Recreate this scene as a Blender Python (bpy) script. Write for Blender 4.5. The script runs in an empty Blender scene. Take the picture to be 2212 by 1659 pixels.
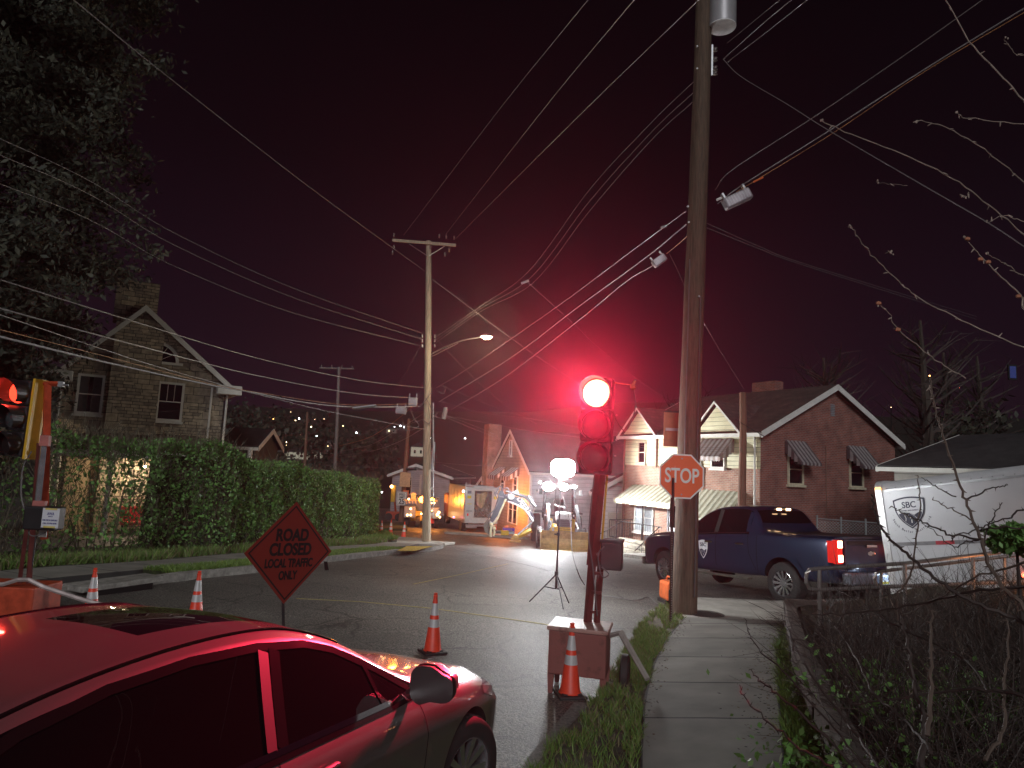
import bpy, bmesh, math, random
import numpy as np
from mathutils import Vector, Matrix
from mathutils.bvhtree import BVHTree
random.seed(7); np.random.seed(7)
R = math.radians
S = bpy.context.scene
COL = S.collection
# ---------------------------------------------------------------- camera
FPX, CX, CY = 1494.0, 1106.0, 829.5          # in units of a 2212 x 1659 view of the photograph
PITCH, ROLL, CAMZ = R(6.79), R(2.7), 2.1
_F = Vector((0, math.cos(PITCH), math.sin(PITCH)))
_R0 = Vector((1, 0, 0)); _U0 = _R0.cross(_F)
_U = math.cos(ROLL)*_U0 - math.sin(ROLL)*_R0
_Rt = math.cos(ROLL)*_R0 + math.sin(ROLL)*_U0
CAM = Vector((0, 0, CAMZ))
cd = bpy.data.cameras.new('camera'); cam = bpy.data.objects.new('camera', cd); COL.objects.link(cam)
cd.sensor_width = 36; cd.lens = 36*FPX/2212; cd.clip_end = 1500; cd.clip_start = 0.05
mw = Matrix((( _Rt.x, _U.x, -_F.x, CAM.x), (_Rt.y, _U.y, -_F.y, CAM.y), (_Rt.z, _U.z, -_F.z, CAM.z), (0, 0, 0, 1)))
cam.matrix_world = mw
S.camera = cam
# ---------------------------------------------------------------- world, added fill light, exposure
W = bpy.data.worlds.new('World'); S.world = W; W.use_nodes = True
nt = W.node_tree; nt.nodes.clear()
out = nt.nodes.new('ShaderNodeOutputWorld'); bg = nt.nodes.new('ShaderNodeBackground')
sky = nt.nodes.new('ShaderNodeTexSky'); sky.sky_type = 'NISHITA'; sky.sun_disc = False
sky.sun_elevation = R(26); sky.sun_rotation = R(181)
geo = nt.nodes.new('ShaderNodeTexCoord'); sep = nt.nodes.new('ShaderNodeSeparateXYZ')
ramp = nt.nodes.new('ShaderNodeValToRGB')
el = ramp.color_ramp.elements
el[0].position = 0.0; el[0].color = (0.019, 0.007, 0.015, 1)
el[1].position = 0.75; el[1].color = (0.0008, 0.0003, 0.0008, 1)
e = el.new(0.16); e.color = (0.0095, 0.0034, 0.0078, 1)
e = el.new(0.40); e.color = (0.0038, 0.0012, 0.0026, 1)
nt.links.new(geo.outputs['Generated'], sep.inputs[0]); nt.links.new(sep.outputs['Z'], ramp.inputs[0])
scl = nt.nodes.new('ShaderNodeMix'); scl.data_type = 'RGBA'; scl.blend_type = 'ADD'; scl.inputs[0].default_value = 1.0
mul = nt.nodes.new('ShaderNodeMix'); mul.data_type = 'RGBA'; mul.blend_type = 'MULTIPLY'; mul.inputs[0].default_value = 1.0
mul.inputs[7].default_value = (0.00010, 0.00008, 0.00009, 1)
nt.links.new(sky.outputs[0], mul.inputs[6]); nt.links.new(mul.outputs[2], scl.inputs[6]); nt.links.new(ramp.outputs[0], scl.inputs[7])
nt.links.new(scl.outputs[2], bg.inputs[0]); bg.inputs[1].default_value = 1.0
nt.links.new(bg.outputs[0], out.inputs[0])
sd = bpy.data.lights.new('fill_sun', 'SUN'); sd.energy = 1.15; sd.angle = R(20); sd.color = (0.97, 0.97, 1.0)  # soft fill from behind the camera, added to brighten faces turned to it
so = bpy.data.objects.new('fill_sun', sd); COL.objects.link(so)
so.rotation_euler = Vector((0.02, 0.85, -0.42)).to_track_quat('-Z', 'Y').to_euler(); so.location = (0, -20, 40)
S.view_settings.view_transform = 'Standard'; S.view_settings.look = 'None'
S.view_settings.exposure = 0.0; S.view_settings.gamma = 1.0
S.cycles.use_denoising = True
S.cycles.max_bounces = 5; S.cycles.diffuse_bounces = 2; S.cycles.glossy_bounces = 3
S.cycles.transmission_bounces = 4; S.cycles.volume_bounces = 0; S.cycles.transparent_max_bounces = 6
S.cycles.sample_clamp_indirect = 3.0
def lamp(kind, loc, energy, color, size=0.1, aim=None, spot=None, blend=0.6):
    d = bpy.data.lights.new('lamp_light', kind); d.energy = energy; d.color = color
    if kind in ('POINT', 'SPOT'): d.shadow_soft_size = size
    if kind == 'SPOT': d.spot_size = R(spot); d.spot_blend = blend
    o = bpy.data.objects.new('lamp_light', d); COL.objects.link(o); o.location = loc
    if aim is not None: o.rotation_euler = (Vector(aim)-Vector(loc)).to_track_quat('-Z', 'Y').to_euler()
    return o
# ---------------------------------------------------------------- terrain function and pixel helpers
_PY = [-30, 0, 14, 17.5, 34, 39, 44, 50, 60, 90, 130, 230, 420, 700]
_PZ = [0.8, 0, -0.38, -0.62, -1.75, -1.80, -2.15, -2.5, -2.75, -3.2, -3.0, 14, 33, 36]
def sstep(a, b, t):
    t = min(1, max(0, (t-a)/(b-a))); return t*t*(3-2*t)
def gz(x, y):
    z = float(np.interp(y, _PY, _PZ))
    if x > 5.5: z += 0.095*min(x-5.5, 25)*sstep(9, 12.5, y)*(1-0.5*sstep(24, 34, y))
    if x > 3.5: z -= .55*sstep(3.5, 6, x)*sstep(30, 37, y)*(1-sstep(50, 60, y))
    if y > 60: z += 10*sstep(5, 90, x)*sstep(60, 150, y)
    if y > 110: z += 2.2*math.sin(x*0.02+1)*sstep(110, 200, y)
    return z
def ray(px, py):
    return (_F*FPX + _Rt*(px-CX) - _U*(py-CY)).normalized()
def proj(p):
    d = Vector(p)-CAM; z = d.dot(_F); return CX+FPX*d.dot(_Rt)/z, CY-FPX*d.dot(_U)/z
def P(px, py, Y):
    d = ray(px, py); return CAM + d*(Y/d.y)
def G(px, py, dz=0.0):
    d = ray(px, py); t = 1.0
    st_ = .02
    for i in range(3000):
        p = CAM + d*t
        if p.z <= gz(p.x, p.y)+dz: break
        st_ = max(.02, t*.004); t += st_
    lo, hi = t-st_, t
    for i in range(12):
        m = (lo+hi)/2; p = CAM+d*m
        if p.z <= gz(p.x, p.y)+dz: hi = m
        else: lo = m
    p = CAM+d*hi; return Vector((p.x, p.y, gz(p.x, p.y)+dz))
# ---------------------------------------------------------------- materials
MATS = {}
def newmat(name):
    m = bpy.data.materials.new(name); m.use_nodes = True
    return m, m.node_tree, m.node_tree.nodes['Principled BSDF']
def mat(name, col, rough=0.6, metal=0.0, var=0.25, scale=6.0, bump=0.0, coat=0.0, emit=None, es=0.0, spec=0.5, rust=None, stretch=None):
    if name in MATS: return MATS[name]
    m, t, b = newmat(name); MATS[name] = m
    b.inputs['Roughness'].default_value = rough; b.inputs['Metallic'].default_value = metal
    b.inputs['Specular IOR Level'].default_value = spec
    b.inputs['Coat Weight'].default_value = coat; b.inputs['Coat Roughness'].default_value = 0.04
    b.inputs['Base Color'].default_value = (*col, 1)
    if emit: b.inputs['Emission Color'].default_value = (*emit, 1); b.inputs['Emission Strength'].default_value = es
    if var > 0 or bump > 0:
        tc = t.nodes.new('ShaderNodeTexCoord'); n = t.nodes.new('ShaderNodeTexNoise')
        n.inputs['Scale'].default_value = scale; n.inputs['Detail'].default_value = 6; n.inputs['Roughness'].default_value = 0.65
        if stretch:
            mp = t.nodes.new('ShaderNodeMapping'); mp.inputs['Scale'].default_value = stretch
            t.links.new(tc.outputs['Object'], mp.inputs[0]); t.links.new(mp.outputs[0], n.inputs['Vector'])
        else: t.links.new(tc.outputs['Object'], n.inputs['Vector'])
        r = t.nodes.new('ShaderNodeValToRGB')
        r.color_ramp.elements[0].position = 0.3; r.color_ramp.elements[1].position = 0.7
        c0 = rust if rust else tuple(c*(1-var) for c in col)
        r.color_ramp.elements[0].color = (*c0, 1); r.color_ramp.elements[1].color = (*[min(1, c*(1+var)) for c in col], 1)
        if rust: r.color_ramp.elements[0].position = 0.32; r.color_ramp.elements[1].position = 0.46
        t.links.new(n.outputs['Fac'], r.inputs[0]); t.links.new(r.outputs[0], b.inputs['Base Color'])
        mr = t.nodes.new('ShaderNodeMapRange'); mr.inputs[3].default_value = max(0.02, rough*0.75); mr.inputs[4].default_value = min(1, rough*1.25)
        t.links.new(n.outputs['Fac'], mr.inputs[0]); t.links.new(mr.outputs[0], b.inputs['Roughness'])
        if bump > 0:
            bp = t.nodes.new('ShaderNodeBump'); bp.inputs['Strength'].default_value = bump; bp.inputs['Distance'].default_value = 0.02
            t.links.new(n.outputs['Fac'], bp.inputs['Height']); t.links.new(bp.outputs[0], b.inputs['Normal'])
    return m
def emis(name, col, s):
    if name in MATS: return MATS[name]
    m, t, b = newmat(name); MATS[name] = m
    b.inputs['Base Color'].default_value = (*[c*0.3 for c in col], 1)
    b.inputs['Emission Color'].default_value = (*col, 1); b.inputs['Emission Strength'].default_value = s
    return m
def brickmat(name, c1, c2, mortar, bw, rh, ms=0.012, rough=0.85, noise=0.3, bump=0.6, off=0.5, distort=0.0, smooth=0.1):
    if name in MATS: return MATS[name]
    m, t, b = newmat(name); MATS[name] = m
    uv = t.nodes.new('ShaderNodeUVMap'); br = t.nodes.new('ShaderNodeTexBrick')
    br.inputs['Scale'].default_value = 1; br.inputs['Brick Width'].default_value = bw; br.inputs['Row Height'].default_value = rh
    br.inputs['Mortar Size'].default_value = ms; br.inputs['Mortar Smooth'].default_value = smooth; br.offset = off
    br.inputs['Color1'].default_value = (*c1, 1); br.inputs['Color2'].default_value = (*c2, 1); br.inputs['Mortar'].default_value = (*mortar, 1)
    n = t.nodes.new('ShaderNodeTexNoise'); n.inputs['Scale'].default_value = 1.7; n.inputs['Detail'].default_value = 8
    vec = uv.outputs[0]
    if distort:
        n2 = t.nodes.new('ShaderNodeTexNoise'); n2.inputs['Scale'].default_value = 3.0
        t.links.new(uv.outputs[0], n2.inputs['Vector'])
        sb = t.nodes.new('ShaderNodeVectorMath'); sb.operation = 'SUBTRACT'; sb.inputs[1].default_value = (.5, .5, .5)
        sc = t.nodes.new('ShaderNodeVectorMath'); sc.operation = 'SCALE'; sc.inputs['Scale'].default_value = distort
        ad = t.nodes.new('ShaderNodeVectorMath'); ad.operation = 'ADD'
        t.links.new(n2.outputs['Color'], sb.inputs[0]); t.links.new(sb.outputs[0], sc.inputs[0]); t.links.new(sc.outputs[0], ad.inputs[0]); t.links.new(uv.outputs[0], ad.inputs[1])
        vec = ad.outputs[0]
    t.links.new(vec, br.inputs['Vector']); t.links.new(uv.outputs[0], n.inputs['Vector'])
    mx = t.nodes.new('ShaderNodeMix'); mx.data_type = 'RGBA'; mx.blend_type = 'OVERLAY'; mx.inputs[0].default_value = noise*2
    t.links.new(br.outputs['Color'], mx.inputs[6]); t.links.new(n.outputs['Fac'], mx.inputs[7])
    t.links.new(mx.outputs[2], b.inputs['Base Color']); b.inputs['Roughness'].default_value = rough
    bp = t.nodes.new('ShaderNodeBump'); bp.inputs['Strength'].default_value = bump; bp.inputs['Distance'].default_value = 0.015; bp.invert = True
    t.links.new(br.outputs['Fac'], bp.inputs['Height']); t.links.new(bp.outputs[0], b.inputs['Normal'])
    return m
def stonemat():
    m, t, b = newmat('rubble_stone')
    uv = t.nodes.new('ShaderNodeUVMap')
    n2 = t.nodes.new('ShaderNodeTexNoise'); n2.inputs['Scale'].default_value = 2.0
    t.links.new(uv.outputs[0], n2.inputs['Vector'])
    cols = []
    facs = []
    for i, (bw, rh, off) in enumerate(((0.72, 0.36, 0.35), (0.46, 0.22, 0.6), (0.34, 0.14, .4))):
        br = t.nodes.new('ShaderNodeTexBrick'); br.inputs['Scale'].default_value = 1
        br.inputs['Brick Width'].default_value = bw; br.inputs['Row Height'].default_value = rh; br.offset = off; br.squash = 1.3; br.squash_frequency = 3
        br.inputs['Mortar Size'].default_value = 0.012; br.inputs['Mortar Smooth'].default_value = 0.2
        br.inputs['Color1'].default_value = (0.50, 0.42, 0.31, 1); br.inputs['Color2'].default_value = (0.25, 0.22, 0.18, 1)
        br.inputs['Mortar'].default_value = (0.04, 0.036, 0.032, 1)
        t.links.new(uv.outputs[0], br.inputs['Vector']); cols.append(br.outputs['Color']); facs.append(br.outputs['Fac'])
    vo = t.nodes.new('ShaderNodeTexVoronoi'); vo.inputs['Scale'].default_value = 0.9
    t.links.new(uv.outputs[0], vo.inputs['Vector'])
    sp = t.nodes.new('ShaderNodeSeparateColor'); t.links.new(vo.outputs['Color'], sp.inputs[0])
    def gt(x, v):
        g = t.nodes.new('ShaderNodeMath'); g.operation = 'GREATER_THAN'; g.inputs[1].default_value = v; t.links.new(x, g.inputs[0]); return g.outputs[0]
    g1, g2 = gt(sp.outputs[0], 0.45), gt(sp.outputs[1], 0.7)
    def mixc(f, a, c):
        x = t.nodes.new('ShaderNodeMix'); x.data_type = 'RGBA'; t.links.new(f, x.inputs[0]); t.links.new(a, x.inputs[6]); t.links.new(c, x.inputs[7]); return x.outputs[2]
    c = mixc(g2, mixc(g1, cols[0], cols[1]), cols[2])
    n = t.nodes.new('ShaderNodeTexNoise'); n.inputs['Scale'].default_value = 5; n.inputs['Detail'].default_value = 8
    t.links.new(uv.outputs[0], n.inputs['Vector'])
    mx = t.nodes.new('ShaderNodeMix'); mx.data_type = 'RGBA'; mx.blend_type = 'OVERLAY'; mx.inputs[0].default_value = .8
    t.links.new(c, mx.inputs[6]); t.links.new(n.outputs['Fac'], mx.inputs[7]); t.links.new(mx.outputs[2], b.inputs['Base Color'])
    b.inputs['Roughness'].default_value = .9
    bp = t.nodes.new('ShaderNodeBump'); bp.inputs['Strength'].default_value = .8; bp.inputs['Distance'].default_value = .03
    t.links.new(mx.outputs[2], bp.inputs['Height']); t.links.new(bp.outputs[0], b.inputs['Normal'])
    return m
def asphalt():
    m, t, b = newmat('asphalt')
    tc = t.nodes.new('ShaderNodeTexCoord')
    def noise(s, d=4, r=.6):
        n = t.nodes.new('ShaderNodeTexNoise'); n.inputs['Scale'].default_value = s; n.inputs['Detail'].default_value = d; n.inputs['Roughness'].default_value = r
        t.links.new(tc.outputs['Object'], n.inputs['Vector']); return n
    big, fine, agg = noise(.35, 5), noise(9, 5, .7), noise(42, 2.0, .8)
    r1 = t.nodes.new('ShaderNodeValToRGB'); r1.color_ramp.elements[0].position = .35; r1.color_ramp.elements[1].position = .66
    r1.color_ramp.elements[0].color = (.055, .053, .049, 1); r1.color_ramp.elements[1].color = (.115, .110, .100, 1)
    t.links.new(big.outputs['Fac'], r1.inputs[0])
    r2 = t.nodes.new('ShaderNodeValToRGB'); r2.color_ramp.elements[0].position = .43; r2.color_ramp.elements[1].position = .60
    r2.color_ramp.elements[0].color = (.12, .12, .12, 1); r2.color_ramp.elements[1].color = (2.3, 2.25, 2.15, 1)
    t.links.new(agg.outputs['Fac'], r2.inputs[0])
    def mulc(a, c, f=1.0):
        x = t.nodes.new('ShaderNodeMix'); x.data_type = 'RGBA'; x.blend_type = 'MULTIPLY'; x.inputs[0].default_value = f
        t.links.new(a, x.inputs[6]); t.links.new(c, x.inputs[7]); return x.outputs[2]
    c = mulc(r1.outputs[0], r2.outputs[0], .95)
    # cracks
    ad = t.nodes.new('ShaderNodeVectorMath'); ad.operation = 'MULTIPLY_ADD'; ad.inputs[1].default_value = (.55, .55, .55)
    wn = noise(1.3, 6, .6); t.links.new(wn.outputs['Color'], ad.inputs[0]); t.links.new(tc.outputs['Object'], ad.inputs[2])
    vo = t.nodes.new('ShaderNodeTexVoronoi'); vo.feature = 'DISTANCE_TO_EDGE'; vo.inputs['Scale'].default_value = .62
    t.links.new(ad.outputs[0], vo.inputs['Vector'])
    msk = noise(.5, 2)
    r3 = t.nodes.new('ShaderNodeValToRGB'); r3.color_ramp.elements[0].position = 0.0; r3.color_ramp.elements[1].position = .017
    r3.color_ramp.elements[0].color = (.08, .08, .08, 1); r3.color_ramp.elements[1].color = (1, 1, 1, 1)
    t.links.new(vo.outputs['Distance'], r3.inputs[0])
    r4 = t.nodes.new('ShaderNodeValToRGB'); r4.color_ramp.elements[0].position = .40; r4.color_ramp.elements[1].position = .50
    t.links.new(msk.outputs['Fac'], r4.inputs[0])
    x = t.nodes.new('ShaderNodeMix'); x.data_type = 'RGBA'; x.blend_type = 'MULTIPLY'
    t.links.new(r4.outputs[0], x.inputs[0]); t.links.new(c, x.inputs[6]); t.links.new(r3.outputs[0], x.inputs[7])
    t.links.new(x.outputs[2], b.inputs['Base Color'])
    b.inputs['Roughness'].default_value = .62; b.inputs['Specular IOR Level'].default_value = .5
    bp = t.nodes.new('ShaderNodeBump'); bp.inputs['Strength'].default_value = .55; bp.inputs['Distance'].default_value = .012
    t.links.new(agg.outputs['Fac'], bp.inputs['Height'])
    bp2 = t.nodes.new('ShaderNodeBump'); bp2.inputs['Strength'].default_value = .3; bp2.inputs['Distance'].default_value = .02
    t.links.new(fine.outputs['Fac'], bp2.inputs['Height']); t.links.new(bp.outputs[0], bp2.inputs['Normal'])
    t.links.new(bp2.outputs[0], b.inputs['Normal'])
    return m
# ---------------------------------------------------------------- mesh builder
def basis(d, up=Vector((0, 0, 1))):
    d = d.normalized()
    a = up.cross(d)
    if a.length < 1e-4: a = Vector((1, 0, 0)).cross(d)
    a.normalize(); return a, d.cross(a)
class MB:
    def __init__(s): s.v = []; s.f = []
    def add(s, vs, fs):
        o = len(s.v); s.v += [tuple(v) for v in vs]; s.f += [tuple(i+o for i in f) for f in fs]; return s
    def box(s, c, d, rot=None, bev=0.0):
        c = Vector(c); x, y, z = d[0]/2, d[1]/2, d[2]/2
        if bev:
            bm = bmesh.new(); bmesh.ops.create_cube(bm, size=1)
            for v in bm.verts: v.co = Vector((v.co.x*d[0], v.co.y*d[1], v.co.z*d[2]))
            bmesh.ops.bevel(bm, geom=bm.edges[:], offset=bev, segments=2, affect='EDGES', profile=.5)
            bm.verts.index_update()
            vs = [v.co.copy() for v in bm.verts]; fs = [[v.index for v in f.verts] for f in bm.faces]; bm.free()
        else:
            vs = [Vector((a*x, b*y, e*z)) for a in (-1, 1) for b in (-1, 1) for e in (-1, 1)]
            fs = [(0, 1, 3, 2), (4, 6, 7, 5), (0, 4, 5, 1), (2, 3, 7, 6), (0, 2, 6, 4), (1, 5, 7, 3)]
        if rot is not None: vs = [rot @ v for v in vs]
        return s.add([v+c for v in vs], fs)
    def cyl(s, p0, p1, r0, r1=None, n=10, caps=True):
        p0, p1 = Vector(p0), Vector(p1); r1 = r0 if r1 is None else r1
        if (p1-p0).length < 1e-6: return s
        a, b = basis(p1-p0)
        vs = [p + (a*math.cos(2*math.pi*i/n)+b*math.sin(2*math.pi*i/n))*r for p, r in ((p0, r0), (p1, r1)) for i in range(n)]
        fs = [(i, (i+1) % n, n+(i+1) % n, n+i) for i in range(n)]
        if caps: fs += [tuple(range(n-1, -1, -1)), tuple(range(n, 2*n))]
        return s.add(vs, fs)
    def tube(s, pts, r, n=6, caps=True):
        pts = [Vector(p) for p in pts]; m = len(pts)
        rs = r if isinstance(r, (list, tuple)) else [r]*m
        vs = []
        for i, p in enumerate(pts):
            d = (pts[min(i+1, m-1)]-pts[max(i-1, 0)])
            if d.length < 1e-7: d = Vector((0, 0, 1))
            if abs(d.normalized().z) > .9: a, b = basis(d, Vector((0, 1, 0)))
            else: a, b = basis(d)
            if i and (a.dot(la) < 0 and abs(a.dot(la)) > .5): a, b = -a, -b
            la = a
            vs += [p+(a*math.cos(2*math.pi*k/n)+b*math.sin(2*math.pi*k/n))*rs[i] for k in range(n)]
        fs = [(i*n+k, i*n+(k+1) % n, (i+1)*n+(k+1) % n, (i+1)*n+k) for i in range(m-1) for k in range(n)]
        if caps: fs += [tuple(range(n-1, -1, -1)), tuple(range((m-1)*n, m*n))]
        return s.add(vs, fs)
    def lathe(s, prof, n=24, M=None, cap=True):
        vs = [Vector((r*math.cos(2*math.pi*k/n), r*math.sin(2*math.pi*k/n), z)) for r, z in prof for k in range(n)]
        if M is not None: vs = [M @ v for v in vs]
        fs = [(i*n+k, i*n+(k+1) % n, (i+1)*n+(k+1) % n, (i+1)*n+k) for i in range(len(prof)-1) for k in range(n)]
        if cap: fs += [tuple(range(n-1, -1, -1)), tuple(range((len(prof)-1)*n, len(prof)*n))]
        return s.add(vs, fs)
    def prism(s, poly, vec):          # poly: 3-D points of one face, vec: thickness
        poly = [Vector(p) for p in poly]; n = len(poly); vec = Vector(vec)
        return s.add(poly+[p+vec for p in poly], [tuple(range(n-1, -1, -1)), tuple(range(n, 2*n))]+[(i, (i+1) % n, n+(i+1) % n, n+i) for i in range(n)])
    def ball(s, c, r, n=12, sq=(1, 1, 1)):
        c = Vector(c); k = n//2
        prof = [(math.sin(math.pi*i/k), -math.cos(math.pi*i/k)) for i in range(k+1)]
        prof[0] = (1e-4, -1); prof[-1] = (1e-4, 1)
        return s.lathe(prof, n, Matrix.Translation(c) @ Matrix.Diagonal((r*sq[0], r*sq[1], r*sq[2], 1)))
    def quad(s, *p): return s.add(p, [tuple(range(len(p)))])
    def build(s, name, m, parent=None, smooth=False, origin=None, uvoff=(0, 0)):
        me = bpy.data.meshes.new(name)
        vs = s.v
        if origin is not None: vs = [(v[0]-origin[0], v[1]-origin[1], v[2]-origin[2]) for v in vs]
        me.from_pydata(vs, [], s.f); me.materials.append(m)
        bm = bmesh.new(); bm.from_mesh(me); bmesh.ops.recalc_face_normals(bm, faces=bm.faces); 
        uvl = bm.loops.layers.uv.new('UVMap')
        for f in bm.faces:
            nx, ny, nz = abs(f.normal.x), abs(f.normal.y), abs(f.normal.z)
            for l in f.loops:
                c = l.vert.co
                if nz > max(nx, ny)*1.3: uv = (c.x, c.y)
                elif nx > ny: uv = (c.y, c.z)
                else: uv = (c.x, c.z)
                l[uvl].uv = (uv[0]+uvoff[0], uv[1]+uvoff[1])
            f.smooth = smooth
        bm.to_mesh(me); bm.free()
        if smooth: 
            try: me.set_sharp_from_angle(angle=R(42))
            except Exception: pass
        o = bpy.data.objects.new(name, me); COL.objects.link(o)
        if origin is not None: o.location = origin
        if parent is not None: o.parent = parent
        return o
def tag(o, label, cat, group=None, kind=None):
    if label: o['label'] = label
    if cat: o['category'] = cat
    if group: o['group'] = group
    if kind: o['kind'] = kind
    return o
def thing(name, label, cat, loc=(0, 0, 0), rz=0.0, group=None, M=None):
    o = bpy.data.objects.new(name, None); COL.objects.link(o); o.empty_display_size = .2
    if M is not None: o.matrix_world = M
    else: o.location = loc; o.rotation_euler = (0, 0, rz)
    return tag(o, label, cat, group)
def struct(o): o['kind'] = 'structure'; return o
def copytree(o, parent=None):
    c = o.copy(); COL.objects.link(c); c.parent = parent
    for ch in list(o.children):
        if ch.name in kids_skip: continue
        copytree(ch, c)
    return c
kids_skip = set()
def spline(pts, k=8):
    pts = [Vector(p) for p in pts]; o = []
    q = [2*pts[0]-pts[1]]+pts+[2*pts[-1]-pts[-2]]
    for i in range(1, len(q)-2):
        a, b, c, d = q[i-1:i+3]
        for j in range(k):
            t = j/k
            o.append(.5*((2*b)+(c-a)*t+(2*a-5*b+4*c-d)*t*t+(3*b-a-3*c+d)*t*t*t))
    o.append(pts[-1]); return o
def text(body, size, m, M, parent=None, name='lettering', sx=1.0, align='CENTER', bold=0.0, ex=0.002):
    cu = bpy.data.curves.new('t', 'FONT'); cu.body = body; cu.size = size; cu.align_x = align; cu.align_y = 'CENTER'
    cu.extrude = ex; cu.offset = bold; cu.space_line = 1.0
    to = bpy.data.objects.new('t', cu); COL.objects.link(to)
    dg = bpy.context.evaluated_depsgraph_get(); dg.update()
    me = bpy.data.meshes.new_from_object(to.evaluated_get(dg)); bpy.data.objects.remove(to); bpy.data.curves.remove(cu)
    me.transform(M @ Matrix.Diagonal((sx, 1, 1, 1))); me.materials.clear(); me.materials.append(m)
    o = bpy.data.objects.new(name, me); COL.objects.link(o)
    if parent is not None: o.parent = parent
    return o
def frame(o, x, y):      # matrix: local x, local y axes given, z = x cross y
    x = Vector(x).normalized(); z = x.cross(Vector(y)).normalized(); y = z.cross(x)
    return Matrix(((x.x, y.x, z.x, o[0]), (x.y, y.y, z.y, o[1]), (x.z, y.z, z.z, o[2]), (0, 0, 0, 1)))
def quads_np(V, name, m, parent=None, mats=None, mi=None):   # V: (n,4,3)
    n = len(V); me = bpy.data.meshes.new(name)
    me.vertices.add(n*4); me.vertices.foreach_set('co', V.reshape(-1).astype(np.float32))
    me.loops.add(n*4); me.loops.foreach_set('vertex_index', np.arange(n*4, dtype=np.int32))
    me.polygons.add(n); me.polygons.foreach_set('loop_start', np.arange(0, n*4, 4, dtype=np.int32))
    me.polygons.foreach_set('loop_total', np.full(n, 4, dtype=np.int32))
    if mats:
        for k in mats: me.materials.append(k)
        me.polygons.foreach_set('material_index', mi.astype(np.int32))
    else: me.materials.append(m)
    me.update(); me.validate()
    o = bpy.data.objects.new(name, me); COL.objects.link(o)
    if parent is not None: o.parent = parent
    return o
def leaves(C, size, jit=1.0, up=0.3, asp=1.8):     # C: (n,3) centres -> (n,4,3) leaf quads
    n = len(C)
    d = np.random.normal(size=(n, 3)); d[:, 2] += up; d /= np.linalg.norm(d, axis=1)[:, None]
    e = np.random.normal(size=(n, 3)); e -= (e*d).sum(1)[:, None]*d; e /= np.linalg.norm(e, axis=1)[:, None]
    s = size*(0.6+0.8*np.random.rand(n))[:, None]
    L, Wd = d*s*asp*.5, e*s*.5
    return np.stack([C-L, C+Wd, C+L, C-Wd], 1)
# common materials
wood = mat('weathered_pole_wood', (.10, .068, .045), .85, var=.5, scale=5, bump=.8, stretch=(6, 6, .5))
galv = mat('galvanised_steel', (.42, .43, .44), .42, .85, var=.15, scale=12)
dark = mat('dark_rubber', (.018, .018, .018), .6, var=.2)
blackp = mat('black_plastic', (.015, .015, .016), .4, var=.1)
blackm = mat('black_metal', (.03, .03, .032), .4, .6, var=.2)
tyrem = mat('tyre_rubber', (.022, .021, .020), .75, var=.25, scale=20, bump=.2)
rimm = mat('alloy_rim', (.55, .55, .56), .25, .9, var=.05)
glassd = mat('dark_window_glass', (.006, .006, .008), .03, 0, var=0, spec=.8)
whitem = mat('white_trim_paint', (.68, .67, .63), .5, var=.1, scale=3)
greym = mat('grey_paint', (.30, .31, .33), .5, var=.12)
wirem = mat('cable_sheath', (.26, .24, .24), .45, .3, var=.1)
wired = mat('dark_cable_sheath', (.12, .11, .11), .5, .1, var=.1)
signo = mat('orange_red_signal_paint', (.42, .055, .02), .45, var=.3, scale=9)
yellowm = mat('yellow_signal_paint', (.62, .36, .03), .4, var=.15)
# ================================================================ SETTING
def gridsurf(name, xs, ys, dz, m, kind=True):
    v = [(x, y, gz(x, y)+(dz(x, y) if callable(dz) else dz)) for y in ys for x in xs]
    nx = len(xs); f = [(j*nx+i, j*nx+i+1, (j+1)*nx+i+1, (j+1)*nx+i) for j in range(len(ys)-1) for i in range(nx-1)]
    b = MB().add(v, f); o = b.build(name, m, smooth=True)
    return struct(o)
fr = lambda a, b, s: [a+i*(b-a)/max(1, round((b-a)/s)) for i in range(max(1, round((b-a)/s))+1)]
dirt = mat('dark_soil_and_grass', (.014, .016, .009), .95, var=.6, scale=3, bump=.6)
gridsurf('ground', fr(-260, -60, 12)+fr(-58, 58, 2)+fr(60, 300, 12), fr(-25, 70, 1.5)+fr(74, 420, 8)[0:], lambda x, y: -.12 if y < 75 else 0, dirt)
road = gridsurf('road', fr(-45, 45, .75), fr(-12, 75, .5), -.001, asphalt())
conc = mat('concrete', (.30, .285, .25), .85, var=.28, scale=2.2, bump=.35)
conc2 = mat('worn_concrete_kerb', (.25, .24, .215), .9, var=.45, scale=7, bump=.7)
def resamp(pts, n):
    pts = [Vector(p) for p in pts]; L = [0]
    for a, b in zip(pts, pts[1:]): L.append(L[-1]+(b-a).length)
    o = []
    for i in range(n):
        t = L[-1]*i/(n-1); k = 0
        while k < len(pts)-2 and L[k+1] < t: k += 1
        o.append(pts[k].lerp(pts[k+1], (t-L[k])/max(1e-6, L[k+1]-L[k])))
    return o
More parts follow.
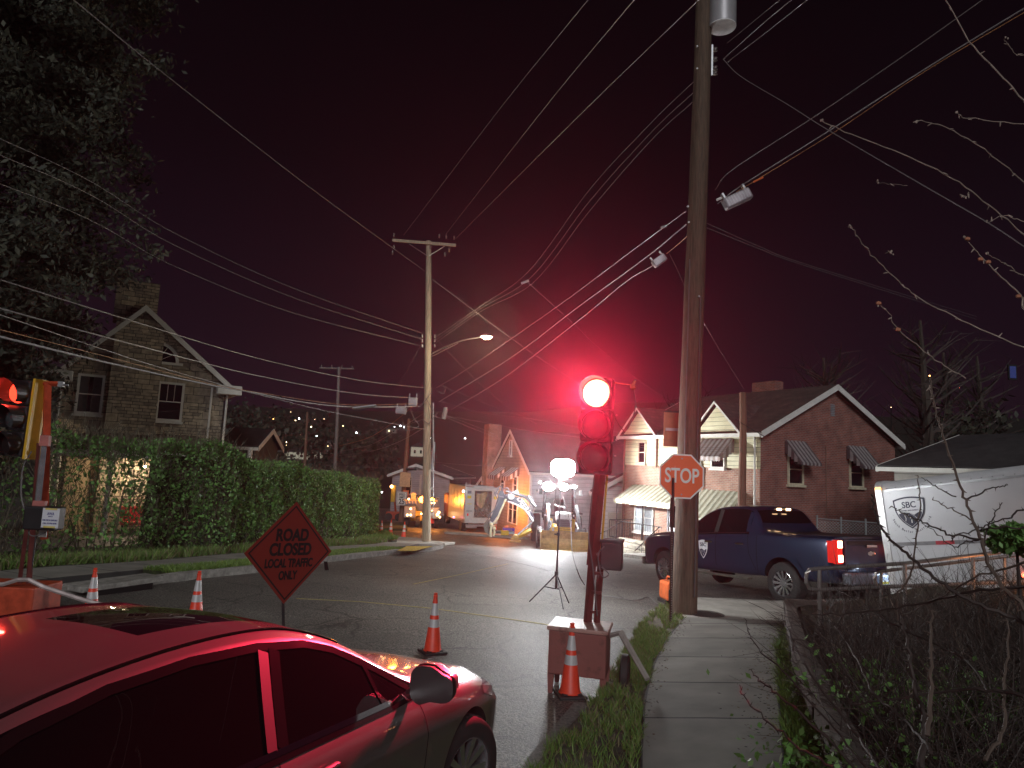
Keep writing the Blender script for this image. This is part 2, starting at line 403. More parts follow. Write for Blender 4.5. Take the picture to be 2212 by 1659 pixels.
def strip(name, A, B, dz, th, m, n=None, k=4, uneven=0.0, kind='structure'):
    A, B = [Vector((p[0], p[1], 0)) for p in A], [Vector((p[0], p[1], 0)) for p in B]
    n = n or max(4, int(sum((b-a).length for a, b in zip(A, A[1:]))/.5))
    A, B = resamp(A, n), resamp(B, n)
    b = MB(); vs = []; fs = []
    for i in range(n):
        for j in range(k+1):
            p = A[i].lerp(B[i], j/k); z = gz(p.x, p.y)+dz+random.uniform(-1, 1)*uneven
            vs.append((p.x, p.y, z))
        for e in (A[i], B[i]): vs.append((e.x, e.y, gz(e.x, e.y)+dz-th))
    w = k+3
    for i in range(n-1):
        for j in range(k): fs.append((i*w+j, i*w+j+1, (i+1)*w+j+1, (i+1)*w+j))
        fs.append((i*w, (i+1)*w, (i+1)*w+k+1, i*w+k+1)); fs.append((i*w+k, i*w+k+2, (i+1)*w+k+2, (i+1)*w+k))
    for i in (0, n-1): fs.append(tuple([i*w+k+1]+[i*w+j for j in range(k+1)]+[i*w+k+2]))
    b.add(vs, fs); o = b.build(name, m)
    L_ = [0]
    for i in range(1, n): L_.append(L_[-1]+((A[i]+B[i])/2-(A[i-1]+B[i-1])/2).length)
    uvl = o.data.uv_layers[0].data
    for pl_ in o.data.polygons:
        for li in pl_.loop_indices:
            vi = o.data.loops[li].vertex_index; i, j = divmod(vi, w); uvl[li].uv = (min(j, k)/k*1.25 if j <= k else 0, L_[i])
    if kind == 'structure': struct(o)
    return o
def Gs(l): return [G(*p) for p in l]
# left side of the street
kb = Gs([(288, 1268), (390, 1256), (470, 1246), (548, 1238), (640, 1224), (700, 1216), (800, 1203), (880, 1195), (935, 1190), (958, 1184)])
kb = [kb[0]+(kb[0]-kb[1])*2.2]+kb
def offs(pts, d):
    o = []
    for i, p in enumerate(pts):
        t = (pts[min(i+1, len(pts)-1)]-pts[max(i-1, 0)]); t.z = 0; t.normalize()
        o.append(Vector((p.x-t.y*d, p.y+t.x*d, 0)))
    return o
kin = offs(kb, .17)
strip('kerb', kb, kin, .15, .3, conc2, k=3, uneven=.012)
g1 = offs(kb, 1.0); g2 = offs(kb, 2.45)
grassm = mat('grass_soil', (.030, .045, .014), .95, var=.6, scale=6, bump=.8)
strip('verge', kin[2:-3], g1[2:-3], .13, .3, grassm, k=4, uneven=.01)
sidewalkm = brickmat('sidewalk_slabs', (.205, .195, .170), (.175, .168, .148), (.03, .03, .028), 1.25, 1.25, .018, noise=.35, bump=.5, off=0.0)
strip('sidewalk', g1, g2, .135, .3, sidewalkm, k=5, uneven=.003)
g3 = offs(kb, 6.5)
strip('lawn', g2, g3, .12, .4, grassm, k=8, uneven=.03)
# corner behind the left pole
cA = [kb[-1], G(950, 1176), G(905, 1168), G(860, 1166), G(780, 1160), G(600, 1152)]
strip('kerb', cA, offs(cA, .17), .15, .3, conc2, k=2)
cB = offs(cA, 2.0)
strip('sidewalk', offs(cA, .17), cB, .14, .3, conc, k=3)
pad = [G(858, 1190, .16), G(897, 1190, .16), G(935, 1180, .16), G(878, 1180, .16)]
padm = mat('yellow_paint', (.50, .34, .03), .7, var=.35, scale=14)
MBp = MB(); 
for i in range(6):
    for j in range(6):
        a = pad[0].lerp(pad[1], (i+.5)/6); c = pad[3].lerp(pad[2], (i+.5)/6); p = a.lerp(c, (j+.5)/6); MBp.cyl(p, p+Vector((0, 0, .012)), .03, n=8)
MBp.prism(pad, (0, 0, .005)); tag(MBp.build('tactile_paving', padm, origin=pad[0]), 'yellow tactile paving slab on the kerb corner by the far utility pole', 'paving')
# storm drain at the left kerb
dr = G(258, 1277); t = thing('storm_drain', 'dark storm drain inlet in the left kerb beside the cones', 'storm drain', dr, math.atan2(kb[1].y-kb[0].y, kb[1].x-kb[0].x)+math.pi)
MB().box((0, -.12, .13), (1.5, .55, .10), bev=.02).build('lid', conc2, t)
MB().box((0, .02, .04), (1.0, .3, .11)).build('opening', mat('void_black', (.004, .004, .004), 1, var=0), t)
# right side near the camera
svl = Gs([(1380, 1900), (1383, 1659), (1390, 1540), (1413, 1450), (1445, 1390), (1478, 1350)])
svr = Gs([(1700, 1900), (1692, 1659), (1684, 1540), (1680, 1450), (1684, 1395), (1700, 1350)])
strip('sidewalk', svl, svr, .12, .25, sidewalkm, k=5, uneven=.002)
corner = [svl[-1]+Vector((-.25, .1, 0)), G(1500, 1316), G(1560, 1305)]
c2 = [svr[-1]+Vector((2.6, 0, 0)), G(1850, 1305)+Vector((2, 0, 0)), G(1850, 1300)+Vector((2, 0, 0))]
strip('sidewalk', [svl[-1], G(1455, 1322), G(1480, 1306)], [svr[-1]+Vector((4.5, 0, 0)), svr[-1]+Vector((4.5, .9, 0)), svr[-1]+Vector((4.5, 1.7, 0))], .122, .25, conc, k=8, n=6, uneven=.002)
tk = offs([G(1480, 1306), svr[-1]+Vector((4.5, 1.7, 0))], .0)
strip('kerb', [G(1480, 1306), svr[-1]+Vector((4.5, 1.7, 0))], offs([G(1480, 1306), svr[-1]+Vector((4.5, 1.7, 0))], .16), .125, .25, conc2, k=2, uneven=.004)
vl = Gs([(1080, 1800), (1165, 1659), (1225, 1590), (1290, 1520), (1330, 1450), (1385, 1360), (1420, 1322), (1440, 1310)])
vr = [svl[0], svl[1], svl[1].lerp(svl[2], .4), svl[2], svl[3].lerp(svl[2], .5), svl[4], svl[5], svl[5]+Vector((.02, .25, 0))]
strip('verge', vl, vr, .07, .2, mat('gravelly_soil', (.085, .075, .055), .95, var=.6, scale=14, bump=1.0), k=8, n=40, uneven=.012)
gl = Gs([(1040, 1800), (1122, 1659), (1190, 1580), (1240, 1520)])
strip('gutter', gl, vl[:4], .012, .1, mat('grit', (.20, .19, .17), .95, var=.5, scale=30, bump=.8), k=3, uneven=.004)
# manhole cover in the corner slab
mh = G(1525, 1326, .126); m_ = MB(); m_.lathe([(.30, 0), (.30, .006), (.27, .010), (.26, .006), (.0001, .006)], 28)
for i in range(-4, 5):
    h = math.sqrt(.24**2-(i*.05)**2); m_.box((i*.05, 0, .009), (.02, 2*h, .006))
tag(m_.build('manhole_cover', mat('cast_iron', (.10, .09, .08), .6, .5, var=.3)), 'round iron manhole cover in the pavement behind the big pole', 'manhole').location = mh
# road lines: thin worn paint
ylm = mat('worn_yellow_line', (.30, .25, .09), .8, var=.5, scale=18)
wlm = mat('worn_white_line', (.30, .29, .27), .8, var=.5, scale=18)
def line(pts, w, m):
    c = Gs(pts); strip('road_marking', offs(c, -w/2), offs(c, w/2), .004, .003, m, k=1, n=30)
line([(640, 1293), (780, 1300), (930, 1314), (1097, 1337), (1200, 1352)], .05, ylm)
line([(893, 1262), (1000, 1240), (1097, 1218)], .05, ylm)
line([(985, 1186), (1040, 1199), (1110, 1213), (1187, 1233)], .06, wlm)
line([(1010, 1176), (1120, 1184), (1200, 1190), (1330, 1200)], .10, wlm)
# ---- far pavement and driveway by the houses
strip('sidewalk', Gs([(960, 1153), (1060, 1160), (1140, 1165)]), Gs([(960, 1150), (1060, 1156), (1140, 1160)]), .12, .2, conc, k=2, n=8)
strip('lawn', Gs([(1270, 1180), (1300, 1180), (1345, 1190)]), Gs([(1280, 1163), (1310, 1163), (1345, 1168)]), .12, .2, grassm, k=3, n=8, uneven=.03)
strip('kerb', Gs([(1280, 1188), (1345, 1203), (1420, 1212)]), Gs([(1280, 1184), (1345, 1197), (1420, 1206)]), .14, .25, conc2, k=2, n=12)
strip('lawn', Gs([(770, 1143), (830, 1146), (880, 1147)]), Gs([(770, 1130), (830, 1131), (880, 1131)]), .12, .2, grassm, k=3, n=8, uneven=.03)
# ================================================================ HOUSES
shingm = brickmat('roof_shingles', (.085, .060, .052), (.060, .045, .042), (.03, .024, .022), .3, .16, .008, noise=.4, bump=.4)
shingd = brickmat('dark_roof_shingles', (.045, .042, .045), (.032, .030, .033), (.015, .015, .016), .3, .16, .008, noise=.4, bump=.4)
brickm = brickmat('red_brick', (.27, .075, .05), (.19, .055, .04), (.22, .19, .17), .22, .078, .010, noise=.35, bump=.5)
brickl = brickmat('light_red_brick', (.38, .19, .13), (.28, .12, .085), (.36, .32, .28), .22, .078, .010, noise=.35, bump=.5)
def siding(n, c, rh=.2): return brickmat(n, c, tuple(x*.93 for x in c), tuple(x*.35 for x in c), 400, rh, .013, rough=.55, noise=.18, bump=1.0, smooth=.7)
sidc = siding('cream_vinyl_siding', (.66, .62, .42)); sidg = siding('grey_white_siding', (.52, .52, .54), .26)
sidt = siding('tan_clapboard', (.50, .42, .30), .2); sidf = siding('grey_lilac_siding', (.36, .31, .32), .2)
sidw = siding('white_vinyl_siding', (.66, .65, .63), .24)
stonem = stonemat()
def win(parent, M, w, h, kind='double', frame_m=None, glass=None, sill=True, name='window', fw=.07, curtain=None):
    # local: x right, y up, z out of the wall
    fm = frame_m or whitem
    b = MB()
    for sx in (-1, 1): b.box((sx*(w/2-fw/2), 0, .03), (fw, h, .08))
    for sy in (-1, 1): b.box((0, sy*(h/2-fw/2), .03), (w-2*fw-.004, fw, .08))
    if kind == 'double': b.box((0, 0, .025), (w-2*fw-.004, .045, .05))
    if kind == 'six':
        b.box((0, 0, .025), (w-2*fw-.004, .045, .05))
        for q in (-1, 1): b.box((q*w*.13, h*.24, .02), (.02, h*.46, .03))
    if kind == 'twin': b.box((0, 0, .028), (.06, h-2*fw-.004, .06)); b.box((0, h*.02, .02), (w-2*fw-.01, .03, .035))
    b.v = [tuple(M @ Vector(v)) for v in b.v]
    f = b.build(name, fm, parent)
    g = MB().box((0, 0, .005), (w-2*fw+.01, h-2*fw+.01, .012)); g.v = [tuple(M @ Vector(v)) for v in g.v]
    g.build('pane', glass or glassd, f)
    if curtain:
        c = MB(); n = 18
        for q in (-1, 1):
            pts = [(q*(w*.07+(w/2-fw-w*.07)*i/n), .018+.006*(i % 2)) for i in range(n+1)]
            for (x0, z0), (x1, z1) in zip(pts, pts[1:]): c.quad((x0, -h/2+fw, z0), (x1, -h/2+fw, z1), (x1, h/2-fw, z1), (x0, h/2-fw, z0))
        c.v = [tuple(M @ Vector(v)) for v in c.v]; c.build('curtain', curtain, f)
    if sill:
        s = MB().box((0, -h/2-.05, .06), (w+.12, .09, .16)); s.v = [tuple(M @ Vector(v)) for v in s.v]; s.build('sill', fm, f)
    return f
def wallM(x, z, yoff=0, face='front', L=None):
    # local house frame: front wall in plane y=0 facing -y ; side wall in plane x=L facing +x
    if face == 'front': return Matrix(((1, 0, 0, x), (0, 0, -1, -yoff), (0, 1, 0, z), (0, 0, 0, 1)))
    if face == 'right': return Matrix(((0, 0, 1, L+yoff), (1, 0, 0, x), (0, 1, 0, z), (0, 0, 0, 1)))
    if face == 'left': return Matrix(((0, 0, -1, -yoff), (-1, 0, 0, x), (0, 1, 0, z), (0, 0, 0, 1)))
def awning(parent, M, w, drop, out, stripes, ma, mb, val=.22, name='awning'):
    # sloping striped metal awning: local x along the wall, y up, z out; top edge at y=0
    root = None
    for m, ph in ((ma, 0), (mb, 1)):
        b = MB()
        for i in range(stripes):
            if i % 2 != ph: continue
            x0, x1 = -w/2+w*i/stripes, -w/2+w*(i+1)/stripes
            up = .02 if ph else 0
            p = [(x0, up, .03), (x1, up, .03), (x1, -drop+up, out), (x0, -drop+up, out)]
            b.prism(p, (0, -.02, 0))
            xm = (x0+x1)/2
            b.prism([(x0, -drop, out), (x1, -drop, out), (x1, -drop-val*.75, out), (xm, -drop-val, out), (x0, -drop-val*.75, out)], (0, 0, .015))
        for sx in (-1, 1):   # stepped side wings
            nn = 5
            for i in range(nn):
                if i % 2 != ph: continue
                z0, z1 = .03+(out-.03)*i/nn, .03+(out-.03)*(i+1)/nn
                yt0, yt1 = -drop*i/nn, -drop*(i+1)/nn
                yb = -drop*.45-drop*.55*(i+1)/nn-val*.7
                b.prism([(sx*w/2, yt0, z0), (sx*w/2, yt1, z1), (sx*w/2, min(yb, yt1-.05), z1), (sx*w/2, min(yb, yt1-.05), z0)], (sx*.015, 0, 0))
        b.v = [tuple(M @ Vector(v)) for v in b.v]
        o = b.build(name if root is None else 'stripes', m, root or parent)
        root = root or o
    return root
def house(name, label, A, ang, L, D, zb, ze, rise, wallf, roofm, axis='x', over=.3, trim=whitem, cat='house', ridge=.5, wall2=None):
    # A: near-left corner; local x along front wall (heading ang), local y goes back. ridge axis 'x' or 'y'
    t = thing(name, label, cat, (A[0], A[1], zb), ang)
    h = ze-zb
    b = MB()
    c = [(0, 0), (L, 0), (L, D), (0, D)]
    b.quad((0, 0, -.6), (L, 0, -.6), (L, 0, h), (0, 0, h)); b.quad((L, D, -.6), (0, D, -.6), (0, D, h), (L, D, h))
    b.quad((L, 0, -.6), (L, D, -.6), (L, D, h), (L, 0, h)); b.quad((0, D, -.6), (0, 0, -.6), (0, 0, h), (0, D, h))
    if axis == 'x':
        for x in (0, L): b.quad((x, 0, h), (x, D, h), (x, D*ridge, h+rise))
        rp = [((-over, -over, h-rise/(D*ridge)*over), (L+over, -over, h-rise/(D*ridge)*over), (L+over, D*ridge, h+rise), (-over, D*ridge, h+rise)),
              ((-over, D+over, h-rise/(D*(1-ridge))*over), (L+over, D+over, h-rise/(D*(1-ridge))*over), (L+over, D*ridge, h+rise), (-over, D*ridge, h+rise))]
    else:
        for y in (0, D): b.quad((0, y, h), (L, y, h), (L*ridge, y, h+rise))
        rp = [((-over, -over, h-rise/(L*ridge)*over), (-over, D+over, h-rise/(L*ridge)*over), (L*ridge, D+over, h+rise), (L*ridge, -over, h+rise)),
              ((L+over, -over, h-rise/(L*(1-ridge))*over), (L+over, D+over, h-rise/(L*(1-ridge))*over), (L*ridge, D+over, h+rise), (L*ridge, -over, h+rise))]
    b.build('wall', wallf, t)
    r = MB()
    for q in rp: r.prism([(p[0], p[1], p[2]+.02) for p in q], (0, 0, .10))
    rf = r.build('roof', roofm, t)
    # fix roof uv: distance along slope
    tr = MB()
    for q in rp:      # rake boards and eave board, proud of the walls
        q = [Vector(p) for p in q]
        for a, d in ((q[0], q[3]), (q[1], q[2])):
            o = Vector(((a-q[0]+a-q[1]).normalized())*.012)
            tr.prism([a+o+Vector((0, 0, -.14)), d+o+Vector((0, 0, -.14)), d+o+Vector((0, 0, .13)), a+o+Vector((0, 0, .13))], (a-(q[1] if a == q[0] else q[0])).normalized()*.03)
        o = (q[0]-q[3]); o.z = 0; o.normalize()
        tr.prism([q[0]+Vector((0, 0, -.10)), q[1]+Vector((0, 0, -.10)), q[1]+Vector((0, 0, .06)), q[0]+Vector((0, 0, .06))], o*.10)
    tr.build('trim', trim, t)
    return t
def downpipe(parent, x, y, z0, z1, m=whitem, r=.045): 
    MB().tube([(x, y, z1), (x, y, z0)], r, 8).build('downpipe', m, parent)
# ---- brick house on the right
Lc, Rc = P(1345, 1200, 38.0), P(1642, 1200, 29.8)
ze = (P(1345, 932, 38).z+P(1642, 941, 29.8).z)/2; zb = gz(Lc.x, Lc.y)-.1
ang = math.atan2(Rc.y-Lc.y, Rc.x-Lc.x); L = math.hypot(Rc.x-Lc.x, Rc.y-Lc.y); D = 9.4
bh = house('brick_house', 'two storey red brick house with cream upper siding and striped awnings', Lc, ang, L, D, zb, ze, 2.35, brickm, shingm, 'x', trim=whitem)
H = ze-zb
# lighter brick on the front (lamp light on this face put into its colour) and cream siding band with two gables
MB().prism([(0, 0, -.5), (L, 0, -.5), (L, 0, H-.02), (0, 0, H-.02)], (0, -.02, 0)).build('lit_front', brickl, bh)
zs = H-1.62
sb = MB().prism([(-.03, -.025, zs), (L+.03, -.025, zs), (L+.03, -.025, H-.03), (-.03, -.025, H-.03)], (0, -.06, 0))
gw = 1.45
for gx in (1.35, L-2.35):
    sb.prism([(gx-gw, -.09, H-.12), (gx+gw, -.09, H-.12), (gx, -.09, H+1.25)], (0, -.10, 0))
s_ = sb.build('upper_siding', sidc, bh)
for gx in (1.35, L-2.35):
    gd = MB()
    for sx in (-1, 1):
        gd.prism([(gx+sx*(gw+.15), -.42, H-.22), (gx, -.42, H+1.32), (gx, -.42, H+1.42), (gx+sx*(gw+.15), -.42, H-.10)], (0, .06, 0))
    gd.build('gable_trim', whitem, bh)
    rr = MB()
    for sx in (-1, 1): rr.prism([(gx+sx*(gw+.18), -.40, H-.20), (gx, -.40, H+1.40), (gx, 2.8, H+1.40), (gx+sx*(gw+.18), .5, H-.12)], (0, 0, .05))
    rr.build('gable_roof', shingm, bh)
MB().box((L/2, -.36, H-.16), (L+.6, .14, .13)).build('gutter', whitem, bh)
for x in (.12, 2.75, 5.9, L-.18): downpipe(bh, x, -.16, .2 if x > L-.3 else zs-.1 if x == 2.75 else .3, H-.2, m=whitem if x > 3 else mat('brown_paint', (.2, .10, .07), .6))
win(bh, wallM(1.55, H-.95, .09), .62, 1.15, 'double', frame_m=mat('cream_trim', (.55, .5, .36), .6))
win(bh, wallM(L-2.35, H-1.1, .09), .85, 1.1, 'double')
win(bh, wallM(1.75, 2.15, .03), 1.55, 1.45, 'twin', glass=mat('lit_curtain_glass', (.30, .33, .36), .25, var=.2))
curt = mat('pale_curtain', (.42, .43, .44), .9, var=.2)
d_ = MB().box((4.05, -.06, 2.15), (.95, .10, 2.1)).build('door', mat('white_door', (.62, .64, .70), .5), bh)
MB().box((4.05, -.115, 2.45), (.5, .02, 1.1)).build('pane', glassd, d_)
d_ = MB().box((7.2, -.06, 2.0), (.95, .10, 2.1)).build('door', mat('white_door', (.62, .64, .70), .5), bh)
alt1, alt2 = mat('tan_awning_metal', (.36, .35, .25), .5, .2), mat('pale_awning_metal', (.60, .60, .50), .5, .2)
dk1, dk2 = mat('dark_awning_metal', (.10, .075, .08), .5, .2), mat('grey_awning_metal', (.34, .33, .33), .5, .2)
aw = awning(bh, wallM(2.95, 3.85, .03), 4.3, .75, 1.25, 24, alt1, alt2, .26)
awning(bh, wallM(7.25, 3.85, .03), 2.5, 1.25, 1.35, 15, alt1, alt2, .32)
awning(bh, wallM(L-2.35, H-.30, .09), 1.9, .85, .85, 13, mat('brown_awning_metal', (.22, .17, .15), .5, .2), dk2, .22)
for x in (.95, 3.05, 4.95): MB().tube([(x, -1.2, 1.0), (x, -1.2, 3.1)], .03, 6).build('awning_post', blackm, aw)
# gable side: two windows with awnings, vent, box
for (px, py) in ((2.15, 948), (6.35, 948)):
    zz = H-.62
    win(bh, wallM(px, H-1.55, .02, 'right', L), 1.0, 1.35, 'double', frame_m=mat('cream_trim', (.55, .5, .36), .6))
    awning(bh, wallM(px, H-.30, .02, 'right', L), 1.35, .95, .85, 11, dk1, dk2, .12)
v_ = MB(); [v_.box((L+.03, D/2, H+1.05+.08*i), (.05, .26, .05), Matrix.Rotation(.5, 3, 'Y')) for i in range(7)]
v_.build('vent', greym, bh)
MB().box((L+.07, 4.2, 1.3), (.12, .3, .42), bev=.02).build('meter_box', greym, bh)
MB().tube([(L+.05, 4.2, 1.5), (L+.05, 4.2, H-.4)], .02, 5).build('conduit', mat('brown_paint', (.2, .10, .07), .6), bh)
MB().box((L*.55, D/2+.5, H+2.55), (1.5, .6, .9)).build('chimney', brickm, bh)
# porch: stone steps, landing and railing
por = thing('porch_steps', 'weathered stone steps with a landing before the brick house door', 'steps', (Lc.x, Lc.y, zb), ang)
stm = brickmat('step_stone', (.30, .28, .22), (.22, .20, .17), (.08, .075, .06), .6, .22, .02, distort=.15, noise=.5, bump=1)
MB().box((3.4, -.85, .5), (3.4, 1.6, 1.1)).build('landing', stm, por)
for i in range(5):
    MB().box((3.4-.0, -1.85-.30*i, .95-.2*i-.4+.2), (2.3+.25*i, .34, 1.0), bev=.02).build('step', stm, por)
rl = thing('porch_railing', 'thin black iron railing round the stone steps of the brick house', 'railing', (Lc.x, Lc.y, zb), ang)
rb = MB()
for (a, b_) in (((.9, -1.6, 1.05), (4.9, -1.6, 1.05)), ((.9, -1.6, 1.05), (.9, -.1, 1.05)), ((2.0, -1.65, 1.05), (1.2, -3.2, .0)), ((4.8, -1.65, 1.05), (5.0, -3.2, .0))):
    a, b_ = Vector(a), Vector(b_)
    rb.tube([a+Vector((0, 0, .95)), b_+Vector((0, 0, .95))], .025, 6); rb.tube([a+Vector((0, 0, .1)), b_+Vector((0, 0, .1))], .018, 5)
    n = max(3, int((b_-a).length/.16))
    for i in range(n+1):
        p = a.lerp(b_, i/n); rb.tube([p+Vector((0, 0, .1)), p+Vector((0, 0, .95))], .010 if i % 8 else .022, 4)
rb.build('bars', blackm, rl)
sh = P(1357, 1158, 37.5); MB_ = MB()
fp = thing('flower_pot', 'small dark flower pot at the foot of the stone porch steps', 'flower pot', (G(1357, 1190).x, G(1357, 1190).y, gz(G(1357, 1190).x, G(1357, 1190).y)+.12))
MB().lathe([(.14, 0), (.20, .34), (.23, .34), (.23, .40), (.19, .40), (.17, .33), (.001, .33)], 14).build('pot', mat('blue_black_glaze', (.03, .035, .06), .3, coat=.5), fp)
quads_np(leaves(np.random.normal(size=(60, 3))*[.1, .1, .06]+[0, 0, .43], .07), 'plant', mat('leaf_green', (.05, .10, .02), .6, var=.3), fp)
# ---- tan gabled house with chimney (amber lit)
A = P(1061, 1100, 52.0); B = P(1142, 1100, 44.0)
ang2 = math.atan2(B.y-A.y, B.x-A.x); L2 = math.hypot(B.x-A.x, B.y-A.y)
zb2 = gz(B.x, B.y); ze2 = P(1142, 1019, 44).z; pk = P(1091, 932, 48.6).z
th = house('tan_house', 'tall steep gabled tan clapboard house glowing orange, with a brick chimney', A, ang2, L2, 12.5, zb2, ze2, pk-ze2, sidt, shingd, 'y', over=.12, ridge=.5, trim=whitem)
H2 = ze2-zb2
MB().box((-.45, -.05, H2/2+1.6), (1.3, 1.0, H2+3.5)).build('chimney', brickl, th)
win(th, wallM(L2*.5, H2+1.55, .02), .55, 1.1, 'double')
for x in (2.7, 5.6):
    win(th, wallM(x, H2-.95, .02), .95, 1.3, 'double')
    awning(th, wallM(x-.2, H2+.2, .02), 1.9, .6, .8, 7, mat('brown_stripe_metal', (.12, .07, .05), .5), mat('white_stripe_metal', (.62, .58, .55), .5), .3)
win(th, wallM(5.3, 1.35, .02), 2.0, 1.8, 'twin', name='patio_door', sill=False)
MB().prism([(L2+.005, .15, -.5), (L2+.005, 12.4, -.5), (L2+.005, 12.4, H2-.02), (L2+.005, .15, H2-.02)], (.03, 0, 0)).build('side_cladding', sidg, th)
MB().box((L2, .06, H2/2), (.14, .14, H2)).build('corner_board', whitem, th)
# low lean-to left of the chimney
C_ = P(1061, 1100, 53)
lt = house('lean_to_house', 'lower tan wing with a sloping roof left of the brick chimney', P(1010, 1100, 57), ang2, 5.2, 6, zb2, P(1010, 1080, 57).z, 1.9, sidt, shingd, 'y', over=.15, ridge=.85)
# ---- white garage
Cg = P(1289, 1100, 41.0)
gzb = gz(Cg.x, Cg.y)
ga = house('garage', 'white gabled garage with a pale panelled door left of the brick house', Cg, R(-6), 3.9, 6, gzb, P(1289, 1060, 41).z, 1.15, sidw, shingd, 'y', over=.35)
dm = mat('pale_garage_door', (.50, .48, .40), .6, var=.1)
gd = MB().box((2.0, -.03, 1.05), (2.7, .06, 2.1)).build('garage_door', dm, ga)
gp = MB(); [gp.box((.85+.66*i+.15, -.07, .3+.5*j), (.52, .03, .38), bev=.01) for i in range(4) for j in range(4)]; gp.build('door_panel', dm, gd)
# ---- grey-lilac house far left
A = P(843, 1100, 68.0); Bx = P(968, 1100, 66.0)
L3 = Bx.x-A.x; zb3 = gz(A.x, 68)
gh = house('grey_house', 'grey clapboard gabled house behind the speed limit sign', A, R(-10), L3, 9, zb3, P(843, 1024, 68).z, P(886, 999, 68).z-P(843, 1019, 68).z, sidf, shingd, 'y', over=.35, ridge=.42)
H3 = P(843, 1022, 68).z-zb3
fm = mat('beige_trim', (.50, .42, .36), .6)
win(gh, wallM(1.55, H3-1.1, .02), .95, 1.7, 'double', frame_m=fm); win(gh, wallM(1.55, .95, .02), .95, 1.6, 'double', frame_m=fm)
win(gh, wallM(4.4, .95, .02), .95, 1.5, 'double', frame_m=fm)
MB().box((L3*.5, .05+.0, H3/2), (.2, .2, H3)).build('corner_board', fm, gh)
MB().box((L3*.45, 4, H3+1.7), (.9, .7, 1.3)).build('chimney', brickm, gh)
# ---- siding house behind the trailer, right edge
A = P(1932, 1050, 26.5); B = P(2138, 1050, 23.0)
angR = math.atan2(B.y-A.y, B.x-A.x)
rh = house('siding_house', 'pale siding house with a low dark roof behind the white trailer', A, angR, 14, 8, P(1932, 1250, 26.5).z, P(1932, 1006, 26.5).z, 1.3, siding('beige_siding', (.36, .33, .29), .28), shingd, 'x', over=.4)
# ---- stone house on the left
A = P(112, 1000, 28.8); B = P(470, 1000, 32.0)
angS = math.atan2(B.y-A.y, B.x-A.x); LS = math.hypot(B.x-A.x, B.y-A.y)
zbS = gz(A.x, 30); zeS = P(470, 830, 32.0).z
def fS(px_):
    return min(((abs(proj(Vector((A.x+t/200*(B.x-A.x), A.y+t/200*(B.y-A.y), 4)))[0]-px_)), t/200) for t in range(201))[1]
pkx = fS(292)
peak = P(297, 668, A.y+pkx*(B.y-A.y)).z
sh = house('stone_house', 'two storey rubble stone house with a white trimmed gable and chimney', A, angS, LS, 10, zbS, zeS, peak-zeS, stonem, shingd, 'y', over=.45, ridge=pkx, trim=whitem)
HS = zeS-zbS
wm = wallM
MB().box((LS*pkx-.1, -.16, (HS+(peak-zeS))/2-.2), (1.9, .36, HS+(peak-zeS)-.6)).build('chimney_breast', stonem, sh)
MB().box((LS*pkx-.35, 1.0, HS+(peak-zeS)+.4), (1.7, .9, 1.9)).build('chimney', stonem, sh)
MB().lathe([(.12, 0), (.12, .25), (.18, .27), (.18, .3), (.001, .42)], 10, Matrix.Translation((LS*pkx+.0, 1, HS+(peak-zeS)+1.35))).build('chimney_cap', galv, sh)
glc = mat('dim_curtain_glass', (.035, .04, .045), .15, var=.2)
win(sh, wm(fS(192)*LS, HS-.95, .02), 1.0, 1.7, 'double', curtain=mat('grey_curtain', (.06, .065, .075), .9), fw=.1)
win(sh, wm(fS(366)*LS, HS-1.0, .02), 1.08, 1.75, 'six', fw=.1)
# fan window
fw_ = MB(); c0 = (LS*fS(328), HS+.75)
def arcpts(r, n=10): r = r*.9; return [(c0[0]+r*math.sin(math.pi/2*i/n), c0[1]+r*math.cos(math.pi/2*i/n)) for i in range(n+1)]
o_, i_ = arcpts(.98), arcpts(.84)
for k in range(10): fw_.prism([(o_[k][0], -.02, o_[k][1]), (o_[k+1][0], -.02, o_[k+1][1]), (i_[k+1][0], -.02, i_[k+1][1]), (i_[k][0], -.02, i_[k][1])], (0, -.08, 0))
fw_.box((c0[0]+.5, -.062, c0[1]-.05), (1.1, .085, .11)); fw_.box((c0[0]-.05, -.062, c0[1]+.47), (.11, .085, 1.05))
for q in (30, 60): fw_.prism([(c0[0], -.03, c0[1]), (c0[0]+.03, -.03, c0[1]), (c0[0]+.84*math.cos(R(q)), -.03, c0[1]+.84*math.sin(R(q))), (c0[0]+.82*math.cos(R(q)), -.03, c0[1]+.86*math.sin(R(q)))], (0, -.03, 0))
f_ = fw_.build('fan_window', whitem, sh)
MB().prism([(c0[0], -.01, c0[1])]+[(x, -.01, z) for x, z in i_], (0, -.012, 0)).build('pane', glassd, f_)
# eave returns, pipes
for x in (-.25, LS+.05): MB().box((x+.1, -.35, HS-.28), (1.05, .5, .42), bev=.03).build('eave_return', whitem, sh)
for x, z1 in ((LS-.55, HS-.2), (LS+.12, HS-.5), (.0, HS-.4)): MB().tube([(x, -.12, z1), (x, -.12, 0)], .05, 7).build('downpipe', whitem, sh)
MB().tube([(fS(248)*LS, -.1, HS-.1), (fS(248)*LS, -.1, 2.6)], .07, 7).build('drain_pipe', blackm, sh)
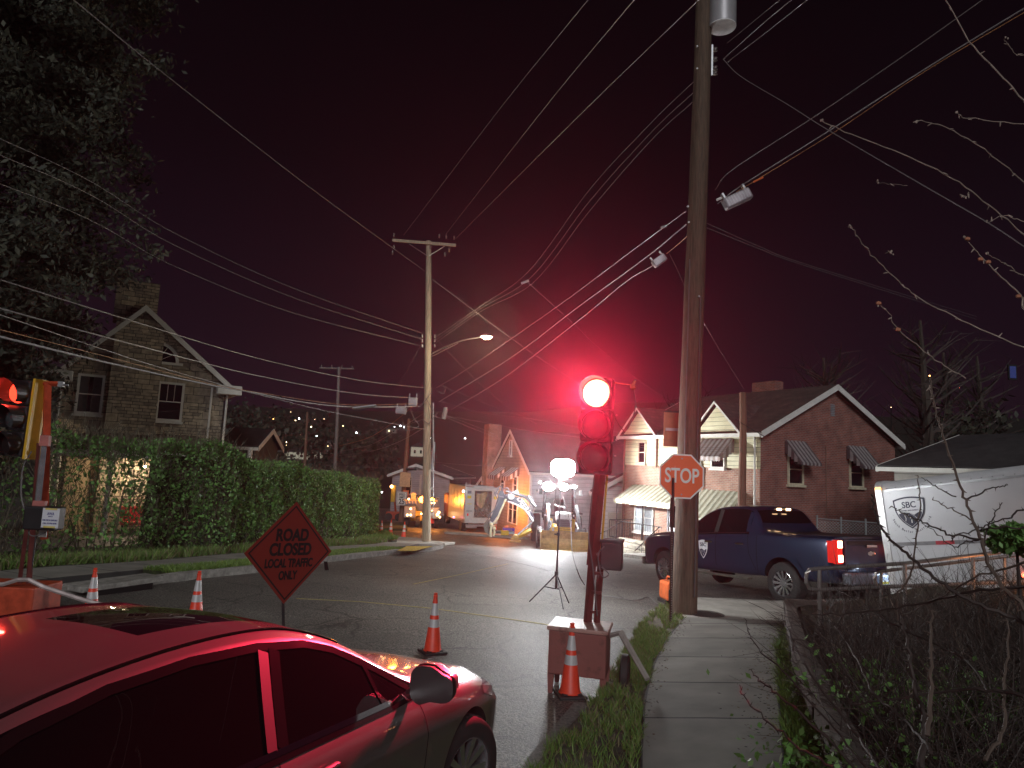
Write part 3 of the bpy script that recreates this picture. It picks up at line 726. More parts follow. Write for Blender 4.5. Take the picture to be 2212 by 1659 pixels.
# porch roof and lit porch
pr = MB(); pr.prism([(1.2, -.02, 4.2), (5.4, -.02, 4.2), (6.2, -2.4, 3.45), (.1, -2.4, 3.45)], (0, 0, .08)); pr.build('porch_roof', mat('red_brown_shingle', (.07, .028, .022), .9, var=.3), sh)
MB().box((3.15, -2.45, 3.32), (6.3, .16, .28), bev=.03).build('porch_fascia', whitem, sh)
for x in (.3, 2.1, 4.3, 6.0): MB().cyl((x, -2.25, 0), (x, -2.25, 3.2), .12, .10, 12).build('porch_column', whitem, sh)
pw = MB().box((3.2, -.06, 1.55), (5.4, .08, 3.1)).build('porch_wall', mat('cream_render', (.62, .50, .33), .8, var=.1), sh)
MB().box((3.2, -.14, 1.3), (2.4, .06, 1.6)).build('window', mat('lit_shop_glass', (.25, .2, .15), .3, emit=(1, .72, .40), es=.45), sh)
MB().box((5.3, -.12, 1.1), (.95, .06, 2.1)).build('door', mat('red_door', (.30, .03, .03), .5), sh)
bs = thing('porch_bench', 'red cushioned bench on the lit porch behind the hedge', 'bench', tuple(sh.matrix_basis @ Vector((3.6, -1.2, .5))), angS)
MB().box((0, 0, 0), (1.9, .55, .14), bev=.04).build('seat', mat('red_cushion', (.55, .05, .05), .8), bs)
MB().box((0, .25, .38), (1.9, .12, .6), bev=.04).build('backrest', mat('red_cushion', (.55, .05, .05), .8), bs)
for sx in (-1, 1): MB().box((sx*.85, 0, -.25), (.07, .5, .42)).build('leg', blackm, bs)
for px, py in ((482, 1009), (474, 1010)):
    p = P(px, py, 29.0)
for k, dx in enumerate((3.35, 3.75)):
    p = sh.matrix_basis @ Vector((dx, -1.1, 2.85))
    lt_ = thing('porch_lamp', 'small glowing porch lamp, %s of the pair above the hedge' % ('left' if k == 0 else 'right'), 'lamp', tuple(p), 0, 'porch lamps of the stone house')
    MB().ball((0, 0, 0), .06, 10).build('bulb', emis('warm_bulb', (1, .8, .5), 25), lt_); MB().cyl((0, 0, .05), (0, 0, .24), .03, n=8).build('holder', blackm, lt_)
lamp('POINT', sh.matrix_basis @ Vector((3.0, -1.2, 2.55)), 130, (1, .76, .48), .1)
# small annexe right of the stone house
an = house('annexe', 'small dark roofed annexe with a white column right of the stone house', P(480, 1000, 36), R(2), 1.6, 4, gz(-14, 36), P(505, 962, 36).z, .9, mat('dark_render', (.05, .045, .045), .9), shingd, 'x', over=.25)
MB().cyl((1.5, -.4, 0), (1.5, -.4, P(505, 962, 36).z-gz(-14, 36)-.1), .13, .12, 10).build('column', whitem, an)
# ================================================================ STREET OBJECTS
conem = mat('fluorescent_cone_plastic', (.75, .055, .022), .45, var=.12, scale=9)
bandm = mat('reflective_white_band', (.62, .62, .62), .35, .3, var=.1)
def cone(label, p, rz=0, s=.79, tilt=0, group='traffic cones standing round the closed road'):
    t = thing('traffic_cone', label, 'traffic cone', p, rz, group)
    t.rotation_euler = (tilt, 0, rz); t.scale = (s, s, s)
    return t
cone0 = cone('orange traffic cone alone on the asphalt between the silver car and the light stand', G(934, 1410), .5)
b = MB(); b.box((0, 0, .02), (.37, .37, .04), bev=.012); b.box((0, 0, .045), (.26, .26, .02), bev=.008); b.build('base', dark, cone0)
rr_ = lambda z: .135-(.135-.03)*(z-.05)/.80
def seg(z0, z1, e): return [(rr_(z0)+e, z0), (rr_(z1)+e, z1)]
b = MB(); b.lathe([(.15, .045)]+seg(.06, .85, 0)+[(.036, .852), (.036, .875), (.027, .88), (.030, .915), (.018, .915), (.018, .86), (.001, .86)], 24)
b.build('cone_body', conem, cone0, smooth=True)
for z0, z1 in ((.40, .52), (.58, .76)):
    MB().lathe(seg(z0, z1, .0025), 24, cap=False).build('reflective_band', bandm, cone0, smooth=True)
def cone_at(label, p, rz=0, s=.79, tilt=0):
    c = copytree(cone0); c['label'] = label; c.location = p; c.rotation_euler = (tilt, 0, rz); c.scale = (s, s, s); return c
cone_at('orange traffic cone right in front of the red portable signal cart', G(1231, 1503), .2)
cone_at('leftmost orange traffic cone by the storm drain', G(193, 1345), .3)
cone_at('orange traffic cone on the road left of the road closed sign', G(420, 1350), .8)
p = G(823, 1157); cone_at('small half hidden traffic cone at the end of the hedge, leftmost of the far cones', p, .1, .85)
cone_at('far traffic cone in the middle of the three beyond the hedge', G(843, 1160), .4, .95)
cone_at('far traffic cone nearest the left utility pole', G(871, 1165), .9, .95, .05)
cone_at('traffic cone behind the excavator arm beside the orange house', G(1072, 1146), .9, .8)
# --- road closed sign on its stand
cs = G(617, 1385)
SD = 8.3
cs = Vector((P(617, 1300, SD).x, SD, 0)); cs.z = gz(cs.x, cs.y)
pc = P(626, 1193, SD)
nrm = (CAM-pc); nrm.z = 0; nrm.normalize()
sx_ = Vector((-nrm.y, nrm.x, 0)); 
yaw = R(34); sx_ = Matrix.Rotation(yaw, 3, 'Z') @ sx_
t = thing('road_closed_sign', 'orange diamond fabric sign reading ROAD CLOSED LOCAL TRAFFIC ONLY on a dark stand', 'sign', cs)
Ms = Matrix.Translation(-cs) @ frame(pc, sx_, Vector((0.02, 0, 1)))
Rr = Matrix.Rotation(R(-2.5), 4, 'Z'); Ms = Ms @ Rr
hh = .585
def diam(r, z): return [Vector((0, r, z)), Vector((-r, 0, z)), Vector((0, -r, z)), Vector((r, 0, z))]
def addM(mb, M): mb.v = [tuple(M @ Vector(v)) for v in mb.v]; return mb
signf = mat('orange_sign_fabric', (.23, .026, .017), .55, var=.08, scale=3)
addM(MB().prism(diam(hh, 0), (0, 0, .012)), Ms).build('panel', signf, t)
bm_ = MB(); d1, d0 = diam(hh-.04, .0135), diam(hh-.065, .0135)
for k in range(4): bm_.quad(d1[k], d1[(k+1) % 4], d0[(k+1) % 4], d0[k])
addM(bm_, Ms).build('border', mat('sign_black', (.012, .010, .010), .6), t)
blk = MATS['sign_black']
for s_, y, sz, sx in (('ROAD', .195, .19, .82), ('CLOSED', .03, .19, .80), ('LOCAL TRAFFIC', -.125, .135, .66), ('ONLY', -.265, .135, .66)):
    text(s_, sz, blk, Ms @ Matrix.Translation((0, y, .016)), t, sx=sx, bold=.0075 if sz > .15 else .005)
MB().tube([Vector((0, 0, 0)), Vector((0, 0, .35)), Ms @ Vector((0, -.5, -.03)), Ms @ Vector((0, .5, -.03))], .018, 6).build('mast', blackm, t)
f_ = MB(); 
for a in (.3, 1.9, 3.5, 5.0): f_.tube([(0, 0, .3), (math.cos(a)*.7, math.sin(a)*.7, .01)], .014, 5)
f_.build('stand_leg', blackm, t)
addM(MB().prism([(.5, -.12, .0), (.535, -.12, .0), (.575, -.225, .0), (.525, -.225, .0)], (0, 0, .02)), Ms).build('strap', blackp, t)
# --- stop sign on perforated post
sp = G(1449, 1356); sp.z += .05
SY = sp.y
top = P(1452, 1032, SY)
t = thing('stop_sign', 'red octagonal STOP sign with a white border on a perforated steel post', 'stop sign', sp)
b = MB(); q = Vector((0, 0, 0)); tp = top-sp
b.tube([q, tp+Vector((0, 0, .08))], .024, 4); post = b.build('post', mat('bronze_post', (.075, .055, .045), .6, .5, var=.3), t)
hb = MB()
for i in range(60):
    c = tp*((i+2)/62); hb.cyl(c+Vector((0, -.0265, 0)), c+Vector((0, -.0245, 0)), .008, n=6)
hb.build('hole', mat('bolt_hole', (.25, .24, .23), .6), post)
sc_ = P(1472.5, 1029, SY-.04); Mst = Matrix.Translation(-sp) @ frame(sc_, Vector((1, -.05, 0)), Vector((.012, 0, 1)))
KS = .0315*SY/.375; r8 = .375*KS/math.cos(R(22.5))
def octo(r, z): return [Vector((r*math.cos(R(22.5+45*i)), r*math.sin(R(22.5+45*i)), z)) for i in range(8)]
stopm = mat('stop_sign_red', (.92, .16, .045), .4, var=.06, scale=2)
addM(MB().prism(octo(r8, 0), (0, 0, .004)), Mst).build('border', mat('sign_white', (.85, .84, .80), .4, var=.04), t)
addM(MB().prism(octo(r8-.026*KS, .0045), (0, 0, .003)), Mst).build('face', stopm, t)
text('STOP', .345*KS, MATS['sign_white'], Mst @ Matrix.Translation((0, 0, .0105)), t, sx=.70, bold=.006)
for y in (.30*KS, -.305*KS): MB().cyl(Mst @ Vector((0, y, .006)), Mst @ Vector((0, y, .014)), .012, n=8).build('bolt', galv, t)
# the post passes in front of the face in the photograph
pf = MB(); pf.tube([tp*.66+Vector((0, -.075, 0)), tp+Vector((0.0, -.075, .0))], .022, 4); pf.build('front_post', MATS['bronze_post'], t)
addM(MB().prism([(-.12, .0, .012), (-.105, 0, .012), (-.112, .17, .012)], (0, 0, .006)), Mst).build('scratch', mat('sign_white', (1, 1, 1)), t)
# --- back of a rectangular sign behind the pole
YP = 12.2
t = thing('sign_back', 'brown rectangular back of a sign fixed to the left side of the big pole', 'sign', P(1452, 928, YP+.35))
MB().box((0, 0, 0), (.31, .012, .62), bev=.004).build('panel', mat('brown_sign_back', (.42, .16, .08), .6, var=.2), t)
MB().box((.13, -.03, 0), (.5, .03, .05)).build('bracket', galv, t)
# --- portable signals
def lens(parent, M, on, name='lens', r=.15):
    b = MB(); b.lathe([(r, 0), (r*.92, .03), (r*.6, .05), (.001, .058)], 24, M)
    return b.build(name, on, parent, smooth=True)
def head(parent, M, mats_, visor=.30, housing=blackp, r=.15):
    # local: x right, y up, z forward; three sections stacked downwards from y=0
    hs = MB()
    for i in range(3): hs.box((0, -.175-.35*i, -.10), (.345, .345, .20), bev=.03)
    hs.v = [tuple(M @ Vector(v)) for v in hs.v]; h = hs.build('signal_housing', housing, parent)
    for i in range(3):
        Mi = M @ Matrix.Translation((0, -.175-.35*i, .0))
        l = lens(h, Mi, mats_[i]); 
        v = MB(); n = 22; L_ = []
        for k in range(n+1):
            a = R(-55)+R(290)*k/n; c, s = math.cos(a), math.sin(a); ln = visor*(.72+.28*s) if s > -1 else visor
            L_.append(((r+.012)*c, (r+.012)*s, ln))
        for k in range(n):
            (x0, y0, z0), (x1, y1, z1) = L_[k], L_[k+1]
            v.quad((x0, y0, 0), (x1, y1, 0), (x1, y1, z1), (x0, y0, z0))
            v.quad((x0*1.02, y0*1.02, 0), (x1*1.02, y1*1.02, 0), (x1*1.02, y1*1.02, z1), (x0*1.02, y0*1.02, z0))
        v.v = [tuple(Mi @ Vector(q)) for q in v.v]; v.build('visor', blackp, h, smooth=True)
    return h
redon = emis('red_lamp_glow', (1.0, .30, .17), 6)
redon2 = emis('red_lamp_face', (1.0, .045, .02), 3.2)
offl = mat('unlit_lens', (.008, .006, .006), .5)
# right one
YS = 7.6
cb = P(1250, 1480, YS); cb.z = gz(cb.x, cb.y)
t = thing('portable_signal', 'portable traffic signal with a glaring red lamp on a rusty red wheeled cart', 'traffic signal', cb, R(-14))
inv = t.matrix_basis.inverted() if False else (Matrix.Rotation(R(14), 4, 'Z') @ Matrix.Translation(-cb))
rustm = mat('rusty_red_paint', (.17, .055, .045), .6, var=.3, scale=6, rust=(.10, .04, .03), bump=.3)
redm = mat('mast_red_paint', (.12, .028, .024), .5, var=.3, scale=4)
bx = MB(); bx.box((0, 0, .42), (.60, .46, .44), bev=.015); bx.build('cabinet', rustm, t)
MB().box((0, 0, .66), (.64, .50, .045), bev=.012).build('lid', mat('pale_lid', (.30, .17, .14), .5, var=.3, rust=(.13, .05, .04)), t)
for x, y in ((-.27, -.2), (.27, -.2), (-.27, .2), (.27, .2)):
    MB().prism([(x-.035, y, .22), (x+.035, y, .22), (x+.02, y, 0), (x-.02, y, 0)], (0, .05, 0)).build('leg', rustm, t)
for sx in (1,):
    w = thing('w', None, None); bpy.data.objects.remove(w)
    wh = MB().lathe([(.09, -.04), (.17, -.045), (.195, -.03), (.195, .03), (.17, .045), (.09, .04)], 22, Matrix.Translation((.47, .1, .2)) @ Matrix.Rotation(R(90), 4, 'Y')).build('wheel', tyrem, t, smooth=True)
    MB().lathe([(.09, -.03), (.09, .03)], 14, Matrix.Translation((.47, .1, .2)) @ Matrix.Rotation(R(90), 4, 'Y')).build('rim', galv, wh)
MB().tube([(.27, .15, .55), (.42, .05, .62), (.72, -.3, .28)], [.03, .035, .03], 6).build('drawbar', mat('pale_grey_paint', (.33, .30, .27), .6), t)
mt0, mt1, mt2 = P(1268, 1358, YS+.1), P(1283, 1170, YS+.1), P(1300, 990, YS+.1)
b = MB(); b.tube([inv @ mt0, inv @ mt1], .045, 4); b.tube([inv @ (mt0+Vector((.10, 0, 0))), inv @ (mt1+Vector((.09, 0, 0)))], .035, 4)
for i in range(4):
    c = mt0.lerp(mt1, .2+.22*i); b.box(inv @ (c+Vector((.05, -.03, 0))), (.14, .02, .03))
m1 = b.build('mast', redm, t)
b = MB(); b.tube([inv @ mt1.lerp(mt0, .28), inv @ (mt2+Vector((0, 0, .05)))], .062, 4); b.build('upper_mast', redm, m1)
b = MB(); b.tube([inv @ (mt1+Vector((.075, -.05, -.1))), inv @ (mt2+Vector((.07, -.04, .05)))], .012, 4); b.build('rail', yellowm, m1)
hd = P(1282, 815, YS-.12)
tgt = Vector((-1.2, 0, 1.4)); fz = (tgt-hd); fz.z = -.25; fz.normalize()
hx = Vector((0, 0, 1)).cross(fz).normalized()
Mh = inv @ frame(hd+hx*.04, hx, Vector((.035, 0, 1)))
h_ = head(t, Mh, (redon, offl, offl), .24, mat('dark_housing', (.006, .005, .006), .7))
cbx = inv @ P(1322, 1200, YS+.1)
MB().box(cbx, (.23, .22, .29), bev=.012).build('control_box', mat('dark_grey_box', (.035, .030, .032), .5), t)
MB().box(cbx+Vector((0, 0, .16)), (.25, .24, .03), bev=.005).build('box_lid', mat('dark_grey_box', (0, 0, 0)), t)
cbl = MB(); cbl.tube(spline([inv @ P(*q, YS-.0) for q in ((1288, 1000), (1278, 1080), (1272, 1160), (1280, 1220), (1290, 1330))]), .008, 5)
cbl.tube(spline([inv @ P(*q, YS) for q in ((1300, 1225), (1315, 1240), (1300, 1245), (1292, 1200), (1305, 1180))]), .008, 5)
cbl.tube(spline([inv @ P(*q, YS) for q in ((1370, 842), (1372, 880), (1362, 915), (1348, 930), (1330, 905), (1322, 880))]), .006, 5)
cbl.build('cable', wired, t)
b = MB(); b.tube([inv @ P(1322, 826, YS), inv @ P(1366, 832, YS)], .008, 5); b.ball(inv @ P(1367, 836, YS), .035, 8); b.tube([inv @ P(1367, 832, YS), inv @ P(1372, 822, YS)], .018, 6)
b.build('camera_arm', mat('tan_bracket', (.35, .14, .06), .5), t)
for q in ((1332, 897), (1331, 950), (1329, 985), (1250, 985), (1252, 900)): MB().ball(inv @ P(*q, YS-.15), .012, 6).build('bolt', galv, t)
rp_ = hd+fz*.10+Vector((0, 0, -.17))
lamp('SPOT', rp_+fz*.05, 6600, (1, .028, .075), .10, Vector((-2.7, 0, 1.3)), 68, .8)

# left one
YL = 9.5
lb = P(62, 1290, YL); lb.z = gz(lb.x, lb.y)
t = thing('portable_signal', 'portable traffic signal with a yellow backed head at the left edge, red lamp lit', 'traffic signal', lb)
inv = Matrix.Translation(-lb)
MB().box((-.5, 0, .28), (1.5, .6, .46), bev=.02).build('cabinet', signo, t)
b = MB(); 
fpt = [inv @ P(*q, YL-.3) for q in ((-40, 1262), (8, 1262), (40, 1252), (62, 1252), (95, 1268), (180, 1296), (235, 1310))]
b.tube(fpt, .028, 6); b.build('frame_rail', mat('striped_rail', (.5, .42, .40), .4, .3), t)
b = MB(); A0, A1, A2 = P(62, 1260, YL), P(82, 1010, YL), P(93, 835, YL)
b.tube([inv @ A0, inv @ A1.lerp(A2, .3)], .040, 4); b.tube([inv @ P(42, 1260, YL), inv @ P(60, 1120, YL)], .03, 4); m1 = b.build('mast', redm, t)
MB().tube([inv @ P(95, 1165, YL+.05), inv @ P(103, 825, YL)], .055, 4).build('upper_mast', signo, m1)
b = MB(); a0, a1 = inv @ P(80, 1100, YL-.1), inv @ P(97, 940, YL-.1); b.tube([a0, a1], .045, 4); b.build('rail', mat('bright_aluminium', (.75, .77, .8), .25, .8), m1)
MB().box(inv @ P(86, 1090, YL-.12), (.16, .06, .10)).build('bracket', mat('pale_red_paint', (.42, .14, .12), .5), m1); MB().box(inv @ P(98, 952, YL-.12), (.12, .06, .14)).build('bracket', mat('pale_red_paint', (.42, .14, .12), .5), m1)
# head: faces left and toward the viewer
hd = P(46, 820, YL-.1); fz = Vector((-.24, -.97, -.03)).normalized(); hx = Vector((0, 0, 1)).cross(fz).normalized()
Mh = inv @ frame(hd+Vector((0.0, 0, 0)), hx, Vector((.06, 0, 1)))
h_ = head(t, Mh, (redon2, mat('dim_lens', (.05, .055, .06), .1, coat=1), MATS['unlit_lens']), .26, mat('glossy_black_housing', (.02, .02, .022), .25, coat=.8))
b = MB(); b.box((.20, -.525, -.12), (.04, 1.09, .20)); b.v = [tuple(Mh @ Vector(v)) for v in b.v]; b.build('side_plate', yellowm, t)
b = MB(); b.tube([inv @ P(95, 829, YL), inv @ P(128, 829, YL)], .035, 4); b.build('top_arm', signo, t)
b = MB(); b.box(inv @ P(132, 830, YL), (.07, .05, .07)); b.tube([inv @ P(132, 832, YL), inv @ P(148, 832, YL)], .012, 6); b.build('camera', galv, t)
b = MB(); bc = inv @ P(96, 1119, YL-.2); b.box(bc, (.42, .22, .30), bev=.02); b.build('control_box', blackp, t)
lc = P(109, 1119, YL-.335)
Ml = inv @ frame(lc, Vector((1, -.05, 0)), Vector((.05, 0, 1)))
cp = addM(MB().box((0, 0, 0), (.225, .25, .006)), Ml).build('notice', mat('notice_white', (.62, .62, .66), .5, var=.03), t)
addM(MB().box((.0, .114, .004), (.16, .022, .004)), Ml).build('notice_strip', mat('notice_yellow', (.62, .50, .14), .5), t)
addM(MB().box((.0, -.114, .004), (.16, .022, .004)), Ml).build('notice_strip', MATS['notice_yellow'], t)
nav = mat('notice_blue', (.06, .06, .20), .6)
text('FOR TECH SUPPORT', .028, nav, Ml @ Matrix.Translation((0, -.030, .005)), t, sx=.78, bold=.0006)
text('CALL 513-943-8198', .028, nav, Ml @ Matrix.Translation((0, -.070, .005)), t, sx=.80, bold=.0006)
text('AWA', .055, nav, Ml @ Matrix.Translation((0, .052, .005)), t, sx=.72, bold=.0002)
text('SAFETY', .02, nav, Ml @ Matrix.Translation((0, .018, .005)), t, sx=.95)
b = MB(); b.tube(spline([inv @ P(*q, YL-.1) for q in ((68, 975), (50, 1010), (46, 1070), (58, 1110), (70, 1122))]), .010, 5); b.tube(spline([inv @ P(*q, YL-.2) for q in ((64, 1140), (62, 1152), (75, 1158), (98, 1150), (104, 1140))]), .008, 5); b.build('cable', wired, t)
MB().box(inv @ P(93, 1150, YL), (.10, .02, .12)).build('tag_plate', whitem, t)
MB().tube([inv @ P(78, 1155, YL), inv @ P(66, 1250, YL)], .012, 5).build('side_tube', blackp, t)
lpos = hd+fz*.12+Vector((0, 0, -.17)); lamp('SPOT', lpos+fz*.03, 30, (1, .04, .03), .08, lpos+fz*2, 150, .5)
# --- balloon light on its tripod
YT = G(1190, 1300).y; tb = G(1190, 1300); Tt = P(1206, 1000, YT)
tb.x = P(1201, 1290, YT).x; tb.z = gz(tb.x, tb.y)
t = thing('light_stand', 'black tripod stand carrying a dazzling white balloon work light', 'work light', tb)
inv = Matrix.Translation(-tb)
hub = P(1202, 1240, YT); low = P(1201, 1272, YT)
MB().tube([inv @ low, inv @ P(1211, 1060, YT)], [.022, .012], 8).build('pole', blackm, t)
b = MB()
for q in ((1143, 1300), (1217, 1316), (1229, 1303)):
    e = G(*q); pts = [inv @ hub, inv @ e]; b.tube(pts, .012, 5); b.tube([inv @ low, (inv @ hub).lerp(inv @ e, .45)], .008, 4)
b.build('tripod_leg', blackm, t)
b = MB(); b.cyl(inv @ (hub+Vector((0, 0, -.03))), inv @ (hub+Vector((0, 0, .05))), .035, n=8); b.cyl(inv @ P(1206, 1157, YT), inv @ P(1206, 1150, YT), .03, n=8)
b.box(inv @ P(1203, 1154, YT), (.10, .02, .03)); b.build('clamp', blackp, t)
b = MB(); b.tube([inv @ P(1200, 1092, YT), inv @ P(1220, 1096, YT)], .012, 5); b.ball(inv @ P(1199, 1091, YT), .022, 8); b.ball(inv @ P(1219, 1097, YT), .022, 8); b.ball(inv @ P(1208, 1040, YT), .03, 8); b.build('bracket', galv, t)
bc = P(1216, 1011, YT)
bl = MB(); n = 22; prof = []
for i in range(17):
    a = math.pi*i/16; prof.append((max(1e-3, .0176*YT*(abs(math.sin(a))**.55)), -.0131*YT*np.sign(math.cos(a))*abs(math.cos(a))**.7))
bl.lathe(prof, 26, Matrix.Translation(inv @ bc)); balloon = bl.build('balloon', emis('balloon_glow', (.97, .98, 1), 30), t, smooth=True)
MB().lathe([(.08, .0), (.10, .03), (.03, .05)], 14, Matrix.Translation(inv @ (bc+Vector((0, 0, -.22))))).build('lamp_base', galv, t)
lamp('POINT', bc+Vector((0, 0, -.34)), 230, (.96, .98, 1), .25)
lamp('POINT', bc+Vector((0, -.34, .05)), 240, (.96, .98, 1), .25)
o = MB().tube(spline([P(1216, 1072, YT), P(1232, 1130, YT), P(1236, 1190, YT-.3), P(1250, 1240, YT-.8), G(1262, 1262, .02)]+[G(*q, .02) for q in ((1275, 1283), (1330, 1290), (1370, 1297), (1400, 1290), (1418, 1303), (1436, 1310))]), .009, 5)
tag(o.build('power_cord', wired, origin=tuple(G(1330, 1292))), 'black power cord running over the asphalt from the balloon light to the orange generator', 'power cord')
# --- portable generator behind the pole
gp_ = G(1443, 1322); gp_.z += .07; gp_.y += .55
gp_.x = P(1446, 1300, gp_.y).x
t = thing('generator', 'small orange and black portable generator in the grass beside the stop sign post', 'generator', gp_, R(12))
MB().box((0, 0, .22), (.26, .42, .34), bev=.05).build('casing', mat('orange_plastic', (.75, .16, .05), .4), t)
MB().box((0, -.16, .16), (.22, .14, .22), bev=.02).build('control_panel', blackp, t)
MB().tube([(0, -.15, .36), (0, -.10, .46), (0, .10, .46), (0, .15, .36)], .02, 6).build('handle', MATS['orange_plastic'], t)
MB().box((-.05, 0, .03), (.22, .36, .06)).build('base', dark, t)
# ---------------------------------------------------------------- POLES
def pole(name, label, base, top, r0, r1, m=wood, cat='utility pole', n=14, group=None):
    base, top = Vector(base), Vector(top)
    t = thing(name, label, cat, base, 0, group)
    k = 14; pts = []; rs = []
    for i in range(k+1):
        f = i/k; p = (top-base)*f; pts.append(p+Vector((math.sin(f*7+base.x)*.012, math.cos(f*5)*.010, 0))); rs.append((r0+(r1-r0)*f)*(1+.02*math.sin(i*2.3)))
    rs[0] *= 1.05
    MB().tube(pts, rs, n).build('shaft', m, t, smooth=True)
    return t
RPY = 12.0
rb_ = P(1478, 1332, RPY); rb_.z = gz(rb_.x, rb_.y)+.05
rt_ = P(1520, 0, RPY); dirn = (rt_-rb_); rtop = rb_+dirn*1.18
RP = pole('utility_pole', 'tall weathered wooden utility pole with a transformer beside the stop sign', rb_, rtop, .205, .135, n=20)
inv = Matrix.Translation(-rb_)
tc_ = P(1560, 58, RPY-.1)
tf = MB().lathe([(.245, 0), (.25, .02), (.25, .95), (.26, .97), (.26, 1.02), (.20, 1.08), (.001, 1.1)], 26, Matrix.Translation(inv @ tc_)).build('transformer', mat('grey_transformer', (.42, .42, .43), .45, .3, var=.08), RP, smooth=True)
MB().lathe([(.25, -.012), (.25, .0), (.001, .001)], 26, Matrix.Translation(inv @ tc_)).build('lit_bottom', mat('lit_underside', (.8, .8, .82), .5), tf)  # pale disc: light from below put into the underside's colour
b = MB(); b.box(inv @ (tc_+Vector((-.22, .1, .3))), (.25, .08, .10)); b.box(inv @ (tc_+Vector((-.22, .1, .8))), (.25, .08, .10)); b.box(inv @ (tc_+Vector((.16, -.22, .85))), (.07, .07, .12)); b.build('bracket', galv, tf)
ins = mat('brown_insulator', (.20, .17, .16), .25, coat=.6)
for y in (107, 128, 147, 158):
    q = inv @ P(1545, y, RPY-.05); MB().lathe([(.02, -.03), (.045, -.025), (.03, -.008), (.03, .008), (.045, .025), (.02, .03)], 12, Matrix.Translation(q)).build('insulator', ins, RP, smooth=True)
b = MB(); b.box(inv @ P(1538, 130, RPY-.05), (.03, .03, .60)); b.build('rack', galv, RP)
for (x, y) in ((1506, 100), (1506, 148), (1488, 480), (1486, 446), (1510, 640)): MB().ball(inv @ P(x, y, RPY-.2), .02, 6).build('bolt', galv, RP)
for (q0, q1, w) in (((1513, 640), (1500, 1290), .012), ((1490, 560), (1478, 1000), .010)):
    MB().tube([inv @ P(*q0, RPY-.20), inv @ P(*q1, RPY-.22)], w, 5).build('ground_wire', wired, RP)
# left pole with crossarm and street lamp
LPY = 32.5
lb_ = P(921, 1173, LPY); lb_.z = gz(lb_.x, lb_.y)+.1
lt_ = P(926, 521, LPY)
LP = pole('utility_pole', 'wooden utility pole with a double crossarm and a lit street lamp across the road', lb_, lt_, .20, .13, n=18, m=mat('pale_pole_wood', (.34, .27, .19), .85, var=.4, scale=4, bump=.7, stretch=(6, 6, .5)))
inv = Matrix.Translation(-lb_)
b = MB()
for dy in (-.16, .16):
    a, c = P(848, 519, LPY+dy), P(985, 530, LPY+dy); m_ = inv @ ((a+c)/2); ln = (c-a).length
    b.box(m_, (ln, .10, .13), Matrix.Rotation(math.asin((a.z-c.z)/ln)*1.0, 3, 'Y'))
arm = b.build('crossarm', MATS['pale_pole_wood'], LP)
b = MB()
for dy in (-.2, .2):
    b.tube([inv @ P(884, 527, LPY+dy), inv @ P(922, 552, LPY+dy)], .022, 4); b.tube([inv @ P(960, 532, LPY+dy), inv @ P(928, 552, LPY+dy)], .022, 4)
b.build('brace', galv, LP)
for q in ((851, 508), (949, 510), (981, 514), (964, 512), (851, 534), (848, 546), (970, 540), (961, 550), (930, 534)):
    MB().lathe([(.02, -.10), (.055, -.08), (.03, -.05), (.06, -.03), (.03, 0), (.055, .03), (.03, .06), (.03, .1)], 10, Matrix.Translation(inv @ P(*q, LPY-.1))).build('insulator', ins, LP, smooth=True)
la = [P(932, 765, LPY), P(960, 750, LPY-.6), P(1000, 735, LPY-1.5), P(1040, 728, LPY-2.4)]
arm_ = MB().tube(spline([inv @ q for q in la]), .035, 8).build('lamp_arm', galv, LP, smooth=True)
MB().tube([inv @ P(933, 770, LPY), inv @ P(990, 741, LPY-1.2)], .02, 6).build('lamp_brace', galv, arm_)
lh = P(1051, 727, LPY-2.6)
hd_ = MB().lathe([(.001, .12), (.10, .11), (.19, .04), (.20, 0)], 16, Matrix.Translation(inv @ lh) @ Matrix.Diagonal((1.5, 1, 1, 1)), cap=False).build('lamp_head', galv, arm_, smooth=True)
MB().lathe([(.19, 0), (.17, -.06), (.09, -.11), (.001, -.12)], 16, Matrix.Translation(inv @ lh) @ Matrix.Diagonal((1.2, 1, 1, 1))).build('lamp_glass', emis('sodium_glow', (1, .86, .45), 45), hd_, smooth=True)
lamp('POINT', lh+Vector((0, -.05, -.32)), 520, (1, .90, .62), .15)
b = MB()
for q in ((912, 726), (912, 736), (912, 747), (939, 726), (939, 736), (939, 747)): b.cyl(inv @ P(q[0], q[1]-3, LPY), inv @ P(q[0], q[1]+3, LPY), .04, n=8)
b.build('rack', galv, LP)
cb_ = MB()
for pts in (((905, 880), (918, 866), (930, 850), (934, 838)), ((920, 860), (932, 885), (934, 930), (936, 1000)), ((912, 905), (925, 915), (934, 905), (946, 890)), ((946, 845), (958, 850), (962, 838)), ((885, 880), (895, 905), (905, 920), (880, 930), (870, 905)), ((935, 895), (950, 903), (962, 898), (965, 885))):
    cb_.tube(spline([inv @ P(*q, LPY-.25) for q in pts]), .016, 5)
cb_.build('cable_loop', wired, LP)
for y in (1055, 1083, 1111): MB().cyl(inv @ P(933, y, LPY-.19), inv @ P(933, y, LPY-.21), .065, n=12).build('reflector', mat('reflector_disc', (.55, .54, .52), .4), LP)
MB().tube([inv @ P(936, 870, LPY-.1), inv @ P(936, 1120, LPY-.15)], .028, 6).build('conduit', mat('grey_conduit', (.35, .36, .38), .5), LP)
MB().box(inv @ P(936, 985, LPY-.1), (.11, .12, 1.3)).build('conduit_box', MATS['grey_conduit'], LP)
MB().prism([Vector((-.5, -.5, -.05)), Vector((.9, -.5, -.05)), Vector((1.3, .2, -.05)), Vector((-.4, .3, -.05))], (0, 0, .10)).build('base_slab', conc, LP)
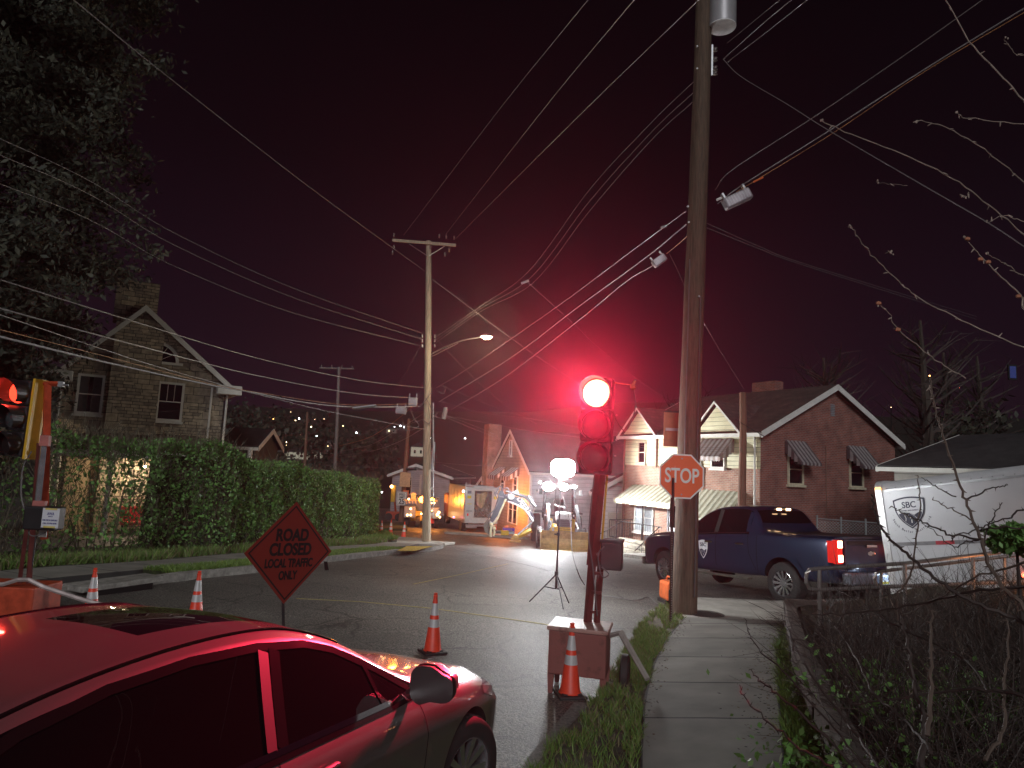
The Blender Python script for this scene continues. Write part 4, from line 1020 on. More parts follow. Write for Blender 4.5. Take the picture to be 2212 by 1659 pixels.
# other poles
def cross(t, base, q0, q1, Y, m):
    inv = Matrix.Translation(-Vector(base)); a, c = inv @ P(*q0, Y), inv @ P(*q1, Y)
    MB().tube([a, c], .07, 4).build('crossarm', m, t)
    b = MB()
    for i in range(4):
        p = a.lerp(c, (i+.2)/3.4); b.cyl(p, p+Vector((0, 0, .3)), .05, n=6)
    b.build('insulator', ins, t)
greyw = mat('grey_pole_wood', (.22, .20, .19), .85, var=.3, scale=4, bump=.4, stretch=(6, 6, .5))
redw = mat('reddish_pole_wood', (.20, .10, .065), .85, var=.3, scale=4, bump=.4, stretch=(6, 6, .5))
b0 = P(722, 1060, 58); t = pole('utility_pole', 'slim grey utility pole with a crossarm beyond the hedge', b0, P(733, 793, 58), .17, .12, greyw, n=10); cross(t, b0, (690, 795), (765, 797), 58, greyw)
b0 = P(866, 1135, 56); t = pole('utility_pole', 'leaning orange lit wooden pole carrying the speed limit sign', b0, P(884, 905, 56), .22, .14, redw, n=10); OP = b0
b0 = P(1603, 1130, 28.3); t = pole('utility_pole', 'reddish wooden pole standing in front of the brick house', b0, P(1605, 848, 28.3), .17, .13, redw, n=12)
b0 = P(607, 1040, 90); t = pole('utility_pole', 'small dark pole rising above the hedge, leftmost of the two', b0, P(611, 938, 90), .2, .12, redw, n=8); cross(t, b0, (590, 938), (632, 940), 90, redw)
b0 = P(657, 1040, 80); t = pole('utility_pole', 'small dark leaning pole above the hedge left of the grey one', b0, P(664, 890, 80), .2, .12, redw, n=8)
# signs on the orange pole
t = thing('speed_limit_sign', 'white SPEED LIMIT 25 sign glowing orange on the leaning pole', 'sign', P(868, 1077, 55.2))
MB().box((0, 0, 0), (.80, .03, 1.05), bev=.01).build('panel', whitem, t)
MB().box((0, -.018, 0), (.72, .005, .97)).build('inner_border', blk, t); MB().box((0, -.022, 0), (.68, .005, .93)).build('face', whitem, t)
Mq = Matrix(((1, 0, 0, 0), (0, 0, -1, -.03), (0, 1, 0, 0), (0, 0, 0, 1)))
text('SPEED', .23, blk, Mq @ Matrix.Translation((0, .31, 0)), t, sx=.8, bold=.006); text('LIMIT', .23, blk, Mq @ Matrix.Translation((0, .09, 0)), t, sx=.85, bold=.006); text('25', .52, blk, Mq @ Matrix.Translation((0, -.24, 0)), t, sx=.95, bold=.01)
t = thing('sign_back', 'blank orange lit rectangular sign high on the leaning pole', 'sign', P(875, 1036, 55.4)); MB().box((0, 0, 0), (.85, .03, 1.15), bev=.01).build('panel', mat('tan_sign', (.42, .30, .18), .6), t); MB().box((0, .03, 0), (.9, .04, .08)).build('bracket', galv, t)
t = thing('stop_sign', 'far stop sign seen from behind beside the speed limit sign', 'stop sign', P(881, 1078, 55.8)); b = MB(); b.prism([Vector((p.x, 0, p.y)) for p in octo(.38, 0)], (0, .03, 0)); b.build('panel', mat('orange_red_back', (.55, .10, .05), .5), t); MB().tube([(0, .03, -1.9), (0, .03, .3)], .04, 4).build('post', galv, t)
t = thing('warning_sign', 'small orange lit sign above the far stop sign', 'sign', P(877, 1066, 55.8)); MB().box((0, 0, 0), (.45, .03, .5), bev=.01).build('panel', MATS['orange_plastic'], t); MB().box((0, .02, -.3), (.06, .03, .6)).build('post', galv, t)
fs = P(847, 1110, 57); fs.z = gz(fs.x, 57)
t = thing('portable_signal', 'far portable traffic signal lit amber left of the speed limit sign', 'traffic signal', fs); inv = Matrix.Translation(-fs)
MB().tube([(0.3, 0, .5), inv @ P(850, 1055, 57)], .08, 4).build('mast', signo, t)
MB().box(inv @ P(850, 1066, 57), (.35, .3, 1.35), bev=.03).build('signal_housing', yellowm, t)
MB().ball(inv @ P(846, 1051, 56.6), .13, 10).build('lens', emis('amber_dot', (1, .55, .2), 14), t)
MB().box((.2, 0, .4), (1.3, .8, .6), bev=.05).build('cabinet', signo, t)
for x in (-.2, .6): MB().lathe([(.05, -.08), (.3, -.08), (.3, .08), (.05, .08)], 12, Matrix.Translation((x, -.45, .3)) @ Matrix.Rotation(R(90), 4, 'X')).build('wheel', tyrem, t)
# ================================================================ VEHICLES
def evalmesh(o):
    dg = bpy.context.evaluated_depsgraph_get(); dg.update()
    return bpy.data.meshes.new_from_object(o.evaluated_get(dg))
def loft(stations, mfun, sub=2, sharp=()):
    # stations: [(x, [(y,z)...])] front to back, ring bottom centre -> top centre on the +y side
    n = len(stations[0][1]); bm = bmesh.new(); rows = []
    for x, ring in stations:
        L_ = [bm.verts.new((x if len(p) < 3 else p[2], p[0], p[1])) for p in ring]
        Rr_ = [L_[0]]+[bm.verts.new((x if len(p) < 3 else p[2], -p[0], p[1])) for p in ring[1:-1]]+[L_[-1]]
        rows.append((L_, Rr_))
    cl = bm.edges.layers.float.new('crease_edge') if 'crease_edge' not in bm.edges.layers.float else bm.edges.layers.float['crease_edge']
    for i in range(len(rows)-1):
        for side in (0, 1):
            a, b_ = rows[i][side], rows[i+1][side]
            for k in range(n-1):
                try: f = bm.faces.new((a[k], a[k+1], b_[k+1], b_[k]))
                except ValueError: continue
                f.material_index = mfun(i, k)
    for i in (0, len(rows)-1):
        a, b_ = rows[i]
        for k in range(n-1):
            vs = [a[k], a[k+1], b_[k+1], b_[k]]; u = []
            for v in vs:
                if v not in u: u.append(v)
            if len(u) > 2:
                f = bm.faces.new(u); f.material_index = 0
    for (i, k, c) in sharp:   # crease along ring k between stations i,i+1
        for s_ in (0, 1):
            e_ = bm.edges.get((rows[i][s_][k], rows[i+1][s_][k]))
            if e_: e_[cl] = c
    bmesh.ops.recalc_face_normals(bm, faces=bm.faces)
    me = bpy.data.meshes.new('loft'); bm.to_mesh(me); bm.free()
    o = bpy.data.objects.new('loft', me); COL.objects.link(o)
    for q in range(4): me.materials.append(bodym_tmp[q])
    md = o.modifiers.new('s', 'SUBSURF'); md.levels = sub; md.render_levels = sub
    return o
def wheelcut(o, spots, r, w):
    for (x, y) in spots:
        c = MB().cyl((x[0], y-w/2, x[1]), (x[0], y+w/2, x[1]), r, n=40).build('cut', bodym_tmp[3])
        c.data.materials.clear(); [c.data.materials.append(bodym_tmp[q]) for q in range(4)]
        for p in c.data.polygons: p.material_index = 3
        md = o.modifiers.new('b', 'BOOLEAN'); md.operation = 'DIFFERENCE'; md.object = c; md.solver = 'EXACT'
    me = evalmesh(o)
    for md in list(o.modifiers):
        if md.type == 'BOOLEAN': bpy.data.objects.remove(md.object)
    bpy.data.objects.remove(o); return me
def split(me, names, parent, mats_):
    outs = []; bm0 = bmesh.new(); bm0.from_mesh(me)
    for q, nm in enumerate(names):
        bm = bm0.copy(); bmesh.ops.delete(bm, geom=[f for f in bm.faces if f.material_index != q], context='FACES')
        if not bm.faces: bm.free(); outs.append(None); continue
        for f in bm.faces: f.smooth = True; f.material_index = 0
        m = bpy.data.meshes.new(nm); bm.to_mesh(m); bm.free(); m.materials.append(mats_[q])
        try: m.set_sharp_from_angle(angle=R(35))
        except Exception: pass
        o = bpy.data.objects.new(nm, m); COL.objects.link(o); o.parent = parent; outs.append(o)
    bvh = BVHTree.FromBMesh(bm0); bm0.free()
    for o in list(outs):       # one object for each loose piece of a part
        if o is None or o.name.startswith('body'): continue
        bm = bmesh.new(); bm.from_mesh(o.data); todo = set(bm.verts); isl = []
        while todo:
            v0 = todo.pop(); grp = {v0}; st__ = [v0]
            while st__:
                for e_ in st__.pop().link_edges:
                    for w in e_.verts:
                        if w in todo: todo.discard(w); grp.add(w); st__.append(w)
            isl.append({v.index for v in grp})
        if len(isl) > 1:
            for k, ids in enumerate(isl):
                b2 = bmesh.new(); b2.from_mesh(o.data); b2.verts.ensure_lookup_table(); bmesh.ops.delete(b2, geom=[v for v in b2.verts if v.index not in ids], context='VERTS')
                m2 = bpy.data.meshes.new(o.name.split('.')[0]); b2.to_mesh(m2); b2.free(); m2.materials.append(o.data.materials[0])
                if k == 0: first_ = m2
                else: o2 = bpy.data.objects.new(o.name.split('.')[0], m2); COL.objects.link(o2); o2.parent = parent
            o.data = first_
        bm.free()
    return outs, bvh
def ribbon(bvh, pts, w, off=.004, side=-1, name='trim', m=None, parent=None, th=0.0):
    # pts in (x,z) cast sideways on the body, side -1 = right
    P3 = []
    pts = [Vector((x, z)) for x, z in pts]; dense = []
    for a, b_ in zip(pts, pts[1:]):
        n = max(1, int((b_-a).length/.04)); dense += [a.lerp(b_, i/n) for i in range(n)]
    dense.append(pts[-1]); b = MB(); vs = []
    for i, p in enumerate(dense):
        d = dense[min(i+1, len(dense)-1)]-dense[max(i-1, 0)]; d.normalize(); nn = Vector((-d.y, d.x))*w/2
        row = []
        for q in (p-nn, p+nn):
            h = bvh.ray_cast(Vector((q.x, side*3, q.y)), Vector((0, -side, 0)))
            row.append(h[0]+h[1]*off if h[0] else None)
        if None in row: continue
        vs.append(row)
    flat = [v for r_ in vs for v in r_]
    b.add(flat, [(2*i, 2*i+1, 2*i+3, 2*i+2) for i in range(len(vs)-1)])
    return b.build(name, m, parent, smooth=True) if vs else None
def wheel(parent, c, r, w, nsp=10, side=-1, rm=None, steer=0, rr=.70):
    M = Matrix.Translation(c) @ Matrix.Rotation(steer, 4, 'Z') @ Matrix.Rotation(R(90)*(1 if side < 0 else -1), 4, 'X')
    t_ = MB().lathe([(r*rr, -w/2), (r*.90, -w/2), (r*.97, -w*.42), (r, -w*.3), (r, w*.3), (r*.97, w*.42), (r*.90, w/2), (r*rr, w/2), (r*rr*.98, w*.3), (r*rr*.98, -w*.3)], 44, M, cap=False).build('wheel', tyrem, parent, smooth=True)
    tr = MB()
    for i in range(36):
        a = 2*math.pi*i/36; c0 = Vector((r*math.cos(a), r*math.sin(a), 0))
        tr.box(c0, (.012, r*.09, w*.66), Matrix.Rotation(a, 3, 'Z') @ Matrix.Rotation(.3*(1 if i % 2 else -1), 3, 'X'))
    tr.v = [tuple(M @ Vector(v)) for v in tr.v]; tr.build('tread', tyrem, t_)
    b = MB(); b.lathe([(r*rr, w*.46), (r*rr*.95, w*.48), (r*rr*.92, w*.36), (r*rr*.92, -w*.3)], 40, M, cap=False)
    b.lathe([(.001, w*.36), (r*.12, w*.36), (r*.14, w*.30), (r*.14, w*.2)], 20, M, cap=False)
    for i in range(nsp):
        a = 2*math.pi*i/nsp; wd = r*.075
        ro = Matrix.Rotation(a, 4, 'Z')
        for dd in ((-.085, .5) if nsp < 9 else (0,)):
            p = [(r*.10, -wd*.55, w*.33), (r*rr*.94, -wd*.9, w*.43), (r*rr*.94, wd*.9, w*.43), (r*.10, wd*.55, w*.33)]
            b.prism([M @ (ro @ Matrix.Rotation(dd if nsp < 9 else 0, 4, 'Z') @ Vector(q)) for q in p], (M.to_3x3() @ Vector((0, 0, -.03))))
    b.build('rim', rm or rimm, t_, smooth=True)
    MB().lathe([(.001, .0), (r*rr*.9, .0)], 24, M @ Matrix.Translation((0, 0, w*.05))).build('brake_disc', blackm, t_)
    return t_
# ---------------- silver sedan ----------------
carp = None
m_, t_, b_ = newmat('silver_car_paint'); carp = m_
b_.inputs['Base Color'].default_value = (.14, .137, .134, 1); b_.inputs['Metallic'].default_value = .55; b_.inputs['Roughness'].default_value = .38
b_.inputs['Coat Weight'].default_value = 1; b_.inputs['Coat Roughness'].default_value = .05
nz = t_.nodes.new('ShaderNodeTexNoise'); nz.inputs['Scale'].default_value = 900; tc = t_.nodes.new('ShaderNodeTexCoord'); t_.links.new(tc.outputs['Object'], nz.inputs[0])
bp = t_.nodes.new('ShaderNodeBump'); bp.inputs['Strength'].default_value = .06; bp.inputs['Distance'].default_value = .001; t_.links.new(nz.outputs[0], bp.inputs['Height']); t_.links.new(bp.outputs[0], b_.inputs['Normal'])
gl, _t, b_ = newmat('car_glass'); b_.inputs['Base Color'].default_value = (.004, .004, .005, 1); b_.inputs['Roughness'].default_value = .01; b_.inputs['Specular IOR Level'].default_value = .6; b_.inputs['IOR'].default_value = 1.5
bodym_tmp = [carp, gl, blackp, MATS['void_black']]
def ring(w, zb, yr, zr, zt, lo=.20, wm=1.0, bulge=0):
    # bottom centre, bottom edge, rocker, lower side, mid side, shoulder, belt, rail outer, rail inner, mid roof, centre
    return [(0, lo), (w*.86, lo+.01), (w*.965, lo+.09), (w*.985, lo+.24), (w*.99, (lo+.24+zb)/2+.04), (w*.985, zb-.09), (w*.925, zb), (yr, zr), (yr-.075, zr+.035), (yr*.52, zt-.018), (0, zt)]
st = [
 (4.60, ring(.50, .50, .36, .53, .56, .26)),
 (4.54, ring(.70, .60, .50, .64, .68, .21)),
 (4.36, ring(.82, .69, .60, .74, .78, .18)),
 (4.05, ring(.875, .77, .66, .82, .86, .18)),
 (3.70, ring(.895, .84, .70, .875, .92, .18)),
 (3.38, ring(.895, .885, .73, .92, .975, .18)),
 (3.14, ring(.890, .915, .765, .95, 1.02, .18)),
 (2.80, ring(.890, .935, .675, 1.145, 1.235, .18)),
 (2.50, ring(.890, .950, .610, 1.30, 1.375, .18)),
 (2.15, ring(.892, .965, .575, 1.385, 1.445, .18)),
 (1.65, ring(.895, .985, .560, 1.405, 1.465, .18)),
 (1.15, ring(.895, 1.00, .545, 1.365, 1.425, .18)),
 (0.80, ring(.893, 1.015, .535, 1.285, 1.345, .18)),
 (0.48, ring(.885, 1.02, .56, 1.165, 1.21, .19)),
 (0.22, ring(.86, 1.00, .62, 1.055, 1.085, .22)),
 (0.06, ring(.78, .93, .58, .98, 1.00, .28)),
 (0.00, ring(.66, .78, .46, .82, .84, .34)),
]
st = [(x, [(p[0], p[1] if q < 7 else .97+(p[1]-.97)*(.98)) for q, p in enumerate(r_)]) for x, r_ in st]
def mf(i, k):
    if k == 6 and 6 <= i <= 11: return 1              # side glass
    if k in (8, 9) and 6 <= i <= 7: return 1   # windscreen
    if k in (8, 9) and i in (12, 13): return 1        # rear screen
    if k == 9 and i in (8, 9): return 2              # sunroof
    return 0
sharp = [(i, 6, .55) for i in range(5, 13)]+[(i, 7, .5) for i in range(6, 13)]+[(i, 8, .45) for i in range(5, 13)]+[(i, 4, .35) for i in range(3, 14)]
o = loft(st, mf, 3, sharp)
WR = .325
me = wheelcut(o, [((3.70, .33), s*.85) for s in (-1, 1)]+[((.98, .33), s*.85) for s in (-1, 1)], .375, .50)
hd = R(21.5); hv = Vector((math.sin(hd), math.cos(hd), 0)); nv = Vector((hv.y, -hv.x, 0))
org = nv*(-2.71)+hv*.49; fr_ = nv*(-2.71)+hv*5.09
org.z = gz(org.x, org.y)+.0; fr_.z = gz(fr_.x, fr_.y)+.0
xa = (fr_-org).normalized(); ya = Vector((0, 0, 1)).cross(xa).normalized()
sedan = thing('sedan', 'silver sedan with a sunroof in the foreground, washed in red signal light', 'car', M=frame(org, xa, ya))
GH = lambda L_: [(x, z if z < 1.0 else .97+(z-.97)*.98) for x, z in L_]
outs, bvh = split(me, ['body', 'window_glass', 'sunroof', 'wheel_well'], sedan, [carp, gl, gl, MATS['void_black']])
body = outs[0]
blackt = mat('black_gloss_trim', (.008, .008, .009), .15, var=0, coat=.6)
chrome = mat('chrome', (.7, .7, .7), .08, 1.0, var=0)
for s_ in (-1, 1):
    ribbon(bvh, [(.66, 1.04), (1.15, 1.022), (1.65, 1.005), (2.15, .985), (2.8, .957), (3.02, .952)], .022, .006, s_, 'belt_trim', chrome, body)
    ribbon(bvh, [(.66, 1.02), (1.15, 1.00), (1.65, .984), (2.15, .964), (2.8, .937), (3.04, .932)], .024, .004, s_, 'belt_seal', blackt, body)
    ribbon(bvh, GH([(3.04, .965), (2.80, 1.11), (2.50, 1.262), (2.30, 1.325), (2.0, 1.365), (1.65, 1.377), (1.3, 1.355), (1.0, 1.30), (.75, 1.215), (.58, 1.12)]), .030, .004, s_, 'window_seal', blackt, body)
    ribbon(bvh, GH([(1.88, 1.00), (1.96, 1.2), (2.02, 1.345)]), .055, .006, s_, 'pillar', carp if False else mat('pillar_paint', (.07, .07, .07), .35, .5, var=0), body)
    ribbon(bvh, GH([(1.95, 1.00), (2.03, 1.2), (2.09, 1.34)]), .06, .005, s_, 'pillar', blackt, body)
    ribbon(bvh, GH([(2.74, .97), (2.72, 1.03), (2.71, 1.12), (2.70, 1.165)]), .03, .005, s_, 'pillar', blackt, body)
    ribbon(bvh, GH([(.93, 1.04), (.86, 1.15), (.84, 1.22)]), .03, .005, s_, 'pillar', blackt, body)
    for pts in ([(1.90, .98), (1.93, .6), (1.90, .32)], [(3.06, .90), (3.12, .72), (3.08, .32)], [(1.05, .98), (1.2, .8), (1.34, .5), (1.30, .34)]):
        ribbon(bvh, pts, .009, .0015, s_, 'door_seam', MATS['void_black'], body)
    dh = MB(); dh.box((2.12, s_*.905, .87), (.20, .03, .028), bev=.01); dh.build('door_handle', carp, body)
    dh = MB(); dh.box((1.22, s_*.90, .89), (.20, .03, .028), bev=.01); dh.build('door_handle', carp, body)
# black ditch mouldings on the roof
for s_ in (-1, 1):
    pts = []
    for x in np.linspace(.7, 2.62, 40):
        y = s_*(.50 if x < 2.2 else .50+(x-2.2)*.16)
        h = bvh.ray_cast(Vector((x, y, 3)), Vector((0, 0, -1)))
        if h[0]: pts.append(h[0]+Vector((0, 0, .002)))
    MB().tube(pts, .008, 5).build('roof_moulding', blackt, body)
# mirrors
for s_ in (-1, 1):
    c = Vector((2.95, s_*.99, 1.04))
    def mshape(off, sc, cut):
        b = MB(); prof = []
        for i_ in range(9):
            f = i_/8; r_ = (1-.92*f**2.6)**.55
            row = []
            for k in range(20):
                a = 2*math.pi*k/20; ca, sa = math.cos(a), math.sin(a)
                yy = .128*np.sign(ca)*abs(ca)**.6; zz = .088*np.sign(sa)*abs(sa)**.62*(1-.16*np.sign(ca)*s_)
                row.append(c+off+Vector((-.055+.15*f, yy*r_*sc, zz*r_*sc+.012*f)))
            prof.append(row)
        vs = [v for r__ in prof for v in r__]
        b.add(vs, [(i_*20+k, i_*20+(k+1) % 20, i_*20+20+(k+1) % 20, i_*20+20+k) for i_ in range(8) for k in range(20)]+[tuple(range(19, -1, -1)), tuple(range(160, 180))])
        return b
    mo = mshape(Vector((0, 0, 0)), 1.0, 0).build('mirror', blackp, sedan, smooth=True)
    mc = mshape(Vector((.012, s_*.002, .004)), 1.02, 1).build('mirror_cap', carp, mo, smooth=True)
    bmx = bmesh.new(); bmx.from_mesh(mc.data); bmesh.ops.delete(bmx, geom=[v for v in bmx.verts if v.co.x < c.x-.03 or v.co.z < c.z-.02], context='VERTS'); bmx.to_mesh(mc.data); bmx.free()
    MB().tube([c+Vector((0, -s_*.08, -.05)), Vector((2.98, s_*.82, .965))], [.035, .03], 8).build('mirror_arm', blackp, mo)
# headlights
hl_glass = mat('headlamp_lens', (.45, .46, .48), .05, .3, var=.1, coat=1)
for s_ in (-1, 1):
    pts = [(4.43, .60), (4.47, .68), (4.25, .735), (4.02, .755), (3.98, .72), (4.15, .66)]
    b = MB(); vs = []
    for x, z in pts:
        h = bvh.ray_cast(Vector((x, s_*3, z)), Vector((0, -s_, 0))); vs.append(h[0]+h[1]*.006 if h[0] else Vector((x, s_*.8, z)))
    cc = sum(vs, Vector())/len(vs); h = bvh.ray_cast(Vector((cc.x, s_*3, cc.z)), Vector((0, -s_, 0))); cc = h[0]+h[1]*.02
    b.add(vs+[cc], [(i, (i+1) % len(vs), len(vs)) for i in range(len(vs))]); b.build('headlight', hl_glass, sedan)
    wheel(sedan, (3.70, s_*.80, WR), WR, .205, 10, s_, steer=R(-14) if True else 0, rr=.66); wheel(sedan, (.98, s_*.80, WR), WR, .205, 10, s_, rr=.66)
MB().box((4.62, 0, .34), (.03, .9, .16), bev=.01).build('grille', blackp, sedan)
# ---------------- blue pickup ----------------
pbm, t_, b_ = newmat('blue_truck_paint')
b_.inputs['Base Color'].default_value = (.013, .024, .062, 1); b_.inputs['Metallic'].default_value = .4; b_.inputs['Roughness'].default_value = .35; b_.inputs['Coat Weight'].default_value = 1; b_.inputs['Coat Roughness'].default_value = .05
bodym_tmp = [pbm, gl, blackp, MATS['void_black']]
def tring(w, zb, yr, zr, zt, lo=.48, x7=None):
    return [(0, lo), (w*.90, lo), (w*.97, lo+.05), (w*1.0, lo+.28), (w*.995, (lo+.28+zb)/2+.03), (w*.985, zb-.08), (w*.955, zb), (yr, zr), (yr-.07, zr+.04), (yr*.5, zt-.01), (0, zt)]
st = [
 (5.88, tring(.86, .98, .70, 1.04, 1.06, .50)),
 (5.80, tring(.97, 1.10, .78, 1.16, 1.18, .42)),
 (5.45, tring(1.0, 1.18, .80, 1.22, 1.26, .48)),
 (4.95, tring(1.01, 1.22, .82, 1.26, 1.31, .50)),
 (4.45, tring(1.01, 1.24, .84, 1.28, 1.34, .48)),
 (4.30, tring(1.01, 1.245, .86, 1.30, 1.37, .48)),
 (3.85, tring(1.01, 1.25, .78, 1.62, 1.70, .48)),
 (3.45, tring(1.01, 1.27, .74, 1.83, 1.91, .48)),
 (3.00, tring(1.01, 1.30, .73, 1.89, 1.965, .48)),
 (2.45, tring(1.01, 1.32, .73, 1.89, 1.965, .48)),
 (2.12, tring(1.01, 1.33, .74, 1.85, 1.925, .48)),
 (1.92, tring(1.01, 1.335, .83, 1.52, 1.55, .50)),
 (1.84, tring(1.01, 1.335, .90, 1.37, 1.375, .50)),
 (1.50, tring(1.01, 1.335, .90, 1.36, 1.365, .50)),
 (.70, tring(1.01, 1.335, .90, 1.36, 1.365, .50)),
 (.10, tring(1.0, 1.335, .90, 1.36, 1.365, .50)),
 (.02, tring(.97, 1.33, .88, 1.35, 1.355, .55)),
]
def mf2(i, k):
    if k == 6 and 5 <= i <= 8: return 1
    if k == 6 and i in (9,): return 1
    if k in (8, 9) and 5 <= i <= 6: return 1
    if k in (8, 9) and i == 10: return 1
    if k in (8, 9) and 12 <= i <= 14: return 2
    return 0
sharp = [(i, 6, .8) for i in range(3, 16)]+[(i, 7, .6) for i in range(5, 16)]+[(i, 8, .5) for i in range(5, 12)]+[(i, 1, .6) for i in range(0, 16)]
o = loft(st, mf2, 2, sharp)
FX, RX, TR_ = 4.93, 1.25, .41
me = wheelcut(o, [((FX, .42), s*.92) for s in (-1, 1)]+[((RX, .42), s*.92) for s in (-1, 1)], .50, .55)
pr_ = G(1694, 1306); _c = [(abs((P(1437, 1256, y_/50)-P(1694, 1306, pr_.y)).xy.length-3.68), y_/50) for y_ in range(int(pr_.y*50)+20, 1000)]
pf_ = P(1437, 1256, min(_c)[1]); pf_.z = gz(pf_.x, pf_.y); print('TRUCK', pr_, pf_)      # outer near side wheels
dirv = (pf_-pr_); dirv.z = 0; dirv.normalize(); nearv = Vector((-dirv.y, dirv.x, 0))   # to the truck's left
x3 = (pf_-pr_).normalized(); pr_m = pr_ - dirv*RX - nearv*.98
org = pr_m.copy(); org.z = gz(pr_.x, pr_.y)-(pf_-pr_).z/(pf_-pr_).length*RX
y3 = nearv
pick = thing('pickup_truck', 'dark blue crew cab pickup truck with lit tail lamps and a white door shield', 'pickup truck', M=frame(org, x3, y3))
outs, bvh = split(me, ['body', 'window_glass', 'tonneau_cover', 'wheel_well'], pick, [pbm, gl, blackp, MATS['void_black']])
body = outs[0]
for s_ in (-1, 1):
    ribbon(bvh, [(4.22, 1.29), (3.9, 1.285), (3.6, 1.30), (3.1, 1.335), (2.3, 1.36), (2.15, 1.38)], .022, .006, s_, 'belt_trim', MATS['chrome'] if False else chrome, body)
    ribbon(bvh, [(4.22, 1.34), (3.87, 1.575), (3.5, 1.76), (3.2, 1.84), (2.9, 1.855), (2.45, 1.855), (2.30, 1.82), (2.24, 1.6), (2.19, 1.40)], .03, .004, s_, 'window_seal', blackt, body)
    ribbon(bvh, [(3.14, 1.34), (3.12, 1.6), (3.10, 1.85)], .13, .006, s_, 'pillar', MATS['pillar_paint'], body)
    ribbon(bvh, [(2.17, 1.38), (2.20, 1.6), (2.18, 1.84)], .10, .006, s_, 'pillar', pbm, body)
    for pts in ([(3.12, 1.30), (3.12, .62)], [(4.24, 1.24), (4.26, .9), (4.22, .60)], [(2.16, 1.34), (2.12, .95), (1.95, .62)], [(1.90, 1.32), (1.90, .58)]):
        ribbon(bvh, pts, .014, .002, s_, 'door_seam', MATS['void_black'], body)
    for x in (3.32, 2.36): MB().box((x, s_*1.02, 1.13), (.24, .05, .05), bev=.02).build('door_handle', chrome, body)
    # arch flares
    for ax in (FX, RX):
        pts = [(ax+.55*math.cos(R(a)), .42+.55*math.sin(R(a))) for a in range(-5, 186, 8)]
        ribbon(bvh, pts, .10, .022, s_, 'arch_flare', pbm, body)
    MB().box((3.3, s_*.96, .42), (2.3, .16, .05), bev=.02).build('running_board', mat('step_metal', (.25, .24, .2), .35, .7), pick)
    # mirror
    c = Vector((4.12, s_*1.16, 1.42)); MB().box(c, (.12, .20, .24), bev=.04).build('mirror', blackp, pick, smooth=True)
    # tail light
    tl = emis('tail_lamp_red', (1, .06, .03), 2.2); tl2 = emis('tail_lamp_hot', (1, .35, .22), 14)
    t1 = MB().box((.0, s_*.90, 1.10), (.10, .17, .44), bev=.02).build('tail_light', mat('tail_red_plastic', (.35, .01, .01), .2, emit=(1, .03, .02), es=.5), pick)
    b = MB(); b.box((.055, s_*.985, 1.10), (.19, .03, .40), bev=.01); b.build('lens', MATS['tail_red_plastic'], t1)
    for z in (1.24, .98): MB().box((-.055, s_*.89, z), (.012, .12, .13), bev=.005).build('lamp', tl2, t1)
    wheel(pick, (FX, s_*.88, TR_), TR_, .27, 12, s_, rr=.62, steer=R(-6)); wheel(pick, (RX, s_*.88, TR_), TR_, .27, 12, s_, rr=.62)
    MB().box((5.84, s_*.72, 1.02), (.12, .36, .26), bev=.03).build('headlight', mat('bright_headlamp', (.6, .62, .65), .1, .4, coat=1), pick)
tg = MB(); tg.box((-.005, 0, 1.05), (.05, 1.46, .56), bev=.02); tg.build('tailgate', pbm, pick)
MB().box((-.04, 0, 1.26), (.03, 1.3, .07), bev=.01).build('tailgate_spoiler', blackp, pick)
MB().ball((-.035, 0, 1.06), .11, 14, (.15, 1.0, .45)).build('badge', chrome, pick)
MB().box((-.05, 0, 1.20), (.03, .30, .06), bev=.01).build('tailgate_handle', chrome, pick)
MB().box((-.16, 0, .62), (.22, 1.80, .22), bev=.04).build('bumper', mat('steel_bumper', (.25, .27, .32), .3, .8), pick)
pl = MB().box((-.29, 0, .60), (.012, .33, .17)).build('number_plate', mat('plate_white', (.5, .6, .7), .5, emit=(.55, .75, 1), es=.9), pick)
MB().box((-.298, 0, .545), (.006, .33, .045)).build('plate_band', mat('plate_yellow', (.6, .55, .1), .5, emit=(.8, .8, .2), es=.3), pl)
Mpl = frame((-.298, .0, .615), (0, -1, 0), (0, 0, 1)); text('ZTX 5363', .075, mat('plate_blue', (.05, .08, .3), .5), Mpl, pl, sx=.8)
MB().ball((-.27, -.62, .62), .045, 10).build('reverse_lamp', emis('white_marker', (.85, .92, 1), 14), pick)
MB().box((-.35, .35, .45), (.3, .08, .08)).build('tow_bar', blackm, pick)
b = MB(); b.box((2.12, 0, 1.88), (.05, .40, .05), bev=.01); b.build('brake_lamp_housing', blackp, pick)
for y in (-.14, .14): MB().box((2.03, y, 1.875), (.03, .13, .05), bev=.01).build('cargo_lamp', emis('amber_cargo', (1, .62, .32), 9), pick)
MB().box((5.93, 0, .85), (.05, 1.2, .45), bev=.02).build('grille', chrome, pick)
MB().box((5.92, 0, .52), (.15, 1.8, .2), bev=.05).build('front_bumper', chrome, pick)
for y in (-.38, .38):
    b = MB(); b.box((3.25, y, 1.35), (.16, .5, .6), bev=.06); b.ball((3.27, y, 1.72), .12, 10, (.6, 1, .8)); b.build('seat', mat('dark_seat', (.03, .03, .035), .8), pick)
